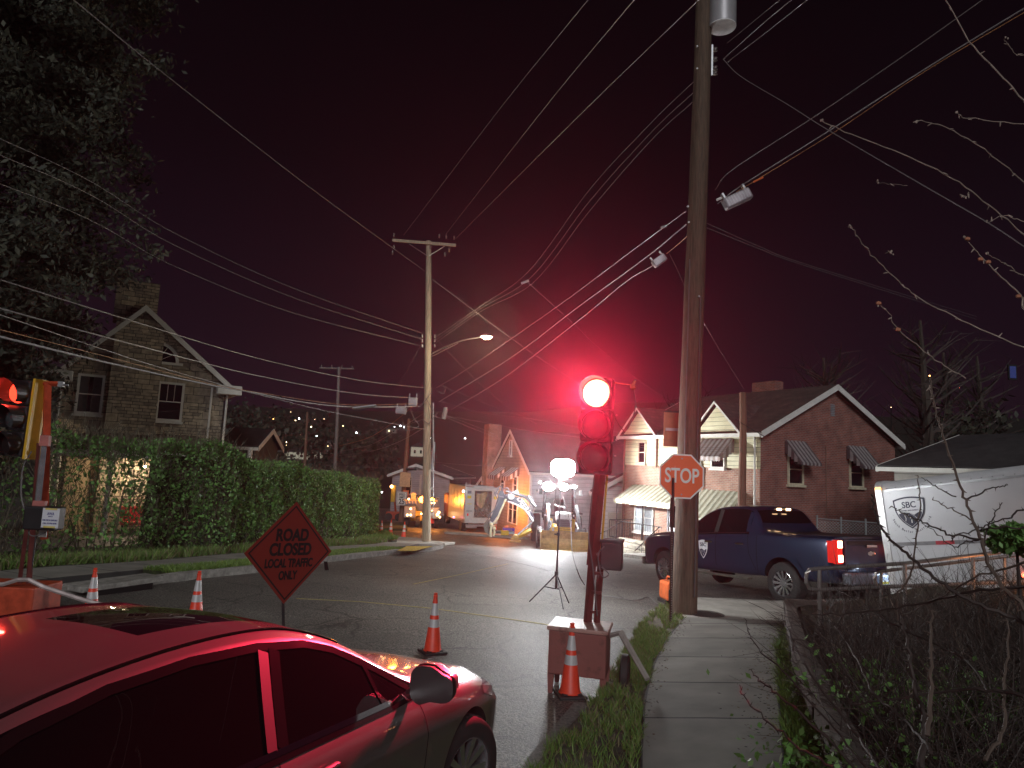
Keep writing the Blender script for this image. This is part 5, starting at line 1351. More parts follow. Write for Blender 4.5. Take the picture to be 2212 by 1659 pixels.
# door shield
def shield(w, h):
    pts = []
    for i in range(9): x = -1+2*i/8; pts.append((x*w/2, h*.42+.08*h*(1-x*x)))
    for i in range(1, 8): a = i/8; pts.append((w/2*(1-.05*a-.95*a**3), h*.42-h*.92*a))
    pts.append((0, -h/2))
    return pts+[(-x, y) for x, y in pts[-2:8:-1]]
def sbc(parent, M, w, h, fg, bgm, name='shield_emblem', sub=None):
    pt = shield(w, h)
    s_ = MB().prism([(x, y, 0) for x, y in pt], (0, 0, .003)); s_.v = [tuple(M @ Vector(v)) for v in s_.v]; e_ = s_.build(name, fg if sub else bgm, parent)
    k = .90
    if sub:
        s_ = MB().prism([(x*k, y*k, .0035) for x, y in pt], (0, 0, .002)); s_.v = [tuple(M @ Vector(v)) for v in s_.v]; s_.build('emblem_field', bgm, e_)
    # dark road landscape in the lower half
    low = [(x*k*.97, y*k*.97) for x, y in pt if y*k < -.02*h]
    rt = sorted([p for p in low if p[0] > 0], key=lambda p: -p[1]); lf = sorted([p for p in low if p[0] < 0], key=lambda p: p[1])
    tip = [p for p in low if abs(p[0]) < 1e-6]
    top = [(lf[-1][0], lf[-1][1]), (-w*.20, h*.02), (0, -h*.01), (w*.12, -h*.08), (w*.25, -.01*h), (w*.36, h*.02)]
    poly = top+rt+tip+lf[:-1]
    s_ = MB().prism([(x, y, .006) for x, y in poly], (0, 0, .002)); s_.v = [tuple(M @ Vector(v)) for v in s_.v]; s_.build('road_picture', fg, e_)
    s_ = MB()
    def rp(pts, wd):
        for (x0, y0), (x1, y1) in zip(pts, pts[1:]): s_.prism([(x0-wd, y0, .0085), (x1-wd, y1, .0085), (x1+wd, y1, .0085), (x0+wd, y0, .0085)], (0, 0, .001))
    rp([(.02*w, -h*.32), (.02*w, -h*.22)], .016*w); rp([(0, -h*.18), (-.03*w, -h*.12)], .012*w); rp([(-.05*w, -h*.09), (-.10*w, -h*.05)], .010*w)
    rp([(-.17*w, -h*.26), (-.15*w, -h*.18), (-.18*w, -h*.08)], .009*w); rp([(.22*w, -h*.22), (.14*w, -h*.12), (0, -h*.02), (-.12*w, h*.0)], .009*w)
    s_.v = [tuple(M @ Vector(v)) for v in s_.v]; s_.build('road_lines', bgm, e_)
    text('SBC', h*.27, fg, M @ Matrix.Translation((0, h*.235, .007)), e_, sx=1.0, bold=.004*h)
    return e_
navy = mat('emblem_navy', (.03, .03, .06), .5); ewh = mat('emblem_white', (.72, .72, .74), .5)
h = bvh.ray_cast(Vector((3.50, 3, .95)), Vector((0, -1, 0)))
sbc(pick, frame(h[0]+Vector((0, .012, 0)), (-1, 0, 0), (0, 0, 1)), .30, .42, navy, ewh)
lamp('POINT', pick.matrix_basis @ Vector((-.35, 0, .75)), 2.2, (.7, .85, 1), .03)
lamp('POINT', pick.matrix_basis @ Vector((-.3, .9, 1.1)), 2, (1, .08, .04), .05)
lamp('POINT', pick.matrix_basis @ Vector((-.3, -.9, 1.1)), 2, (1, .08, .04), .05)
# ---------------- white box trailer ----------------
TY = 12.3
al_, be_ = R(8.8), R(62)
b_bot = P(1930, 1292, TY); hgt = 2.0
lx = Vector((math.cos(be_)*math.cos(al_), -math.sin(be_)*math.cos(al_), math.sin(al_)))
upv = Vector((-math.sin(al_)*math.cos(be_), math.sin(al_)*math.sin(be_), math.cos(al_)))
zz_ = lx.cross(upv)
TM = frame(b_bot, lx, upv)          # x along, y up, z toward viewer
trl = thing('box_trailer', 'white enclosed box trailer with a navy shield emblem, on the sloping side street', 'trailer', M=TM)
Lt, Wt, Ht = 5.6, 2.1, hgt
twm = mat('white_trailer_skin', (.58, .59, .61), .35, .1, var=.05, scale=2)
def rprof(r, Wt, Ht, n=5):
    pts = [(0, 0)]
    for i in range(n+1): a = R(90)*i/n; pts.append((-r+r*math.cos(a), Ht-r+r*math.sin(a)))
    for i in range(n+1): a = R(90)+R(90)*i/n; pts.append((-Wt+r+r*math.cos(a), Ht-r+r*math.sin(a)))
    return pts+[(-Wt, 0)]
pf = rprof(.15, Wt, Ht)
trb = MB().prism([(.06, y, z) for z, y in pf], (Lt-.12, 0, 0))
pf2 = [(z+(.02 if z > -Wt/2 else -.02), y+(.02 if y > .5 else 0)) for z, y in pf]
MB().prism([(-.02, y, z) for z, y in pf2], (.12, 0, 0)).build('end_frame', mat('trailer_frame', (.7, .7, .7), .3, .3), trl)
MB().prism([(Lt-.1, y, z) for z, y in pf2], (.12, 0, 0)).build('end_frame', MATS['trailer_frame'], trl)
for k in range(12):
    for j in range(14): trb.ball((.24+.46*k, .12+j*(Ht-.35)/13, .003), .010, 6, (1, 1, .4))
trb.build('body', twm, trl)
rv = MB(); rv.box((Lt/2, Ht-.17, .008), (Lt-.3, .035, .012)); [rv.ball((.2+.16*j, Ht-.13, .0), .012, 6) for j in range(32)]; rv.build('roof_rail', galv, trl)
MB().box((Lt/2+.05, .90, .006), (Lt-.2, .06, .008)).build('grey_stripe', mat('stripe_grey', (.22, .22, .23), .5), trl)
for x in (1.06, 2.9): MB().box((x, .90, .012), (.30, .06, .008)).build('reflector', mat('reflector_red', (.5, .03, .05), .3), trl)
for x in (.9, 2.8): MB().box((x, 1.7, .003), (.008, .0, .0)) 
sbc(trl, frame((.56, 1.42, .012), (1, 0, 0), (0, 1, 0)), .56, .54, navy, twm, sub=True)
text('TUNNEL SEED EXPERTS', .032, navy, Matrix.Translation((.56, 1.455, .022)), trl, sx=.95)
def arctext(s, c, r, a0, a1, size):
    for i, ch in enumerate(s):
        if ch == ' ': continue
        a = R(a0+(a1-a0)*i/(len(s)-1)); Mx = Matrix.Translation((c[0]+r*math.cos(a), c[1]+r*math.sin(a), .013)) @ Matrix.Rotation(a+R(90), 4, 'Z')
        text(ch, size, navy, Mx, trl, name='letter')
arctext('South Butler Contracting', (.56, 1.43), .335, 200, 342, .052)
MB().box((.05, Ht-.13, .022), (.10, .05, .03), bev=.01).build('marker_lamp', emis('amber_marker', (1, .42, .06), 9), trl)
MB().box((2.9, Ht+.03, -.15), (.22, .04, .06), bev=.01).build('marker_lamp', MATS['amber_marker'], trl)
MB().box((-.045, .55, -.08), (.03, .35, .05), bev=.01).build('tail_light', MATS['tail_red_plastic'], trl)
MB().box((Lt/2, -.08, -.9), (Lt-.2, .14, 1.7)).build('chassis', blackm, trl)
for x in (2.7, 3.5):
    wh = MB().lathe([(.18, -.1), (.33, -.1), (.34, -.05), (.34, .05), (.33, .1), (.18, .1)], 26, Matrix.Translation((x, -.2, .05))).build('wheel', tyrem, trl, smooth=True)
    MB().lathe([(.18, .04), (.05, .06), (.001, .08)], 20, Matrix.Translation((x, -.2, .05))).build('rim', whitem, wh)
MB().prism([(2.2, .02, .0), (4.0, .02, .0), (3.85, .22, .0), (2.35, .22, .0)], (0, 0, .22)).build('mudguard', galv, trl)
lq = TM @ Vector((3.0, .25, 1.6)); lamp('POINT', lq, 14, (1, .35, .12), .1)
# something lit red at the right edge
rr = P(2208, 1246, 10.5)
t = thing('marker_post', 'red glowing lamp on a dark bracket at the right edge in front of the trailer', 'lamp', rr)
MB().box((0, 0, -.1), (.06, .06, .3), bev=.01).build('bracket', blackm, t); MB().ball((0, -.04, .03), .035, 10).build('lens', emis('red_marker', (1, .1, .05), 14), t)
# ================================================================ WORK SITE
jy = mat('machine_yellow', (.60, .38, .05), .45, .1, var=.2, scale=3); jb = mat('worn_bucket_steel', (.40, .27, .10), .55, .4, var=.4, scale=5, bump=.3)
jd = mat('machine_black', (.045, .05, .055), .35, .3, var=.15); jh = mat('hydraulic_chrome', (.6, .62, .66), .25, .9, var=.05)
YB = 32.8
bb = P(1220, 1178, YB); bb.z = gz(bb.x, bb.y)
bk = thing('backhoe', 'yellow backhoe loader with blinding cab lights and its front bucket on the road', 'backhoe', bb)
I = Matrix.Translation(-bb)
def q(x, y, d=0): return I @ P(x, y, YB+d)
W2 = (q(1272, 1160)-q(1169, 1160)).length/2
# front bucket: profile extruded along x
prof = [(0, .02), (-.55, .0), (-.60, .03), (-.05, .10), (.20, .30), (.28, .60), (.22, .88), (.16, .90), (.20, .60), (.12, .34), (0, .14)]
prof = [(-.55, .0), (.10, .02), (.34, .22), (.40, .50), (.30, .86), (.25, .86), (.33, .50), (.28, .26), (.07, .08), (-.55, .035)]
b = MB().prism([(-W2, y, z) for y, z in prof], (2*W2, 0, 0)); 
bkt = b.build('bucket', jb, bk)
side = [(-.55, .0), (.10, .02), (.34, .22), (.40, .50), (.30, .86), (-.02, .80), (-.30, .35)]
b = MB(); 
for sx in (-1, 1): b.prism([(sx*W2, y, z) for y, z in side], (sx*.035, 0, 0))
b.build('bucket_cheek', jb, bkt)
MB().box((0, -.58, .03), (2*W2+.1, .12, .03)).build('cutting_edge', galv, bkt)
for sx in (-.55, .55): MB().box((sx, .30, .93), (.10, .12, .16), bev=.02).build('hook', galv, bkt)
# wheels, body
for sx in (-1, 1):
    wh = MB().lathe([(.22, -.17), (.44, -.17), (.48, -.12), (.48, .12), (.44, .17), (.22, .17)], 28, Matrix.Translation((sx*1.02-.1, 1.2, .47)) @ Matrix.Rotation(R(90), 4, 'Y') ).build('wheel', tyrem, bk, smooth=True)
    tr = MB()
    for i in range(20):
        a = 2*math.pi*i/20
        for s_ in (-1, 1): tr.box((sx*1.02-.1+s_*.08, 1.2+.48*math.cos(a+.15*s_), .47+.48*math.sin(a+.15*s_)), (.17, .05, .05), Matrix.Rotation(a, 3, 'X') @ Matrix.Rotation(.5*s_, 3, 'Z'))
    tr.build('tread', tyrem, wh)
    MB().lathe([(.22, -.1), (.22, .1), (.001, .1)], 20, Matrix.Translation((sx*1.02-.1, 1.2, .47)) @ Matrix.Rotation(R(90)*(-1 if sx < 0 else 1), 4, 'Y')).build('rim', jy, wh)
    wr = MB().lathe([(.35, -.22), (.66, -.22), (.72, -.15), (.72, .15), (.66, .22), (.35, .22)], 30, Matrix.Translation((sx*1.05-.2, 3.4, .72)) @ Matrix.Rotation(R(90), 4, 'Y')).build('wheel', tyrem, bk, smooth=True)
    MB().lathe([(.35, -.1), (.35, .1), (.001, .1)], 20, Matrix.Translation((sx*1.05-.2, 3.4, .72)) @ Matrix.Rotation(R(90)*(-1 if sx < 0 else 1), 4, 'Y')).build('rim', jy, wr)
    # fenders and loader arm
    MB().box((sx*.98-.15, 3.3, 1.55), (.5, 1.3, .06), bev=.02).build('rear_fender', jd, bk)
    b = MB(); b.prism([(sx*.62-.06, 1.7, 1.95), (sx*.62-.06, 1.5, 2.05), (sx*.66-.02, .6, 1.25), (sx*.72, .35, .55), (sx*.72, .55, .5), (sx*.66-.02, .85, 1.2)], (sx*.14, 0, 0)); b.build('loader_arm', jd, bk)
    MB().tube([(sx*.60, 1.3, 1.2), (sx*.68, .55, .95)], .05, 8).build('lift_cylinder', jh, bk)
    b = MB(); b.box((sx*.78-.06, 1.95, 1.0), (.12, .5, .9), bev=.03); b.build('arm_tower', jd, bk)
b = MB(); b.box((-.0, 1.5, 1.42), (.72, 1.5, .50), bev=.10); b.build('hood', mat('pale_hood', (.55, .56, .58), .3, .2), bk)
b = MB(); b.box((-.0, .78, 1.02), (.74, .12, .72), bev=.03); gr = b.build('grille', jd, bk)
b = MB(); [b.box((0, .71, .75+.09*i), (.60, .02, .03)) for i in range(7)]; b.build('grille_bars', blackm, gr)
MB().box((-.02, .72, .62), (.9, .1, .10), bev=.02).build('grille_guard', jy, bk)
b = MB(); b.box((-.05, 2.0, .75), (.85, 2.6, .6), bev=.05); b.build('chassis', jy, bk)
for x in (-.62, .5): MB().box((x, 2.4, .95), (.28, .9, .7), bev=.04).build('side_tank', jy, bk)
# cab
cx0, cy0 = -.12, 2.9; ctop = q(1200, 1052, 2.2).z
b = MB()
for sx in (-1, 1):
    for y in (-.65, .75): b.tube([(cx0+sx*.78, cy0+y, 1.2), (cx0+sx*.72, cy0+y*.95, ctop)], .045, 4)
    b.tube([(cx0+sx*.75, cy0-.64, 1.75), (cx0+sx*.75, cy0+.74, 1.75)], .03, 4)
b.tube([(cx0-.78, cy0-.65, 1.45), (cx0+.78, cy0-.65, 1.45)], .04, 4); b.tube([(cx0-.25, cy0-.65, 1.45), (cx0-.25, cy0-.65, ctop)], .02, 4)
cab = b.build('cab_frame', jd, bk)
MB().box((cx0, cy0+.02, ctop+.06), (1.66, 1.65, .14), bev=.04).build('cab_roof', mat('roof_white', (.5, .5, .45), .5), cab)
b = MB(); b.box((cx0, cy0+.05, 1.5), (.5, .5, .14), bev=.04); b.box((cx0, cy0+.28, 1.85), (.48, .12, .7), bev=.04); b.build('seat', blackp, cab)
MB().box((cx0, cy0+.05, 1.15), (1.5, 1.3, .3)).build('cab_floor', jd, cab)
MB().tube([(cx0, cy0-.3, 1.3), (cx0, cy0-.2, 1.75)], .03, 6).build('steering_column', blackm, cab)
mg, t_, b_ = newmat('thin_window_glass'); b_.inputs['Base Color'].default_value = (.01, .01, .012, 1); b_.inputs['Roughness'].default_value = .02; b_.inputs['Alpha'].default_value = .25
b = MB(); b.box((cx0, cy0-.66, (1.45+ctop)/2), (1.45, .01, ctop-1.5)); b.build('windscreen', mg, cab)
for sx in (-1, 1):
    MB().box((cx0+sx*1.0, cy0-.75, ctop-.25), (.16, .06, .28), bev=.02).build('mirror', blackp, cab)
lpos = [(1185, 1051), (1218, 1052)]
floods = []
for i, (x, y) in enumerate(lpos):
    c = q(x, y, 2.1); h = MB().box(c+Vector((0, .12, 0)), (.22, .16, .18), bev=.03).build('work_lamp', jd, cab)
    MB().ball(c, (.30 if i == 0 else .23), 14, (1, .6, .8)).build('lens', emis('flood_glow', (.93, .96, 1), 30), h, smooth=True)  # ball larger than the real lens, the lamp's bloom put into its shape
    floods.append(P(x, y, YB+2.1))
c = q(1167, 1042, 2.1); MB().ball(c, .06, 8).build('side_lamp', emis('flood_glow', (1, 1, 1), 1), cab)
# boom and stick on the left
def beam(name, pts, w, th, m, parent, d=1.9):
    # pts: [(px,py,half height px)]
    up, lo = [], []
    P_ = [Vector((x, y)) for x, y, h in pts]
    for i, (x, y, h) in enumerate(pts):
        t = (P_[min(i+1, len(P_)-1)]-P_[max(i-1, 0)]).normalized(); n = Vector((-t.y, t.x))
        up.append(q(x+n.x*h, y+n.y*h, d)); lo.append(q(x-n.x*h, y-n.y*h, d))
    b = MB(); vs = []
    for a, c in zip(up, lo): vs += [a+Vector((0, -w/2, 0)), c+Vector((0, -w/2, 0)), c+Vector((0, w/2, 0)), a+Vector((0, w/2, 0))]
    fs = [(4*i+k, 4*i+(k+1) % 4, 4*i+4+(k+1) % 4, 4*i+4+k) for i in range(len(pts)-1) for k in range(4)]+[(0, 1, 2, 3), tuple(range(4*len(pts)-4, 4*len(pts)))]
    b.add(vs, fs); return b.build(name, m, parent)
boom = beam('boom', [(1150, 1121, 5.5), (1141, 1103, 6.5), (1131, 1091, 7.5), (1117, 1082, 8.5), (1103, 1078, 8), (1089, 1072, 6)], .30, 0, mat('boom_grey', (.11, .13, .16), .35, .3), bk)
pe = MB(); epts = [(1152, 1126), (1143, 1112), (1133, 1100), (1120, 1092), (1108, 1087), (1097, 1083)]
pe.tube([q(x, y, 1.74) for x, y in epts], .045, 5); pe.build('boom_edge', mat('bright_edge', (.75, .76, .78), .4), boom)
stick = beam('stick', [(1083, 1060, 3), (1084, 1070, 7.5), (1078, 1090, 7), (1070, 1110, 6), (1061, 1126, 4)], .26, 0, mat('boom_grey', (0, 0, 0)), bk)
pe = MB(); pe.tube([q(1093, 1078, 1.74), q(1083, 1100, 1.74), q(1074, 1122, 1.74), q(1066, 1131, 1.74)], .05, 5); pe.build('stick_edge', mat('pale_yellow_edge', (.70, .66, .45), .4), stick)
for (a, c, r) in (((1092, 1060), (1112, 1066), .035), ((1106, 1064), (1136, 1074), .085), ((1134, 1073), (1156, 1094), .075), ((1138, 1070), (1148, 1082), .05)):
    MB().tube([q(*a, 1.6), q(*c, 1.6)], r, 8).build('hydraulic_cylinder', jh, bk)
hs = MB()
for pts in (((1086, 1058), (1080, 1050), (1074, 1060), (1078, 1072), (1088, 1074)), ((1088, 1056), (1096, 1054), (1100, 1064), (1092, 1072)), ((1100, 1068), (1115, 1066), (1130, 1070), (1142, 1084), (1150, 1108)), ((1138, 1070), (1150, 1076), (1154, 1090), (1150, 1104)), ((1078, 1080), (1068, 1100), (1058, 1112), (1054, 1124)), ((1074, 1078), (1070, 1066), (1078, 1056))):
    hs.tube(spline([q(*p, 1.65) for p in pts], 6), .028, 5)
hs.build('hydraulic_hose', mat('grey_hose', (.20, .20, .22), .4), bk)
MB().ball(q(1104, 1073, 1.6), .16, 10, (1.1, .5, 1)).build('boom_joint', mat('joint_white', (.7, .72, .75), .4), bk)
Mx = frame(q(1132, 1092, 1.72), Vector((.62, 0, -.78)), Vector((.78, 0, .62)))
text('DEERE', .34, mat('deere_white', (.72, .72, .72), .4), Mx, boom, bold=.012, sx=1.0)
b = MB(); b.prism([Mx @ Vector(v) for v in ((-.86, -.14, 0), (-.66, -.14, 0), (-.62, .16, 0), (-.82, .20, 0))], (0, -.01, 0)); b.build('emblem', MATS['deere_white'], boom)
# bucket linkage / breaker at the stick end
hb_ = beam('digging_bucket', [(1056, 1122, 3), (1050, 1134, 6), (1052, 1146, 5), (1059, 1153, 2)], .5, 0, mat('worn_dark_steel', (.16, .15, .13), .5, .6, var=.4), bk)
b = MB(); b.tube([q(1062, 1130, 1.6), q(1060, 1146, 1.6), q(1060, 1160, 1.6)], .06, 6); b.tube([q(1066, 1136, 1.6), q(1068, 1150, 1.6), q(1066, 1158, 1.6)], .05, 6); b.ball(q(1061, 1133, 1.6), .10, 8); b.ball(q(1068, 1142, 1.6), .09, 8); b.build('linkage', mat('pale_yellow_edge', (0, 0, 0)), bk)
b = MB(); b.tube([q(1148, 1145, .8), q(1112, 1162, .8)], .11, 4); b.build('stabiliser_leg', jy, bk)
b = MB(); b.prism([q(1103, 1165, .7), q(1110, 1155, .7), q(1120, 1158, .7), q(1122, 1167, .7)], (0, .35, 0)); b.box(q(1113, 1169, .8), (.55, .5, .05)); b.build('stabiliser_foot', jb, bk)
MB().tube([q(1118, 1156, .7), q(1150, 1128, 1)], .05, 6).build('stabiliser_cylinder', jh, bk)
lamp('SPOT', floods[0]+Vector((0, -.25, 0)), 2600, (.93, .96, 1), .12, floods[0]+Vector((-.5, -4, -1.4)), 150, .5)
lamp('SPOT', floods[1]+Vector((0, -.25, 0)), 4200, (.95, .97, .95), .12, floods[1]+Vector((4, -1.6, -.3)), 130, .5)
lamp('POINT', P(1118, 1046, YB+.2), 240, (.92, .96, 1), .15)     # rear work lamps on the boom side
MB().box(q(1160, 1060, 1.2), (.12, .1, .12), bev=.02).build('rear_work_lamp', jd, cab)
# ---- service truck with an open rear
YV = 44.0
al = mat('aluminium_body', (.42, .43, .44), .3, .75, var=.15, scale=3); alw = mat('white_tool_body', (.60, .63, .62), .4, .2, var=.1)
o0 = P(1001, 1150, YV); o1 = P(1072, 1150, YV+.6)
o0.z = gz(o0.x, o0.y); vx = (o1-o0); vx.z = 0; Wv = vx.length; angv = math.atan2(vx.y, vx.x)
sv = thing('service_truck', 'white and aluminium utility service truck with its rear compartment open', 'truck', o0, angv)
hT = P(1035, 1053, YV).z-o0.z
b = MB(); dlt = .55
b.box((Wv*.14, .10, (dlt+hT)/2+.1), (Wv*.28-.02, .2, hT-dlt-.2), bev=.02); b.box((Wv*.91, .10, (dlt+hT)/2+.1), (Wv*.18-.02, .2, hT-dlt-.2), bev=.02); b.box((Wv/2, .10, hT-.08), (Wv, .2, .18), bev=.02); b.box((Wv/2, .0, .78), (Wv, .30, .34), bev=.02)
bd = b.build('rear_body', alw, sv)
b = MB(); b.box((.02, 2.6, (dlt+hT)/2+.08), (.06, 4.9, hT-dlt-.1)); b.box((Wv-.02, 2.6, (dlt+hT)/2+.08), (.06, 4.9, hT-dlt-.1)); b.box((Wv/2, 2.6, hT-.03), (Wv, 4.9, .06)); b.box((Wv/2, 2.6, dlt+.1), (Wv, 4.9, .1)); b.box((Wv/2, 2.2, hT/2+.3), (Wv-.1, .06, hT-dlt-.2)); b.build('tool_body', al, sv)
b = MB()
for k in range(5): b.box((-.02, .6+1.0*k, (dlt+hT)/2+.35), (.03, .85, (hT-dlt)*.55), bev=.01)
b.build('locker_door', al, sv)
for z, m in ((hT-.32, mat('grey_lens', (.25, .28, .34), .2)), (hT-.62, mat('yellow_decal', (.75, .66, .05), .5))):
    for x in (Wv*.12, Wv*.93): MB().box((x, -.02, z), (.24, .03, .18), bev=.01).build('decal' if z < hT-.5 else 'lamp', m, bd)
MB().box((Wv*.13, -.02, hT-1.05), (.30, .02, .04)).build('decal', MATS['yellow_decal'], bd)
Mt = Matrix(((1, 0, 0, Wv*.14), (0, 0, -1, -.02), (0, 1, 0, 1.35), (0, 0, 0, 1))); text('B42433', .12, blk, Mt, bd)
for x, m in ((Wv*.10, mat('tail_red_plastic', (.5, .02, .02), .3)), (Wv*.17, whitem)): MB().box((x, -.02, 1.12), (.09, .03, .15), bev=.01).build('tail_light', m, bd)
fr0 = MB(); x0, x1, z0, z1 = Wv*.27, Wv*.82, .98, hT-.2
for (c, d) in ((((x0+x1)/2, -.02, z1), (x1-x0, .05, .05)), ((x0, -.02, (z0+z1)/2), (.05, .05, z1-z0)), ((x1, -.02, (z0+z1)/2), (.05, .05, z1-z0))): fr0.box(c, d)
fr0.build('door_frame', whitem, bd)
# contents: reels, hoses, pipes, hanging jacket
random.seed(3)
cnt = MB()
for k in range(26):
    x, z = random.uniform(x0+.1, x1-.1), random.uniform(z0+.05, z1-.9)
    pts = [(x, .3, z), (x+random.uniform(-.2, .2), .22, z+random.uniform(-.25, .25)), (x+random.uniform(-.3, .3), .35, z+random.uniform(-.4, .4))]
    pts = [(min(max(a, x0+.05), x1-.05), b__, max(c, z0)) for a, b__, c in pts]
    cnt.tube(spline(pts, 5), random.uniform(.02, .05), 6)
for k in range(6): cnt.lathe([(.06, -.05), (.15, -.05), (.15, .05), (.06, .05)], 14, Matrix.Translation((random.uniform(x0+.2, x1-.2), .4, random.uniform(z0+.2, z1-1))) @ Matrix.Rotation(R(80), 4, 'X'))
cnt.build('tool', mat('hose_and_fittings', (.25, .21, .17), .5, .2, var=.6, scale=14), sv)
jk = MB(); n = 10
for i in range(n):
    a0, a1 = i/n, (i+1)/n
    f = lambda t: (x0+.15+.75*t, .15+.06*math.sin(t*17), z1-.15-.1*math.sin(t*6))
    g = lambda t: (x0+.20+.62*t, .20+.05*math.sin(t*14), z1-.55-.55*math.sin(math.pi*t)**.7)
    jk.prism([f(a0), f(a1), g(a1), g(a0)], (0, .04, 0))
tag(jk.build('work_jacket', mat('tan_canvas', (.50, .40, .26), .9), origin=(0, 0, 0)), 'tan canvas work jacket hung in the open back of the service truck', 'jacket'); 
bpy.data.objects[-1] if False else None
jo = [o for o in COL.objects if o.name.startswith('work_jacket')][-1]; jo.location = o0; jo.rotation_euler = (0, 0, angv)
for x in (.55, Wv-.45): 
    for y in (1.0,): MB().lathe([(.25, -.2), (.46, -.2), (.48, -.12), (.48, .12), (.46, .2), (.25, .2)], 24, Matrix.Translation((x-.35 if x < 1 else x+.3, y, .48)) @ Matrix.Rotation(R(90), 4, 'Y')).build('wheel', tyrem, sv, smooth=True)
MB().lathe([(.25, -.15), (.44, -.15), (.46, .15), (.25, .15)], 24, Matrix.Translation((.2, 6.2, .46)) @ Matrix.Rotation(R(90), 4, 'Y')).build('wheel', tyrem, sv, smooth=True)
b = MB(); b.box((Wv/2, -.15, .48), (Wv*.9, .3, .10), bev=.02); b.box((Wv*.2, -.25, .40), (.7, .1, .18), bev=.03); b.build('bumper', galv, sv)
b = MB(); b.box((Wv/2-.1, 6.2, 1.35), (Wv-.3, 1.7, 1.6), bev=.12); cabv = b.build('cab', mat('dark_red_cab', (.16, .05, .04), .35, .2), sv)
for y in (5.85, 6.55): MB().box((.02, y, 1.75), (.03, .55, .6), bev=.01).build('window', mat('amber_lit_glass', (.35, .16, .05), .15, emit=(1, .35, .06), es=.35), cabv)
b = MB(); b.box((.35, 1.5, hT+.12), (.06, .06, .25)); b.box((1.1, 1.5, hT+.12), (.06, .06, .25)); b.box((.72, 1.5, hT+.05), (.8, .06, .05)); b.box((Wv*.6, .4, hT+.05), (Wv*.6, .3, .08), bev=.02); b.build('roof_rack', alw, sv)
p = P(1001, 1061, YV-.2)
MB().ball(sv.matrix_basis.inverted() @ p, .07, 8).build('marker_lamp', emis('white_marker', (1, 1, 1), 1), sv)
p = P(980, 1117, YV+1.5); MB().ball(sv.matrix_basis.inverted() @ p, .06, 8).build('marker_lamp', emis('pink_marker', (1, .1, .25), 10), sv)
# ---- utility truck with amber beacons behind the pole
YA = 50.0
a0 = P(870, 1140, YA); a1 = P(943, 1140, YA+.8); a0.z = gz(a0.x, a0.y)
ut = thing('utility_truck', 'grey utility truck with blazing amber beacons, half hidden by the left pole', 'truck', a0, R(6))
Wa = (a1-a0).length; ua = Matrix.Rotation(-R(6), 4, 'Z') @ Matrix.Translation(-a0)
gb = mat('grey_blue_body', (.20, .21, .25), .45, .2)
b = MB(); b.box((.45, .5, 1.1), (.8, 3, .75), bev=.03); b.box((Wa-.25, .5, 1.1), (.5, 3, .75), bev=.03); b.box((Wa/2, 1.9, 1.3), (Wa, .2, 1.3), bev=.03); b.build('service_body', gb, ut)
b = MB(); b.box((Wa/2, 2.7, 1.5), (Wa*.8, 1.4, 1.2), bev=.1); ucab = b.build('cab', mat('dark_cab', (.05, .04, .05), .4), ut)
MB().box((Wa*.55, 1.98, 1.75), (Wa*.5, .02, .45)).build('window', glassd, ucab)
b = MB(); [b.tube([ua @ P(875+7*i, 1077+(i % 2)*2, YA), ua @ P(878+7*i, 1088, YA)], .04, 5) for i in range(5)]; b.tube([ua @ P(872, 1080, YA), ua @ P(945, 1082, YA)], .05, 5); b.box(ua @ P(893, 1072, YA), (.35, .2, .5), bev=.04); b.build('beacon_rack', mat('orange_lit_rack', (.5, .35, .2), .5), ut)
b = MB(); b.box((Wa*.38, .3, .62), (.9, 1.0, .35), bev=.05); b.box((Wa*.42, .1, .95), (.5, .5, .35), bev=.05); b.build('machinery', mat('dirty_yellow', (.40, .28, .06), .6, var=.4), ut)
MB().box((Wa*.85, -.3, .75), (.9, .1, .45), bev=.03).build('grille', galv, ut)
MB().box((Wa*.80, -.35, .50), (.45, .03, .35)).build('red_flag', mat('red_cloth', (.6, .04, .03), .8), ut)
for x in (.25, Wa*.42, Wa-.1): MB().lathe([(.2, -.15), (.40, -.15), (.42, .15), (.2, .15)], 20, Matrix.Translation((x, -.2, .4)) @ Matrix.Rotation(R(90), 4, 'Y')).build('wheel', tyrem, ut, smooth=True)
amb = emis('amber_beacon', (1, .34, .02), 40); amb2 = emis('warm_white_lamp', (1, .55, .22), 9)
for (x, y, r, m) in ((912, 1079, .30, amb), (934, 1080, .20, amb), (933, 1086, .10, amb2), (938, 1086.5, .09, amb2), (883, 1078, .10, amb2), (887, 1099, .10, amb2), (880, 1112.5, .11, amb2), (887, 1112.5, .10, amb2), (933, 1103, .06, amb2), (948, 1107, .13, amb2), (945, 1112, .14, amb2), (950, 1117, .10, amb2), (910, 1110, .09, amb2)):
    MB().ball(ua @ P(x, y, YA-1.0), r*.75, 10).build('beacon' if m is amb else 'lamp', m, ut, smooth=True)
lamp('POINT', P(912, 1074, YA-1.9), 240, (1, .28, .03), .3); lamp('POINT', P(936, 1080, YA-1.9), 150, (1, .30, .04), .2)
lamp('POINT', P(1085, 1085, 44.8), 650, (1, .24, .03), .2)  # added amber light without a fixture, colours the tan house wall
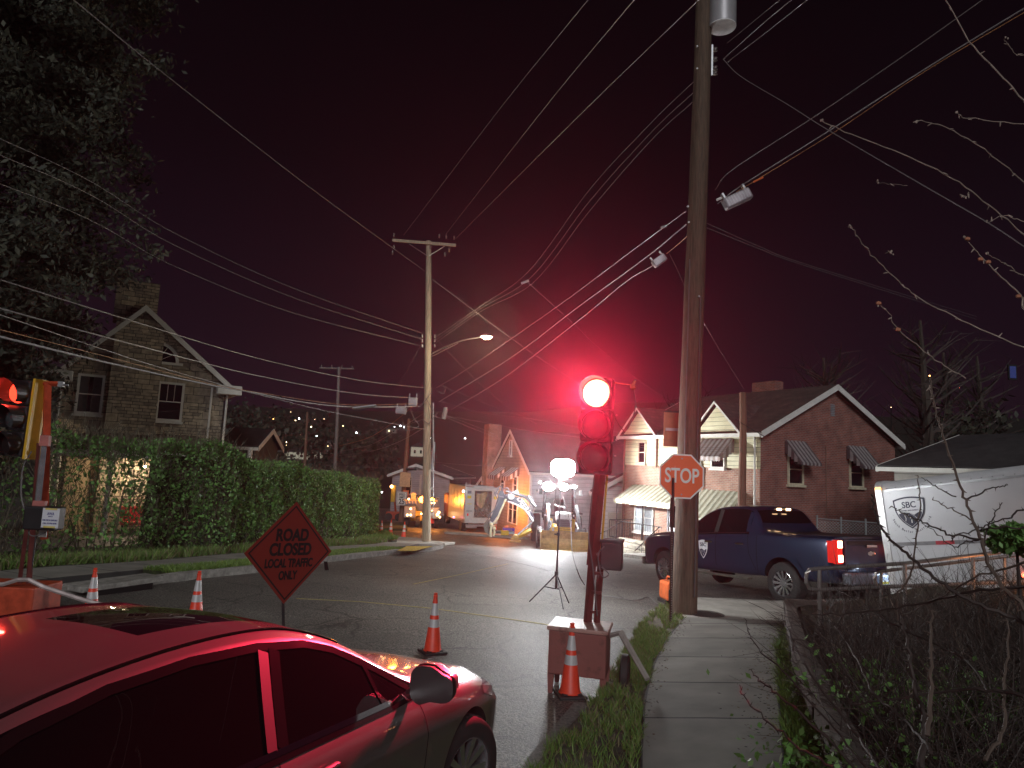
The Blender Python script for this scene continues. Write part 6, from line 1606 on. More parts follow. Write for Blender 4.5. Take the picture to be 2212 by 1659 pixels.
# ---- bins and small things
def wbin(label, p, w, h, m, lidm):
    t = thing('wheeled_bin', label, 'bin', p, R(-8), 'wheeled bins by the orange house')
    b = MB(); b.add([(sx*w*.40, sy*w*.40, 0) for sx, sy in ((-1, -1), (1, -1), (1, 1), (-1, 1))]+[(sx*w*.5, sy*w*.5, h) for sx, sy in ((-1, -1), (1, -1), (1, 1), (-1, 1))], [(0, 1, 2, 3), (4, 5, 6, 7)]+[(i, (i+1) % 4, 4+(i+1) % 4, 4+i) for i in range(4)])
    b.build('tub', m, t); MB().box((0, 0, h+.03), (w*1.12, w*1.12, .07), bev=.02).build('lid', lidm, t)
    MB().tube([(-w*.4, w*.6, h-.05), (w*.4, w*.6, h-.05)], .03, 6).build('handle', blackp, t); return t
g_ = G(1093, 1146); wbin('dark grey wheeled rubbish bin against the orange house', g_, .62, 1.05, mat('grey_bin_plastic', (.13, .13, .16), .5), mat('dark_lid', (.05, .04, .05), .5))
g_ = G(1117, 1150); t = wbin('bright blue wheeled bin beside the dark grey one', g_, .60, .85, mat('blue_bin_plastic', (.03, .05, .55), .4), MATS['dark_lid']); MB().box((-.05, -.31, .6), (.2, .02, .09)).build('sticker', whitem, t)
g_ = G(1099, 1152); t = thing('recycling_tub', 'low blue recycling tub heaped with brown spoil before the bins', 'tub', g_)
b = MB(); b.add([(-.35, -.2, 0), (.35, -.2, 0), (.35, .2, 0), (-.35, .2, 0), (-.43, -.26, .36), (.43, -.26, .36), (.43, .26, .36), (-.43, .26, .36)], [(0, 1, 2, 3), (4, 5, 6, 7), (0, 1, 5, 4), (1, 2, 6, 5), (2, 3, 7, 6), (3, 0, 4, 7)]); b.build('tub', MATS['blue_bin_plastic'], t)
b = MB(); b.ball((-.15, 0, .40), .22, 10, (1, 1, .6)); b.ball((.18, 0, .38), .18, 10, (1, 1, .5)); b.build('spoil', mat('brown_spoil', (.20, .13, .08), .9, bump=.8), t)
g_ = G(1091, 1160); t = thing('hose_bundle', 'bright yellow coiled hose bundle lying on the ground by the bins', 'hose', g_)
b = MB()
for k in range(6): 
    c = Vector((-.20+.07*k, 0, .17)); b.tube([c+Vector((.02*math.sin(a*3), .16*math.cos(a), .16*math.sin(a))) for a in np.linspace(0, 2*math.pi, 14)], .042, 6)
b.build('coil', mat('bright_yellow_hose', (.80, .60, .06), .5), t)
g_ = G(1104, 1158); t = thing('pump', 'small grey blue pump between the yellow hose and the stabiliser foot', 'pump', g_)
b = MB(); b.cyl((-.2, 0, .16), (.15, 0, .16), .13, n=14); b.box((.05, 0, .05), (.4, .24, .08), bev=.02); b.cyl((.0, 0, .25), (0, 0, .36), .05, n=8); b.build('casing', mat('grey_blue_metal', (.28, .36, .42), .4, .5), t)
g_ = G(1075, 1157); t = thing('sandbags', 'grey sandbags piled beside the digging bucket', 'sandbags', g_)
for i, (x, z) in enumerate(((-.15, .08), (.22, .08), (.03, .23))):
    MB().ball((x, 0, z), .2, 10, (1.1, .7, .45)).build('bag', mat('sack_grey', (.20, .22, .21), .9, bump=.3), t, smooth=True)
g_ = G(1307, 1165); t = thing('spare_bucket', 'rusty spare excavator bucket resting on the grass by the garage', 'excavator bucket', g_, R(20))
prof = [(-.3, .05), (.0, .0), (.28, .12), (.36, .4), (.25, .62), (.18, .60), (.28, .4), (.20, .18), (0, .07), (-.28, .10)]
b = MB(); b.prism([(x, -.3, z) for x, z in prof], (0, .6, 0))
for y in (-.3, .28): b.prism([(x, y, z) for x, z in ((-.3, .05), (0, 0), (.28, .12), (.36, .4), (.25, .62), (-.1, .5))], (0, .03, 0))
b.build('shell', mat('rusty_steel', (.34, .22, .15), .6, .3, var=.4), t); MB().box((.1, 0, .64), (.35, .3, .1), bev=.02).build('lug', galv, t)
MB().tube(spline([(.3, -.2, .1), (.6, -.3, .5), (.75, 0, .35), (.5, .2, .05)]), .03, 6).build('sling', mat('pale_rope', (.5, .48, .42), .8), t)
g_ = G(1276, 1163); t = tag(MB().prism([(-.18, 0, .0), (.12, 0, .0), (.16, 0, .75), (.10, 0, .72)], (0, .25, 0)).build('tarpaulin', mat('lime_tarp', (.35, .50, .10), .7)), 'folded lime green tarpaulin leaning beside the loader bucket', 'tarpaulin'); t.location = g_
# ================================================================ VEGETATION
np.random.seed(11); random.seed(11)
lg1 = mat('hedge_leaf', (.15, .32, .075), .55, var=0); lg2 = mat('hedge_leaf_dark', (.085, .18, .045), .6, var=0); lg3 = mat('hedge_twig', (.10, .085, .055), .8, var=0)
tw = mat('bare_twig', (.11, .08, .062), .75, var=.2); twd = mat('dark_bramble', (.045, .033, .028), .7, var=.3); twl = mat('pale_dry_stem', (.28, .22, .17), .8, var=.2)
# ---- hedge: one long clipped hedge
hc = [Vector(v) for v in ((-14.4, 4.6, 0), (-10.05, 14.4, 0), (-8.55, 19.6, 0), (-6.9, 33.5, 0))]
hl = [0]
for a, b_ in zip(hc, hc[1:]): hl.append(hl[-1]+(b_-a).length)
def hpt(s):
    k = 0
    while k < len(hc)-2 and hl[k+1] < s: k += 1
    t = (s-hl[k])/(hl[k+1]-hl[k]); d = (hc[k+1]-hc[k]).normalized(); return hc[k].lerp(hc[k+1], t), d
HT, HW = 2.72, .85
def hedge_pts(n, surf=True, smin=0, smax=None):
    out_ = []; smax = smax or hl[-1]
    S_ = np.random.uniform(smin, smax, n); u = np.random.rand(n); 
    for s, r in zip(S_, u):
        c, d = hpt(s); nrm_ = Vector((d.y, -d.x, 0))     # toward the street
        e = abs(random.gauss(0, .10))+.0
        dens = .5+.5*math.sin(s*1.7+2*math.sin(s*.6)); lump = .13*math.sin(s*2.1)+.08*math.sin(s*4.7+1)+.05*math.sin(s*9)
        top = HT+.12*math.sin(s*1.3)+.10*math.sin(s*3.7)+(.18 if s > 13 and s < 17 else 0)
        if r < .62: z = random.random()**.8*top; off = HW+lump*.7-e*1.6-.25*max(0, .5-z)+.08*math.sin(z*5+s*3)
        elif r < .86: z = top-e*1.5+.05*random.random(); off = random.uniform(-HW, HW)
        elif r < .93: z = random.random()*top; off = -HW+e
        else: z = random.random()*top; off = random.uniform(-HW, HW)
        p = c+nrm_*off
        if s > hl[-1]-.9: p += d*0; 
        out_.append((p.x, p.y, gz(p.x, p.y)+z+.05, s, z))
    return np.array(out_)
hg = thing('hedge', 'long clipped green hedge with a twiggy see-through left part in front of the stone house', 'hedge', (hc[1].x, hc[1].y, gz(hc[1].x, hc[1].y)))
O = np.array(hg.location)
pts = hedge_pts(78000)
keep = np.random.rand(len(pts)) < np.clip((pts[:, 3]-9.0)/9.0, .03, 1)*np.clip(.35+pts[:, 4]*.9, 0, 1)
pts = pts[keep]
mi = (np.random.rand(len(pts)) < .38).astype(int)
quads_np(leaves(pts[:, :3]-O, .062, asp=1.5), 'foliage', None, hg, [lg1, lg2], mi)
# end cap of the hedge
c, d = hpt(hl[-1]); n = 5000
ec = np.array([tuple(c+d*random.gauss(.05, .12)*(1)+Vector((d.y, -d.x, 0))*random.uniform(-HW, HW)*1.0)+(0,) for _ in range(n)])[:, :3]
ec[:, 2] = [gz(x, y)+.1+random.random()**.8*(HT-.1) for x, y, _ in ec]
quads_np(leaves(ec-O, .065, asp=1.5), 'foliage_end', None, hg, [lg1, lg2], (np.random.rand(n) < .4).astype(int))
# twigs
def twigquads(A, B, w):
    D = B-A; e = np.cross(D, np.random.normal(size=A.shape)); e /= np.linalg.norm(e, axis=1)[:, None]+1e-9; e *= w
    return np.stack([A-e, A+e, B+e*.5, B-e*.5], 1)
tp = hedge_pts(17000, smin=0, smax=hl[-1]); A = tp[:, :3]-O; D = np.random.normal(size=A.shape)*[.16, .16, .10]+[0, 0, .30]
k2 = np.random.rand(len(A)) < np.where(tp[:, 3] < 17, 1.0, .35)
quads_np(twigquads(A[k2], (A+D)[k2], .007), 'twigs', lg3, hg)
st_ = MB()
for i in range(240):
    s = random.uniform(0, hl[-1]); c, d = hpt(s); nrm_ = Vector((d.y, -d.x, 0)); b0 = c+nrm_*random.uniform(-.3, .6); b0.z = gz(b0.x, b0.y)
    p1 = b0+Vector((random.gauss(0, .15), random.gauss(0, .15), .5))+nrm_*random.uniform(0, .25); p2 = p1+Vector((random.gauss(0, .25), random.gauss(0, .25), random.uniform(.5, 1.4)))
    st_.tube([Vector(p)-hg.location for p in (b0, p1, p2)], [.02, .014, .006], 4, caps=False)
st_.build('stems', lg3, hg)
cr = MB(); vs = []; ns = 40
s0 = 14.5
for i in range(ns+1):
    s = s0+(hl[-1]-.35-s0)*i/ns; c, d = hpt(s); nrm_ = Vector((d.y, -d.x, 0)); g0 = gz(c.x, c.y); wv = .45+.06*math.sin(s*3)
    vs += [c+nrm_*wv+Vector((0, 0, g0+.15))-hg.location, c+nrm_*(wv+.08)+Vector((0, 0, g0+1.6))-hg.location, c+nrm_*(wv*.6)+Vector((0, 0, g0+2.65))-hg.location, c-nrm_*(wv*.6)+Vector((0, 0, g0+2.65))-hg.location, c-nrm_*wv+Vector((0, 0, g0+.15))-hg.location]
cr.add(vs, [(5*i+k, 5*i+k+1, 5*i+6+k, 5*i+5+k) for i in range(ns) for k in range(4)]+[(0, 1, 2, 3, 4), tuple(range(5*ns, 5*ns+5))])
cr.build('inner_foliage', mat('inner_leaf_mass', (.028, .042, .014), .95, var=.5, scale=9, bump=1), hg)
# ---- grass
def blades(name, label, A, B, n, h, m2, w=.006, clump=True, dz=.1, start=0):
    A, B = resamp([Vector((p[0], p[1], 0)) for p in A], 60), resamp([Vector((p[0], p[1], 0)) for p in B], 60)
    if clump:
        cn = max(20, n//45); cc = np.random.rand(cn, 2)
        idx = np.random.randint(0, cn, n); uv = cc[idx]+np.random.normal(size=(n, 2))*[.008, .045]
    else: uv = np.random.rand(n, 2)
    uv = np.clip(uv, 0, .999); base = np.zeros((n, 3))
    for i, (u, v) in enumerate(uv):
        t = u*59; k = int(t); a = A[k].lerp(A[k+1], t-k); b_ = B[k].lerp(B[k+1], t-k); p = a.lerp(b_, v); base[i] = (p.x, p.y, gz(p.x, p.y)+dz-.01)
    O = base.mean(0); base = base-O
    hh_ = h*(.4+np.random.rand(n)*.9); lean = np.random.normal(size=(n, 2))*.45
    tipv = base+np.stack([lean[:, 0]*hh_, lean[:, 1]*hh_, hh_], 1); mid = base*.5+tipv*.5; mid[:, 2] += hh_*.12
    e = np.random.normal(size=(n, 3)); e[:, 2] = 0; e /= np.linalg.norm(e, axis=1)[:, None]; e *= w
    V = np.concatenate([np.stack([base-e, base+e, mid+e*.8, mid-e*.8], 1), np.stack([mid-e*.8, mid+e*.8, tipv+e*.1, tipv-e*.1], 1)])
    o = quads_np(V, name, None, None, m2, np.concatenate([np.random.randint(0, len(m2), n)]*2)); o.location = O
    tag(o, label, 'grass', kind='stuff'); return o
gr1 = mat('bright_grass', (.17, .27, .050), .6, var=0); gr2 = mat('mid_grass', (.10, .18, .038), .6, var=0); gr3 = mat('dry_grass', (.20, .17, .09), .8, var=0)
blades('grass', 'tufted green grass on the verge beside the signal cart', vl[:6], vr[:6], 12000, .085, [gr1, gr2, gr2, gr3], .0035, dz=.075)
blades('grass', 'patch of grass round the stop sign post', vl[4:], vr[4:], 6000, .08, [gr1, gr2, gr3], .004, dz=.075)
blades('grass', 'grass strip between the left kerb and its sidewalk', kin[2:-2], g1[2:-2], 16000, .09, [gr1, gr2], .009, clump=False, dz=.13)
blades('grass', 'rough dark grass under the hedge', g2, offs(kb, 3.6), 14000, .22, [gr2, gr2, gr1, gr3], .010, dz=.12)
blades('grass', 'lawn grass on the corner at the end of the hedge', Gs([(770, 1172), (820, 1172), (858, 1172)]), Gs([(770, 1160), (810, 1158), (838, 1159)]), 5000, .2, [gr1, gr2], .014, dz=.12)
# ---- right bank with timber retaining wall
wl = [G(1700, 1362), G(1722, 1473), G(1768, 1600), G(1835, 1760), G(1880, 1900)]
wl = [Vector((p.x+.03, p.y, 0)) for p in wl]
tb_ = thing('retaining_wall', 'old dark timber retaining wall holding back the brambles right of the sidewalk', 'retaining wall', (wl[1].x, wl[1].y, gz(wl[1].x, wl[1].y)))
timb = mat('old_timber', (.085, .065, .055), .9, var=.5, scale=4, bump=1.0, stretch=(1, 5, 8))
WH = .42
for k in range(3):
    b = MB()
    for i in range(len(wl)-1):
        a, c = wl[i].copy(), wl[i+1].copy(); a.z = gz(a.x, a.y)+.08+.16*k; c.z = gz(c.x, c.y)+.08+.16*k
        off_ = Vector((.015*((i+k) % 2), 0, 0)); d = (c-a); m_ = (a+c)/2+off_
        b.box(m_-Vector(tb_.location), (.16, d.length*.985, .15), Matrix.Rotation(-math.atan2(d.x, d.y), 3, 'Z') @ Matrix.Rotation(math.asin(d.z/d.length), 3, 'X'), bev=.015)
    b.build('timber', timb, tb_)
wtop = wl[0].copy(); b = MB()
for k in range(3):
    m_ = Vector((wl[0].x+.75, wl[0].y+.10, gz(wl[0].x, wl[0].y)+.08+.16*k)); b.box(m_-Vector(tb_.location), (1.5, .15, .15), bev=.015)
b.build('end_timber', timb, tb_)
def bank(x, y):
    # height of the soil bank right of the wall
    wx = np.interp(y, [w.y for w in wl][::-1], [w.x for w in wl][::-1])
    dx = x-wx-.05
    if dx < 0: return 0
    return (.34+.16*min(dx, 6)*.9)*sstep(-.1, .12, dx)
ys = fr(1.2, wl[0].y+.05, .18); b = MB(); vs = []
nx = 26
for y in ys:
    wx = float(np.interp(y, [w.y for w in wl][::-1], [w.x for w in wl][::-1]))+.06
    for i in range(nx):
        x = wx+7.5*(i/(nx-1))**1.3; vs.append((x, y, gz(x, y)+bank(x, y)+random.uniform(-.04, .04)))
b.add(vs, [(j*nx+i, j*nx+i+1, (j+1)*nx+i+1, (j+1)*nx+i) for j in range(len(ys)-1) for i in range(nx-1)])
# front skirt to the ground at the far side
vs = [];
for i in range(nx):
    x = vs and 0 or 0
fx = [float(np.interp(ys[-1], [w.y for w in wl][::-1], [w.x for w in wl][::-1]))+.06+7.5*(i/(nx-1))**1.3 for i in range(nx)]
vs = [(x, ys[-1], gz(x, ys[-1])+bank(x, ys[-1])) for x in fx]+[(x, ys[-1]+.1, gz(x, ys[-1])-.2) for x in fx]
b.add(vs, [(i, i+1, nx+i+1, nx+i) for i in range(nx-1)])
struct(b.build('embankment', mat('leaf_litter_soil', (.045, .038, .022), .95, var=.7, scale=7, bump=1), smooth=False))
n = 900; C_ = np.zeros((n, 3))
for i in range(n):
    t = random.random()**.8; k = min(3, int(t*4)); f = t*4-k; r_ = svr[1:][min(k, 3)].lerp(svr[1:][min(k+1, 4)], f); l_ = svl[1:][min(k, 3)].lerp(svl[1:][min(k+1, 4)], f)
    u = abs(random.gauss(0, .16)) if random.random() < .7 else 1-abs(random.gauss(0, .06)); p = r_.lerp(l_, min(1, u)); C_[i] = (p.x, p.y, gz(p.x, p.y)+.128)
V_ = leaves(np.zeros((n, 3)), .022, up=0); V_[:, :, 2] *= .15; V_ += (C_-C_.mean(0))[:, None, :]
o = quads_np(V_, 'leaf_litter', None, None, [mat('dead_leaf', (.11, .075, .04), .9, var=0), mat('dark_litter', (.03, .025, .018), .9, var=0)], np.random.randint(0, 2, n)); o.location = C_.mean(0)
tag(o, 'dead leaves and bits of soil scattered on the sidewalk beside the timber wall', 'leaf litter', kind='stuff')
# brambles: a tangled mass and the long canes that stand out
def spine(n, xs, ys_, hmax, mname, label, r=(.003, .007), seg=4, bend=.25, thorn=False):
    b = MB()
    for i in range(n):
        y = random.uniform(*ys_); wx = float(np.interp(y, [w.y for w in wl][::-1], [w.x for w in wl][::-1]))
        x = wx+random.uniform(*xs)*(1 if y > 2.5 else .8); z = gz(x, y)+bank(x, y)-.02
        p = Vector((x, y, z)); d = Vector((random.gauss(-.12, .5), random.gauss(-.1, .4), random.uniform(.5, 1.3))).normalized()
        L_ = hmax*random.uniform(.3, 1); q_ = [p.copy()]
        for k in range(seg): d = (d+Vector((random.gauss(0, bend), random.gauss(0, bend), random.gauss(-.12, bend)))).normalized(); p = p+d*L_/seg; q_.append(p.copy())
        r0 = random.uniform(*r); b.tube(q_, [r0*(1-.75*k/seg) for k in range(seg+1)], 3, caps=False)
        if random.random() < .6:
            k = random.randrange(1, seg); p = q_[k].copy(); d = (q_[k]-q_[k-1]).normalized()+Vector((random.gauss(0, .7), random.gauss(0, .6), random.gauss(.2, .5))); d.normalize()
            b.tube([p, p+d*L_*.22, p+d*L_*.4+Vector((0, 0, random.gauss(0, .04)))], [r0*.5, r0*.35, r0*.12], 3, caps=False)
    o = b.build('undergrowth', mname, origin=(3.5, 5, -.1)); return tag(o, label, 'undergrowth', kind='stuff')
spine(6500, (.05, 5.4), (1.2, 9.4), 1.2, twd, 'dark tangle of dead brambles and twigs covering the bank')
spine(1200, (.0, 5.2), (1.4, 9.4), 1.1, tw, 'brown dry stems rising through the tangle on the bank', r=(.0025, .006))
spine(260, (.1, 5.0), (1.6, 9.2), .7, twl, 'pale broken dry stalks scattered in the tangle on the bank', r=(.003, .007), bend=.12)
# leafy patches inside the brambles
def patch(label, c, sp, n, size, ms):
    C_ = np.random.normal(size=(n, 3))*sp; o = quads_np(leaves(C_, size), 'ground_cover', None, None, ms, np.random.randint(0, len(ms), n)); o.location = c
    tag(o, label, 'ground cover', kind='stuff')
blades('grass', 'strip of bright grass between the sidewalk edge and the timber wall', [G(1684, 1400), G(1684, 1480), G(1690, 1560), G(1700, 1659)], [w for w in wl[:3]]+[wl[3]], 6500, .16, [gr1, gr1, gr2], .005, dz=.02)
for i, (x, y, sp, n) in enumerate(((2085, 1150, .0, 0), (1860, 1530, .35, 900), (2100, 1475, .45, 1300), (1995, 1560, .3, 700), (1790, 1390, .2, 400), (2050, 1330, .5, 700))):
    if n: p = P(x, y, 4.2+.8*(i % 3)); p.z = gz(p.x, p.y)+bank(p.x, p.y)+.06; patch('low green leaves spreading through the brambles, patch %s' % ['', 'nearest the timber wall', 'at the lower right', 'in the lower middle', 'at the top of the timber wall', 'below the trailer'][i], p, (sp, sp, .07), n, .035, [gr2, lg1])
# canes through listed points; each with thorns
def cane(parent, pts, r0, m, org=Vector((0, 0, 0)), thorns=True, name='cane', b=None):
    q_ = [p-org for p in spline(pts, 6)]; n = len(q_); b = b or MB()
    q_ = [p+Vector((random.gauss(0, .004), 0, random.gauss(0, .004))) for p in q_]
    b.tube(q_, [r0*(1-.6*i/n) for i in range(n)], 6)
    if thorns:
        L_ = 0
        for a, c in zip(q_, q_[1:]):
            L_ += (c-a).length
            if L_ > .055:
                L_ = 0; d = (c-a).normalized(); s_ = Vector((d.z, random.uniform(-.3, .3), -d.x)).normalized()*random.choice((-1, 1)); b.cyl(c, c+s_*(r0*1.2+.014), r0*.55, .0005, 4, caps=False)
    return b.build(name, m, parent)
org = P(2212, 1350, 4.0); org.z = gz(org.x, org.y)+bank(org.x, org.y)
bb_ = thing('thorn_bush', 'tall bare thorny bush with long arching canes in front of the white trailer', 'bush', org)
def px(pts, Y): return [P(x, y, Y[0]+(Y[1]-Y[0])*i/(len(pts)-1)) for i, (x, y) in enumerate(pts)]
canes = [([(2300, 1480), (2212, 1314), (2177, 1280), (2142, 1230), (2125, 1180), (2113, 1148), (2085, 1081), (2063, 1014), (2036, 933), (2020, 880), (2009, 815)], (3.2, 3.9), .011),
 ([(1939, 1340), (1939, 1287), (1966, 1245), (1975, 1200), (1980, 1143), (1987, 1081), (1984, 1027)], (4.6, 4.4), .008),
 ([(2300, 1375), (2212, 1344), (2103, 1300), (2028, 1255), (1974, 1210), (1929, 1171), (1907, 1143), (1889, 1104), (1885, 1070)], (3.2, 4.1), .011),
 ([(2117, 1166), (2053, 1153), (2016, 1138), (1974, 1119), (1949, 1109), (1927, 1094)], (3.6, 3.9), .006),
 ([(2113, 1148), (2103, 1126), (2053, 1099), (2016, 1079)], (3.6, 3.9), .005),
 ([(2300, 1130), (2212, 1139), (2140, 1141), (2108, 1146), (2060, 1160), (2055, 1170)], (3.4, 3.9), .006),
 ([(2300, 1050), (2212, 1101), (2167, 1121), (2113, 1141)], (3.3, 3.6), .006),
 ([(2300, 1250), (2212, 1265), (2078, 1282), (1993, 1302), (1879, 1319), (1755, 1327)], (3.1, 4.4), .009),
 ([(2300, 1180), (2212, 1216), (2103, 1250), (2028, 1292), (1950, 1330)], (3.2, 4.2), .007),
 ([(2117, 1166), (2090, 1170), (2060, 1180), (2020, 1150), (1990, 1130)], (3.6, 3.9), .004),
 ([(2085, 1081), (2130, 1060), (2165, 1050), (2176, 1047)], (3.8, 3.8), .005),
 ([(2063, 1075), (2020, 1050), (1990, 1030)], (3.9, 4.1), .004),
 ([(2125, 1180), (2135, 1140), (2150, 1110), (2165, 1088)], (3.6, 3.7), .005),
 ([(2142, 1500), (2080, 1420), (1990, 1380), (1900, 1330), (1840, 1290), (1800, 1270)], (3.4, 5.0), .007),
 ([(2212, 1500), (2090, 1490), (1960, 1505), (1840, 1520)], (3.0, 3.6), .009),
 ([(2010, 1620), (1960, 1560), (1890, 1500), (1860, 1440), (1835, 1400), (1800, 1350)], (2.8, 4.2), .008),
 ([(1900, 1659), (1830, 1560), (1740, 1440), (1700, 1360), (1690, 1330)], (2.9, 4.6), .008),
 ([(1870, 1659), (1790, 1560), (1690, 1450), (1630, 1390), (1610, 1340)], (2.9, 4.2), .006),
 ([(1850, 1659), (1750, 1560), (1680, 1500), (1640, 1470), (1620, 1445)], (2.8, 3.6), .006),
 ([(1800, 1659), (1720, 1610), (1660, 1560), (1610, 1510), (1598, 1480)], (2.6, 3.2), .005),
 ([(1990, 1659), (1995, 1560), (1975, 1480), (1960, 1390), (1945, 1330)], (2.9, 3.4), .014),
 ([(2005, 1590), (2012, 1480), (2010, 1400), (2013, 1320)], (2.9, 3.3), .010),
 ([(2130, 1640), (2170, 1560), (2168, 1480), (2175, 1420), (2180, 1300)], (2.9, 3.4), .008)]
for pts, Y, r in canes: cane(bb_, px(pts, Y), r, twd if random.random() < .75 else tw, org)
# ---- tree at the right edge: bare branches with buds reach in from the right
org = Vector((6.6, 5.4, gz(6.6, 5.4)+bank(6.6, 5.4)))
bt = thing('bare_tree', 'bare budding tree at the right edge whose thin branches reach across the sky', 'tree', org)
bark = mat('pale_bark', (.36, .29, .24), .7, var=.35, scale=14)
trk = [org, org+Vector((.1, 0, 2)), org+Vector((0, .1, 4)), org+Vector((-.2, 0, 6.5))]
MB().tube([p-org for p in spline(trk)], [.15-.11*i/24 for i in range(25)], 10).build('trunk', bark, bt)
brs = [([(2300, 300), (2211, 216), (2157, 157), (2092, 87), (2044, 0), (2030, -30)], (4.7, 4.4), .011), ([(2300, 125), (2212, 120), (2190, 112), (2171, 84)], (4.6, 4.5), .005),
 ([(2300, 285), (2211, 270), (2092, 256), (2075, 250), (2064, 243)], (4.6, 4.3), .005), ([(2300, 470), (2211, 393), (2171, 357), (2115, 315), (2036, 273), (1982, 261)], (4.7, 4.2), .007),
 ([(2300, 580), (2211, 506), (2137, 444), (2058, 385), (1946, 332), (1839, 289), (1772, 261)], (4.8, 4.0), .008), ([(2300, 790), (2211, 750), (2075, 691), (1988, 646), (1940, 607), (1890, 559), (1856, 517), (1836, 486)], (4.6, 4.1), .007),
 ([(2085, 815), (2039, 790), (1997, 759), (1940, 711), (1918, 674), (1895, 655)], (4.4, 4.2), .005), ([(2300, 720), (2204, 635), (2148, 584), (2110, 545), (2084, 511)], (4.4, 4.2), .009),
 ([(2300, 640), (2211, 597), (2171, 570), (2131, 548)], (4.5, 4.3), .006), ([(2060, 1010), (2033, 932), (2016, 871), (2008, 837)], (4.4, 4.3), .005), ([(1960, 401), (1930, 398), (1893, 395)], (4.5, 4.5), .002),
 ([(2093, 415), (2090, 422), (2080, 425)], (4.1, 4.1), .004), ([(1932, 552), (1926, 548), (1920, 545)], (4.3, 4.3), .003), ([(2212, 480), (2170, 465), (2135, 482)], (4.3, 4.3), .004)]
for pts, Y, r in brs:
    P3 = px(pts, Y); 
    if pts[0][0] >= 2300: P3 = [org+Vector((-.05, 0, max(1.5, min(6, (P3[0].z-org.z)*.8))))]+P3
    b = MB(); q_ = spline(P3, 5)
    for i in range(3, len(q_), 3):
        if random.random() < .7: d = Vector((random.gauss(0, 1), random.gauss(0, .5), random.gauss(0, 1))).normalized(); b.cyl(q_[i]-org, q_[i]-org+d*.03, .006, .002, 5)
    for k in range(2): b.ball(q_[-1]-org+Vector((random.gauss(0, .008), 0, random.gauss(0, .008))), .006, 6, (1, 1, 1.6))
    cane(bt, P3, r*.75, bark, org, False, 'branch', b)
# rusty seed pods hanging in one branch
for x, y in ((2090, 516), (2118, 560), (2135, 566), (2200, 640), (1898, 655), (1940, 712)): MB().ball(P(x, y, 4.2)-org, .020, 7, (1, .6, .7)).build('seed_pod', mat('rusty_pod', (.40, .16, .09), .8), bt)
# evergreen shrub at the right edge above the brambles
def shrub(label, c, rad, n, size, ms, h=None, stem=True):
    c = Vector(c); base = Vector((c.x, c.y, gz(c.x, c.y)+(bank(c.x, c.y) if c.y < 9.4 else 0)))
    t = thing('shrub', label, 'shrub', base); v = np.random.normal(size=(n, 3)); v /= np.linalg.norm(v, axis=1)[:, None]; rr_ = np.random.rand(n)**.4
    C_ = v*rr_[:, None]*np.array(rad)*(.75+.25*np.sin(v[:, :1]*9+v[:, 2:]*7))+np.array(c-base)
    quads_np(leaves(C_, size), 'foliage', None, t, ms, np.random.randint(0, len(ms), n))
    MB().tube([(0, 0, 0), (c-base)*.5+Vector((.02, 0, 0)), c-base], [.03, .02, .008], 6).build('stem', twd, t)
shrub('leafy evergreen shrub at the right edge in front of the trailer', P(2195, 1165, 4.8), (.20, .25, .12), 1500, .028, [lg2, lg1])
# ---- big dark evergreen on the left
org = Vector((-17.5, 21.5, gz(-17.5, 21.5)))
ct = thing('evergreen_tree', 'huge dark shaggy evergreen tree filling the upper left of the sky', 'tree', org)
MB().tube([(0, 0, 0), (.1, 0, 6), (0, .1, 12), (.1, 0, 20)], [.45, .38, .25, .08], 12).build('trunk', mat('dark_bark', (.05, .04, .03), .9, bump=.6), ct)
lims = MB(); CL = []; 
for i in range(330):
    z = random.uniform(2.9, 21); a = random.uniform(0, 2*math.pi); f = (z-2.9)/18
    Rm = 5.9*(1-.20*f)*(.86+.14*math.sin(z*1.9))*random.uniform(.55, 1.03)
    if z < 8.2: Rm = min(Rm, (1.5 if math.cos(a) > -.2 else 4)+.36*(z-2.9))
    tip = Vector((math.cos(a)*Rm, math.sin(a)*Rm, z-.5-.6*random.random())); 
    lims.tube([(0, 0, z-.3), tip*.5+Vector((0, 0, z*.5+.15)), tip], [.05, .03, .008], 4, caps=False)
    for k in range(4):
        t_ = 1-.22*k*random.random()-.05*k; CL.append((tip*t_+Vector((0, 0, (z-.3)*(1-t_)+.1+random.gauss(0, .25))), .50+.15*random.random()))
lims.build('limbs', MATS['dark_bark'], ct)
C_ = []; per = 120
for c, r in CL:
    v = np.random.normal(size=(per, 3))*[r*.62, r*.62, r*.34]; C_.append(v+np.array(c))
C_ = np.concatenate(C_)
quads_np(leaves(C_, .095, asp=2.4, up=-.2), 'foliage', None, ct, [mat('olive_needle', (.060, .062, .038), .7, var=0), mat('olive_needle_dark', (.030, .034, .022), .7, var=0)], np.random.randint(0, 2, len(C_)))
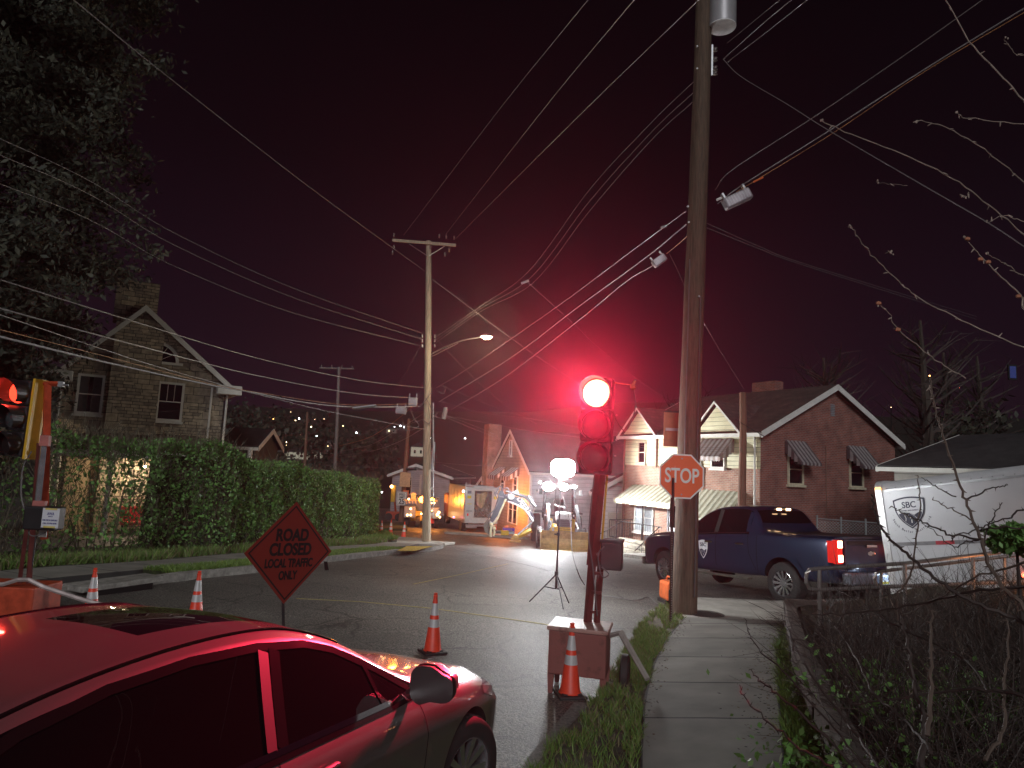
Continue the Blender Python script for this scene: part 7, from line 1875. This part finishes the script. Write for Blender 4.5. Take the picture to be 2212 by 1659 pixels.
# ---- trees behind: dark silhouettes and bare trees on the right slope
def fartree(label, base, h, r, n=900, size=.35, m=None, bare=False, group='dark trees on the far hillside'):
    t = thing('tree', label, 'tree', base, 0, group); b = MB(); b.tube([(0, 0, 0), (h*.02, 0, h*.4), (0, 0, h*.8)], [h*.025, h*.018, h*.005], 6)
    b.build('trunk', MATS['dark_bark'], t)
    b = MB()
    for i in range(60 if bare else 12):
        z = random.uniform(.25, .95)*h; a = random.uniform(0, 6.28); L_ = r*random.uniform(.5, 1.1)*(1.1-z/h*.5); d = Vector((math.cos(a), math.sin(a), random.uniform(.3, 1.1)))
        p = Vector((0, 0, z*.75)); q_ = [p, p+d*L_*.5, p+d*L_+Vector((random.gauss(0, .3), 0, random.gauss(.2, .3)))]; b.tube(q_, [h*.006, h*.0035, .01], 3, caps=False)
        if bare:
            for k in range(3): e = q_[1].lerp(q_[2], random.random()); b.tube([e, e+Vector((random.gauss(0, .5), random.gauss(0, .5), random.gauss(.5, .3)))*r*.35], [.02, .006], 3, caps=False)
    b.build('limbs', MATS['dark_bark'] if not bare else twd, t)
    if not bare:
        v = np.random.normal(size=(n, 3))*[r*.42, r*.42, h*.17]+[0, 0, h*.68]; v += np.sin(v[:, ::-1]*1.7)*r*.12
        quads_np(leaves(v, size), 'foliage', None, t, [MATS['olive_needle'], MATS['olive_needle_dark']], np.random.randint(0, 2, n))
    return t
TL = [(520, 905, 120, 9, 4, 'round dark tree on the hill right of the stone house'), (592, 915, 130, 10, 6, 'broad dark tree on the hill above the hedge'), (560, 960, 85, 7, 4, 'dark tree low on the hill between the house and the dim pole'), (690, 930, 120, 8, 5, 'dark tree behind the leaning pole'), (800, 955, 120, 8, 5, 'dark tree right of the grey pole'),
      (2105, 925, 42, 4.5, 2.4, 'yellow green bush catching light behind the siding house')]
for i, (x, y, Y, h, r, lab) in enumerate(TL):
    p = P(x, y+15, Y); g_ = gz(p.x, p.y); fartree(lab, (p.x, p.y, min(p.z-h*.6, g_) if False else g_), max(h, p.z-g_+h*.35), r, n=1100, size=.45 if Y > 60 else .22)
for i, (X, Y, h, w_) in enumerate(((20, 44, 15, 'left of three'), (24.5, 41, 17, 'middle of three'), (29, 46, 16, 'right of three'), (16, 62, 14, 'beyond the brick house roof'), (34, 50, 17, 'at the far right'), (27, 58, 17, 'furthest up the slope'))):
    fartree('tall bare tree on the dark right slope, %s' % w_, (X, Y, gz(X, Y)), h, 4.0, bare=True, group='bare trees on the right slope')
# ---- pipe railing on the bank
ra = thing('pipe_railing', 'galvanised double pipe railing in front of the trailer above the brambles', 'railing', P(1770, 1340, 8.6))
O_ = Vector(ra.location); pm = mat('weathered_pipe', (.36, .33, .31), .4, .75, var=.25)
def rp_(x, y, k=0): # depth along the rail
    Y = 8.6+(x-1740)/470*.9+k; return P(x, y, Y)-O_
b = MB(); b.tube([rp_(2330, 1176), rp_(2212, 1187), rp_(1954, 1217), rp_(1760, 1229)]+[rp_(1748, 1231), rp_(1742, 1240), rp_(1741, 1258), rp_(1748, 1271), rp_(1760, 1274)]+[rp_(1954, 1266), rp_(2212, 1256), rp_(2330, 1250)], .024, 8)
b.build('rail', pm, ra, smooth=True)
for x, y0, y1 in ((1770, 1229, 1352), (1954, 1217, 1320), (2101, 1200, 1330), (2260, 1185, 1340)):
    MB().tube([rp_(x, y0), rp_(x+1, y1)], .024, 8).build('post', pm, ra, smooth=True)
b = MB(); b.tube([rp_(2330, 1186, .45), rp_(2190, 1200, .45), rp_(1905, 1234, .45), rp_(1893, 1238, .45), rp_(1889, 1250, .45), rp_(1893, 1266, .45)], .022, 8); b.build('second_rail', pm, ra, smooth=True)
for x, y0, y1 in ((1903, 1235, 1320), (2170, 1202, 1330)): MB().tube([rp_(x, y0, .45), rp_(x, y1, .45)], .022, 8).build('second_post', pm, ra)
# chain link fence behind the pickup bed
cf = P(1895, 1200, 22); cl0, cl1 = P(1765, 1120, 21.5), P(1925, 1132, 20.5)
t = thing('chain_link_fence', 'sagging chain link fence between the pickup bed and the brick wall', 'fence', cl0); O_ = Vector(cl0)
b = MB(); b.tube([cl0-O_, cl1-O_], .02, 6)
for i in range(4): p = cl0.lerp(cl1, i/3)-O_; b.tube([p+Vector((0, 0, .1)), p+Vector((0, 0, -1.4))], .03, 6)
b.build('post', galv, t)
b = MB(); L_ = (cl1-cl0).length; n = int(L_/.09)
for i in range(-14, n):
    for sg in (1, -1):
        x0, x1 = i*.09, i*.09+1.25
        a, c = (x0, 0, -1.3 if sg > 0 else -.05), (x1, 0, -.05 if sg > 0 else -1.3)
        A_, B_ = Vector(a), Vector(c); lo = max(0, -x0/1.25); hi = min(1, (L_-x0)/1.25)
        if hi > lo: b.tube([A_.lerp(B_, lo), A_.lerp(B_, hi)], .004, 3, caps=False)
M_ = frame((0, 0, 0), cl1-cl0, (0, 0, 1)); M2 = Matrix(((M_[0][0], 0, 0, 0), (M_[1][0], 1, 0, 0), (M_[2][0], 0, 1, 0), (0, 0, 0, 1)))
b.v = [tuple(M2 @ Vector(v)) for v in b.v]; b.build('mesh', galv, t)
# ================================================================ WIRES
def YM(Y): return Y*12/13.5 if Y <= 13.5 else 12+(Y-13.5)*8/6.5 if Y < 20 else Y
def wire(label, pts, r=.010, m=None, group='overhead wires', sag=0.0, name='overhead_wire', n=10):
    q_ = [P(x, y, YM(Y)) for x, y, Y in pts]
    if sag: 
        a, c = q_[0], q_[-1]; q_ = [a.lerp(c, t/12)-Vector((0, 0, 4*sag*(t/12)*(1-t/12))) for t in range(13)]; s_ = q_
    else: s_ = spline(q_, n) if len(q_) > 2 else q_
    o = MB().tube(s_, r*.72, 5).build(name, m or wirem, origin=tuple(q_[0]), smooth=True)
    return tag(o, label, 'wire', group)
wire('long single wire falling from the top left corner to the left pole', [(120, -40, 9), (160, 0, 9.6), (400, 195, 14), (690, 420, 22), (918, 586, 32.4)], .013)
wire('wire from the left pole down behind the red signal', [(933, 603, 32.3), (1120, 742, 33), (1225, 812, 33.5), (1340, 880, 35)], .013)
for l, a, b_ in (('leftmost', (872, 508), (1290, -25)), ('middle', (963, 506), (1390, -25)), ('right', (985, 515), (1535, -25))):
    wire('%s of the three wires rising from the crossarm to the top edge' % l, [(*a, 32.4), ((a[0]+b_[0])/2-14, (a[1]+b_[1])/2+10, 20), (*b_, 12)], .011)
for l, y0, x1, y1, dd in (('upper', 172, 1140, 588, 0), ('middle', 195, 1146, 600, 2), ('lower', 214, 1150, 612, 4)):
    wire('%s of the three close wires between the big pole and the left pole' % l, [(1503, y0, 13.5), (1400, y0+100-dd, 15.4), (1270, y0+242+dd, 19.5), (x1, y1, 24), (1040, 660+dd*3, 28), (942, 728+dd*3, 32.4)], .009)
for l, x0, y0, xm, ym, y1, s_ in (('top', -20, 290, 384, 507, 720, 0), ('middle', -30, 322, 384, 533, 733, 0), ('bottom', -30, 385, 384, 578, 748, 0)):
    wire('%s of the three thin wires from the upper left to the left pole rack' % l, [(x0, y0, 12), (200, (y0*.52+ym*.48), 15), (xm, ym, 20), (640, ym+118 if l == 'top' else ym+112 if l == 'middle' else ym+100, 26), (912, y1, 32.4)], .010)
wire('wire crossing in front of the stone house gable to the left pole', [(-40, 594, 12), (0, 604, 12.4), (236, 678, 15), (549, 772, 21), (768, 820, 27), (917, 838, 32.3)], .016)
wire('thick upper cable passing the fan window', [(-40, 657, 12), (0, 666, 12.4), (280, 742, 15.5), (549, 810, 21), (768, 850, 27), (905, 860, 32.3)], .020)
wire('pale cable dropping across the stone house to the low part of the left pole', [(-40, 668, 11.5), (0, 680, 12), (307, 782, 16), (454, 824, 19), (549, 850, 21), (725, 892, 27), (920, 928, 32.3)], .014)
wire('orange tinted cable across the stone house', [(-40, 703, 12), (0, 712, 12.4), (248, 775, 15.5), (456, 829, 19), (560, 848, 21), (748, 874, 27), (905, 872, 32.3)], .010, mat('orange_cable', (.5, .24, .10), .5))
wire('thick bundled cable across the stone house to the splice box', [(-40, 716, 12), (0, 727, 12.3), (253, 788, 15.5), (456, 832, 19), (549, 848, 21), (650, 868, 24), (760, 879, 27.5), (905, 878, 32.3)], .028, mat('grey_bundle', (.30, .29, .30), .5))
for l, p in (('highest', ((734, 963), (795, 946), (850, 912), (894, 876))), ('second', ((732, 975), (797, 962), (860, 928), (915, 893))), ('third', ((733, 984), (800, 975), (860, 955), (917, 924))), ('faintest', ((760, 962), (810, 950), (860, 925), (915, 905)))):
    wire('%s of the drooping wires from the grey pole to the left pole' % l, [(*q_, 56-23.5*i/3) for i, q_ in enumerate(p)], .020 if l != 'faintest' else .010, MATS['orange_cable'] if l in ('highest',) else None)
wire('uppermost cable between the left pole and the big pole', [(942, 838, 32.3), (1000, 803, 29), (1190, 672, 21), (1370, 538, 16), (1482, 456, 13.6)], .012)
wire('thick twisted cable between the left pole and the big pole', [(948, 868, 32.3), (1100, 775, 25), (1250, 662, 19), (1390, 560, 15.5), (1482, 485, 13.6)], .019, mat('grey_bundle', (0, 0, 0)))
wire('lowest cable between the left pole and the big pole with a splice box', [(975, 885, 32), (1090, 815, 26), (1240, 700, 19.5), (1350, 610, 16.3), (1400, 580, 15.2), (1425, 562, 14.8)], .013)
wire('short orange wire from the splice box to the big pole', [(1440, 548, 14.6), (1462, 530, 14), (1485, 510, 13.5)], .008, MATS['orange_cable'])
wire('upper wire from the big pole to the top right corner', [(1545, 410, 13.4), (1580, 368, 12.6), (1750, 258, 10.5), (1950, 122, 9), (2150, -20, 8)], .009)
wire('thick cable from the big pole to the right edge', [(1550, 440, 13.4), (1600, 402, 12.5), (1790, 283, 10.5), (2000, 148, 9), (2250, -5, 7.8)], .012, MATS['grey_bundle'])
wire('orange cable lashed below the thick one on the right', [(1590, 415, 12.5), (1640, 385, 12), (1800, 287, 10.5), (2000, 153, 9), (2250, 5, 7.8)], .006, MATS['orange_cable'])
wire('twisted service wire from the insulators to the right edge', [(1562, 128, 13.2), (1600, 165, 12.7), (1700, 225, 11), (1794, 284, 10), (2002, 405, 8.3), (2137, 483, 7.6), (2230, 545, 7.2)], .008)
for l, p in (('left', ((1571, 93), (1684, 0), (1700, -14))), ('middle', ((1563, 127), (1640, 58), (1709, 0), (1730, -18))), ('right', ((1570, 135), (1660, 66), (1743, 0), (1765, -18)))):
    wire('%s of the three wires leaving the top of the big pole' % l, [(*q_, 13.3-1.2*i) for i, q_ in enumerate(p)], .008)
wire('upper of two thin wires falling right from the big pole', [(1522, 480, 13.4), (1640, 532, 15), (1755, 575, 17), (2110, 684, 24)], .006)
wire('lower of two thin wires falling right from the big pole', [(1522, 490, 13.4), (1640, 537, 15), (1755, 579, 17), (2110, 690, 24)], .006)
wire('thin wire from the big pole down to the reddish pole', [(1515, 688, 13.5), (1560, 765, 18), (1607, 840, 28)], .008)
wire('thin wire hanging from the splice box', [(1446, 548, 14.5), (1462, 580, 14), (1478, 616, 13.6)], .006)
wire('thin service wire from the cable junction to the brick house roof', [(1138, 608, 24), (1240, 700, 27), (1281, 740, 29), (1380, 822, 33), (1432, 856, 36)], .010)
wire('thin drooping wire from the lamp bracket to the tan house', [(940, 730, 32), (961, 752, 33), (1027, 820, 37), (1100, 882, 42), (1160, 916, 46)], .010)
wire('wire from the left pole to the tan house ridge', [(952, 832, 32.3), (1040, 868, 38), (1152, 905, 46), (1345, 935, 46)], .010)
wire('upper low wire from the left pole to the garage', [(955, 868, 32.3), (1050, 893, 38), (1150, 905, 42), (1280, 930, 42)], .010)
wire('lower low wire from the left pole to the white siding house', [(962, 898, 32.3), (1060, 915, 38), (1152, 932, 44), (1340, 955, 46)], .010)
wire('thin wire from the left pole to the brick chimney', [(968, 903, 32.3), (1020, 925, 40), (1066, 943, 50)], .012)
wire('second thin wire from the left pole to the brick chimney', [(966, 898, 32.3), (1020, 918, 40), (1068, 938, 50)], .012)
wire('thin wire slanting from the left pole rack towards the grey pole', [(912, 738, 32.4), (880, 800, 36), (838, 858, 44)], .007)
for l, y in (('upper', 963), ('middle', 967), ('lower', 971)):
    wire('%s thin wire in front of the cream siding' % l, [(1330, y-9, 28), (1480, y+2, 26), (1610, y+5, 24), (1660, y+3, 24)], .005, wired)
wire('black service cable from the reddish pole to the brick corner', [(1588, 905, 28), (1620, 925, 28.3), (1650, 942, 29)], .018, blackm)
wire('dark messenger wire in front of the grey house', [(700, 1005, 55), (800, 1010, 55), (870, 1012, 55), (960, 1022, 58), (1005, 1026, 60)], .02, wired)
wire('faint wire from the grey house to the tan house', [(938, 998, 60), (1000, 1004, 55), (1058, 1006, 50)], .014)
# splice boxes and sleeves on the cables
def box(label, c, d, rot, m, name='splice_box'):
    t = thing(name, label, 'splice box', c); t.rotation_euler = rot
    MB().box((0, 0, 0), d, bev=min(d)*.2).build('case', m, t)
    b = MB(); [b.box((sx*d[0]*.38, 0, d[2]*.7), (d[0]*.06, d[1]*.5, d[2]*.5)) for sx in (-1, 1)]; b.build('hanger', galv, t); 
    b = MB(); [b.box((-d[0]*.4+i*d[0]*.1, -d[1]*.52, 0), (.006, .006, d[2]*.8)) for i in range(9)]; b.build('ribs', galv, t)
gbx = mat('grey_splice_case', (.33, .30, .32), .4, .4)
box('large ribbed splice box hanging from the cable right of the big pole', P(1592, 430, YM(12.6)), (.50, .16, .20), (0, R(-28), 0), gbx)
box('small splice box on the cable left of the big pole', P(1424, 563, YM(14.7)), (.30, .14, .16), (0, R(-38), 0), gbx)
box('ribbed splice box on the left side of the far pole', P(866, 887, 31.5), (.50, .22, .32), (0, R(4), 0), gbx)
box('square junction box close to the left side of the far pole', P(892, 868, 32), (.42, .22, .40), (0, 0, 0), gbx)
for lab, x, y, Y, x1, y1, r, m in (('orange sleeve on the right cable', 1628, 393, 12.1, 1648, 383, .018, MATS['orange_plastic']), ('white ended sleeve beside the large splice box', 1548, 432, 12.8, 1566, 424, .022, whitem), ('long pale sleeve on the thick cable left of the far pole', 762, 882, 27.5, 812, 876, .06, galv), ('bright connector on the upper cable left of the big pole', 1428, 492, 14.6, 1440, 488, .03, galv), ('metal clamp at the cable junction in mid sky', 1126, 612, 24.2, 1142, 606, .05, galv), ('dark sleeve on the messenger wire by the grey house', 878, 1013, 55, 900, 1013, .12, blackp), ('weight shaped clamp on the low wires right of the far pole', 958, 905, 32, 963, 880, .10, wirem)):
    Y = YM(Y); a, c = P(x, y, Y), P(x1, y1, Y); tag(MB().cyl(Vector((0, 0, 0)), c-a, r, n=8).build('cable_sleeve', m, origin=None), lab, 'sleeve', 'fittings on the overhead cables').location = a
# ================================================================ FAR HILLSIDE: houses and lamps
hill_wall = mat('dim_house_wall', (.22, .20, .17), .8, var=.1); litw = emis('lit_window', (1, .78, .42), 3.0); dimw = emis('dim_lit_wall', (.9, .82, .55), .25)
hs_pts = [(575, 955, 5, 'with a patch of yellow lit windows'), (606, 984, 7, 'low and pale beside the dim pole'), (640, 984, 8, 'long and pale between the two dark poles'), (680, 982, 5, 'white gabled and brightest'), (712, 972, 6, 'tall and dim with an orange lamp'), (902, 978, 5, 'floodlit above the grey house'), (845, 928, 6, 'high on the hill left of the far pole'), (536, 984, 6, 'nearest the annexe')]
for i, (x, y, w, lab) in enumerate(hs_pts):
    g_ = G(x, y+8); Y = g_.y; sc = Y/1494
    W_ = {0: 22, 1: 22, 2: 48, 3: 26, 4: 24, 5: 30, 6: 22, 7: 20}[i]*sc; Hh = {0: 14, 1: 14, 2: 15, 3: 14, 4: 26, 5: 20, 6: 10, 7: 10}[i]*sc
    t = thing('house', 'small far house on the hillside, ' + lab, 'house', g_, 0, 'houses on the far hillside')
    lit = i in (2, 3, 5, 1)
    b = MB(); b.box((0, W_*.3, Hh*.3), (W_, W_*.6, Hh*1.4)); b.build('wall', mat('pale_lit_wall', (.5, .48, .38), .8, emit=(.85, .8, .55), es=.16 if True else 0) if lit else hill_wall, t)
    b = MB(); b.prism([(-W_*.55, -.1, Hh), (W_*.55, -.1, Hh), (0, -.1, Hh*1.55)], (0, W_*.62, 0)); b.build('roof', shingd, t)
    for k in range(4 if i == 0 else 2):
        wx = (-.3+.2*k if i == 0 else -.22+.44*k)*W_; MB().box((wx, -.05, Hh*.5), (W_*.13, .08, Hh*.34)).build('window', litw if (i in (0, 4, 6, 7) and (k % 2 == 0 or i == 0)) else glassd, t)
wm_, wh_, rd_, am_ = emis('hill_lamp_warm', (1, .72, .38), 26), emis('hill_lamp_white', (.8, .92, 1), 26), emis('hill_lamp_red', (1, .12, .08), 18), emis('hill_lamp_orange', (1, .42, .12), 20)
lampsL = [(532, 890, rd_, .8), (591, 905, am_, 1.2), (638, 909, wm_, .8), (646, 904, wh_, .8), (672, 922, wm_, .7), (680, 906, wm_, .4), (560, 952, wm_, 1), (568, 950, wm_, 1.1), (575, 954, wm_, 1), (569, 939, wm_, .6), (584, 939, wm_, .6), (619, 955, wm_, .8), (619, 962, wm_, .5), (642, 955, wm_, 1.1), (655, 944, wm_, 1.3), (684, 942, wh_, .8), (710, 956, am_, 1.3), (770, 935, wh_, 1.1), (741, 920, wm_, .5), (810, 951, wm_, .6), (865, 920, wh_, .9), (873, 923, wh_, .6), (760, 957, rd_, .5), (779, 947, wm_, .5), (852, 922, wh_, .5), (1005, 947, wh_, .7), (628, 890, wm_, .3), (700, 905, wm_, .3), (720, 968, wh_, .8), (930, 946, wh_, .5),
          (2008, 812, am_, .9), (2008, 822, wm_, .9), (1925, 880, wm_, .4), (2072, 838, rd_, .5)]
ORD = ['leftmost', 'second from the left', 'third from the left', 'fourth from the left', 'fifth from the left', 'sixth from the left', 'seventh from the left', 'eighth from the left', 'ninth from the left', 'tenth from the left']+['eleventh from the left', 'twelfth from the left', 'thirteenth from the left', 'fourteenth from the left', 'fifteenth from the left', 'sixteenth from the left', 'seventeenth from the left', 'eighteenth from the left', 'nineteenth from the left', 'twentieth from the left', 'twenty first from the left']
lampsL.sort(key=lambda l: l[0]); cnt_ = {}
names = {id(rd_): 'red', id(am_): 'orange', id(wm_): 'warm white', id(wh_): 'cold white'}
for i, (x, y, m, k) in enumerate(lampsL):
    g_ = G(x, y+4) if x < 1500 else P(x, y, 60)
    Y = g_.y
    if Y > 440 or Y < 50: Y = 300 if x < 1500 else 60
    c = P(x, y, Y); base = Vector((c.x, c.y, min(gz(c.x, c.y), c.z-.5)))
    t = thing('distant_lamp', 'tiny %s hillside light, %s of that colour' % (names[id(m)], ORD[cnt_.setdefault(id(m), 0)]), 'lamp', base, 0, 'tiny %s lights on the far hillside' % names[id(m)])
    cnt_[id(m)] += 1
    MB().ball(c-base, Y/1494*1.5*k, 8).build('bulb', m, t); MB().tube([(0, 0, 0), c-base], .05, 4).build('post', blackm, t)
t = thing('distant_window', 'faint blue lit window in the darkness at the right edge', 'window', P(2188, 804, 40)); MB().box((0, 0, 0), (.35, .05, .7), bev=.01).build('pane', emis('blue_window', (.08, .12, .5), .12), t); MB().box((0, .06, 0), (.5, .1, .9)).build('frame', mat('dark_wall', (.01, .01, .01), .9), t)
# blue tiny light in the hedge and orange glints
for (x, y, m, lab) in ((825, 1063, wh_, 'tiny blue white light shining through the end of the hedge'), (775, 1054, wm_, 'tiny orange light shining through the middle of the hedge')):
    c = P(x, y, 37 if x > 800 else 31); t = thing('garden_lamp', lab, 'lamp', c); MB().ball((0, 0, 0), .035, 8).build('bulb', m, t); MB().tube([(0, 0, 0), (0, 0, .12)], .02, 4).build('socket', blackm, t)
# ================================================================ ADDED HAZE (lit by the lamps, stands in for lens glare)
hm = bpy.data.materials.new('glare_haze'); hm.use_nodes = True; ht = hm.node_tree
for n_ in list(ht.nodes):
    if n_.type != 'OUTPUT_MATERIAL': ht.nodes.remove(n_)
pv = ht.nodes.new('ShaderNodeVolumePrincipled'); pv.inputs['Density'].default_value = 0.00085; pv.inputs['Anisotropy'].default_value = 0.86
pv.inputs['Color'].default_value = (.9, .88, .92, 1)
ht.links.new(pv.outputs[0], [n_ for n_ in ht.nodes if n_.type == 'OUTPUT_MATERIAL'][0].inputs['Volume'])
hz = MB().box((20, 200, 28), (590, 470, 76)).build('haze', hm); hz['kind'] = 'stuff'; hz['label'] = 'added thin haze standing in for lens glare around the lamps'; hz['category'] = 'haze'
S.cycles.volume_step_rate = 1.0
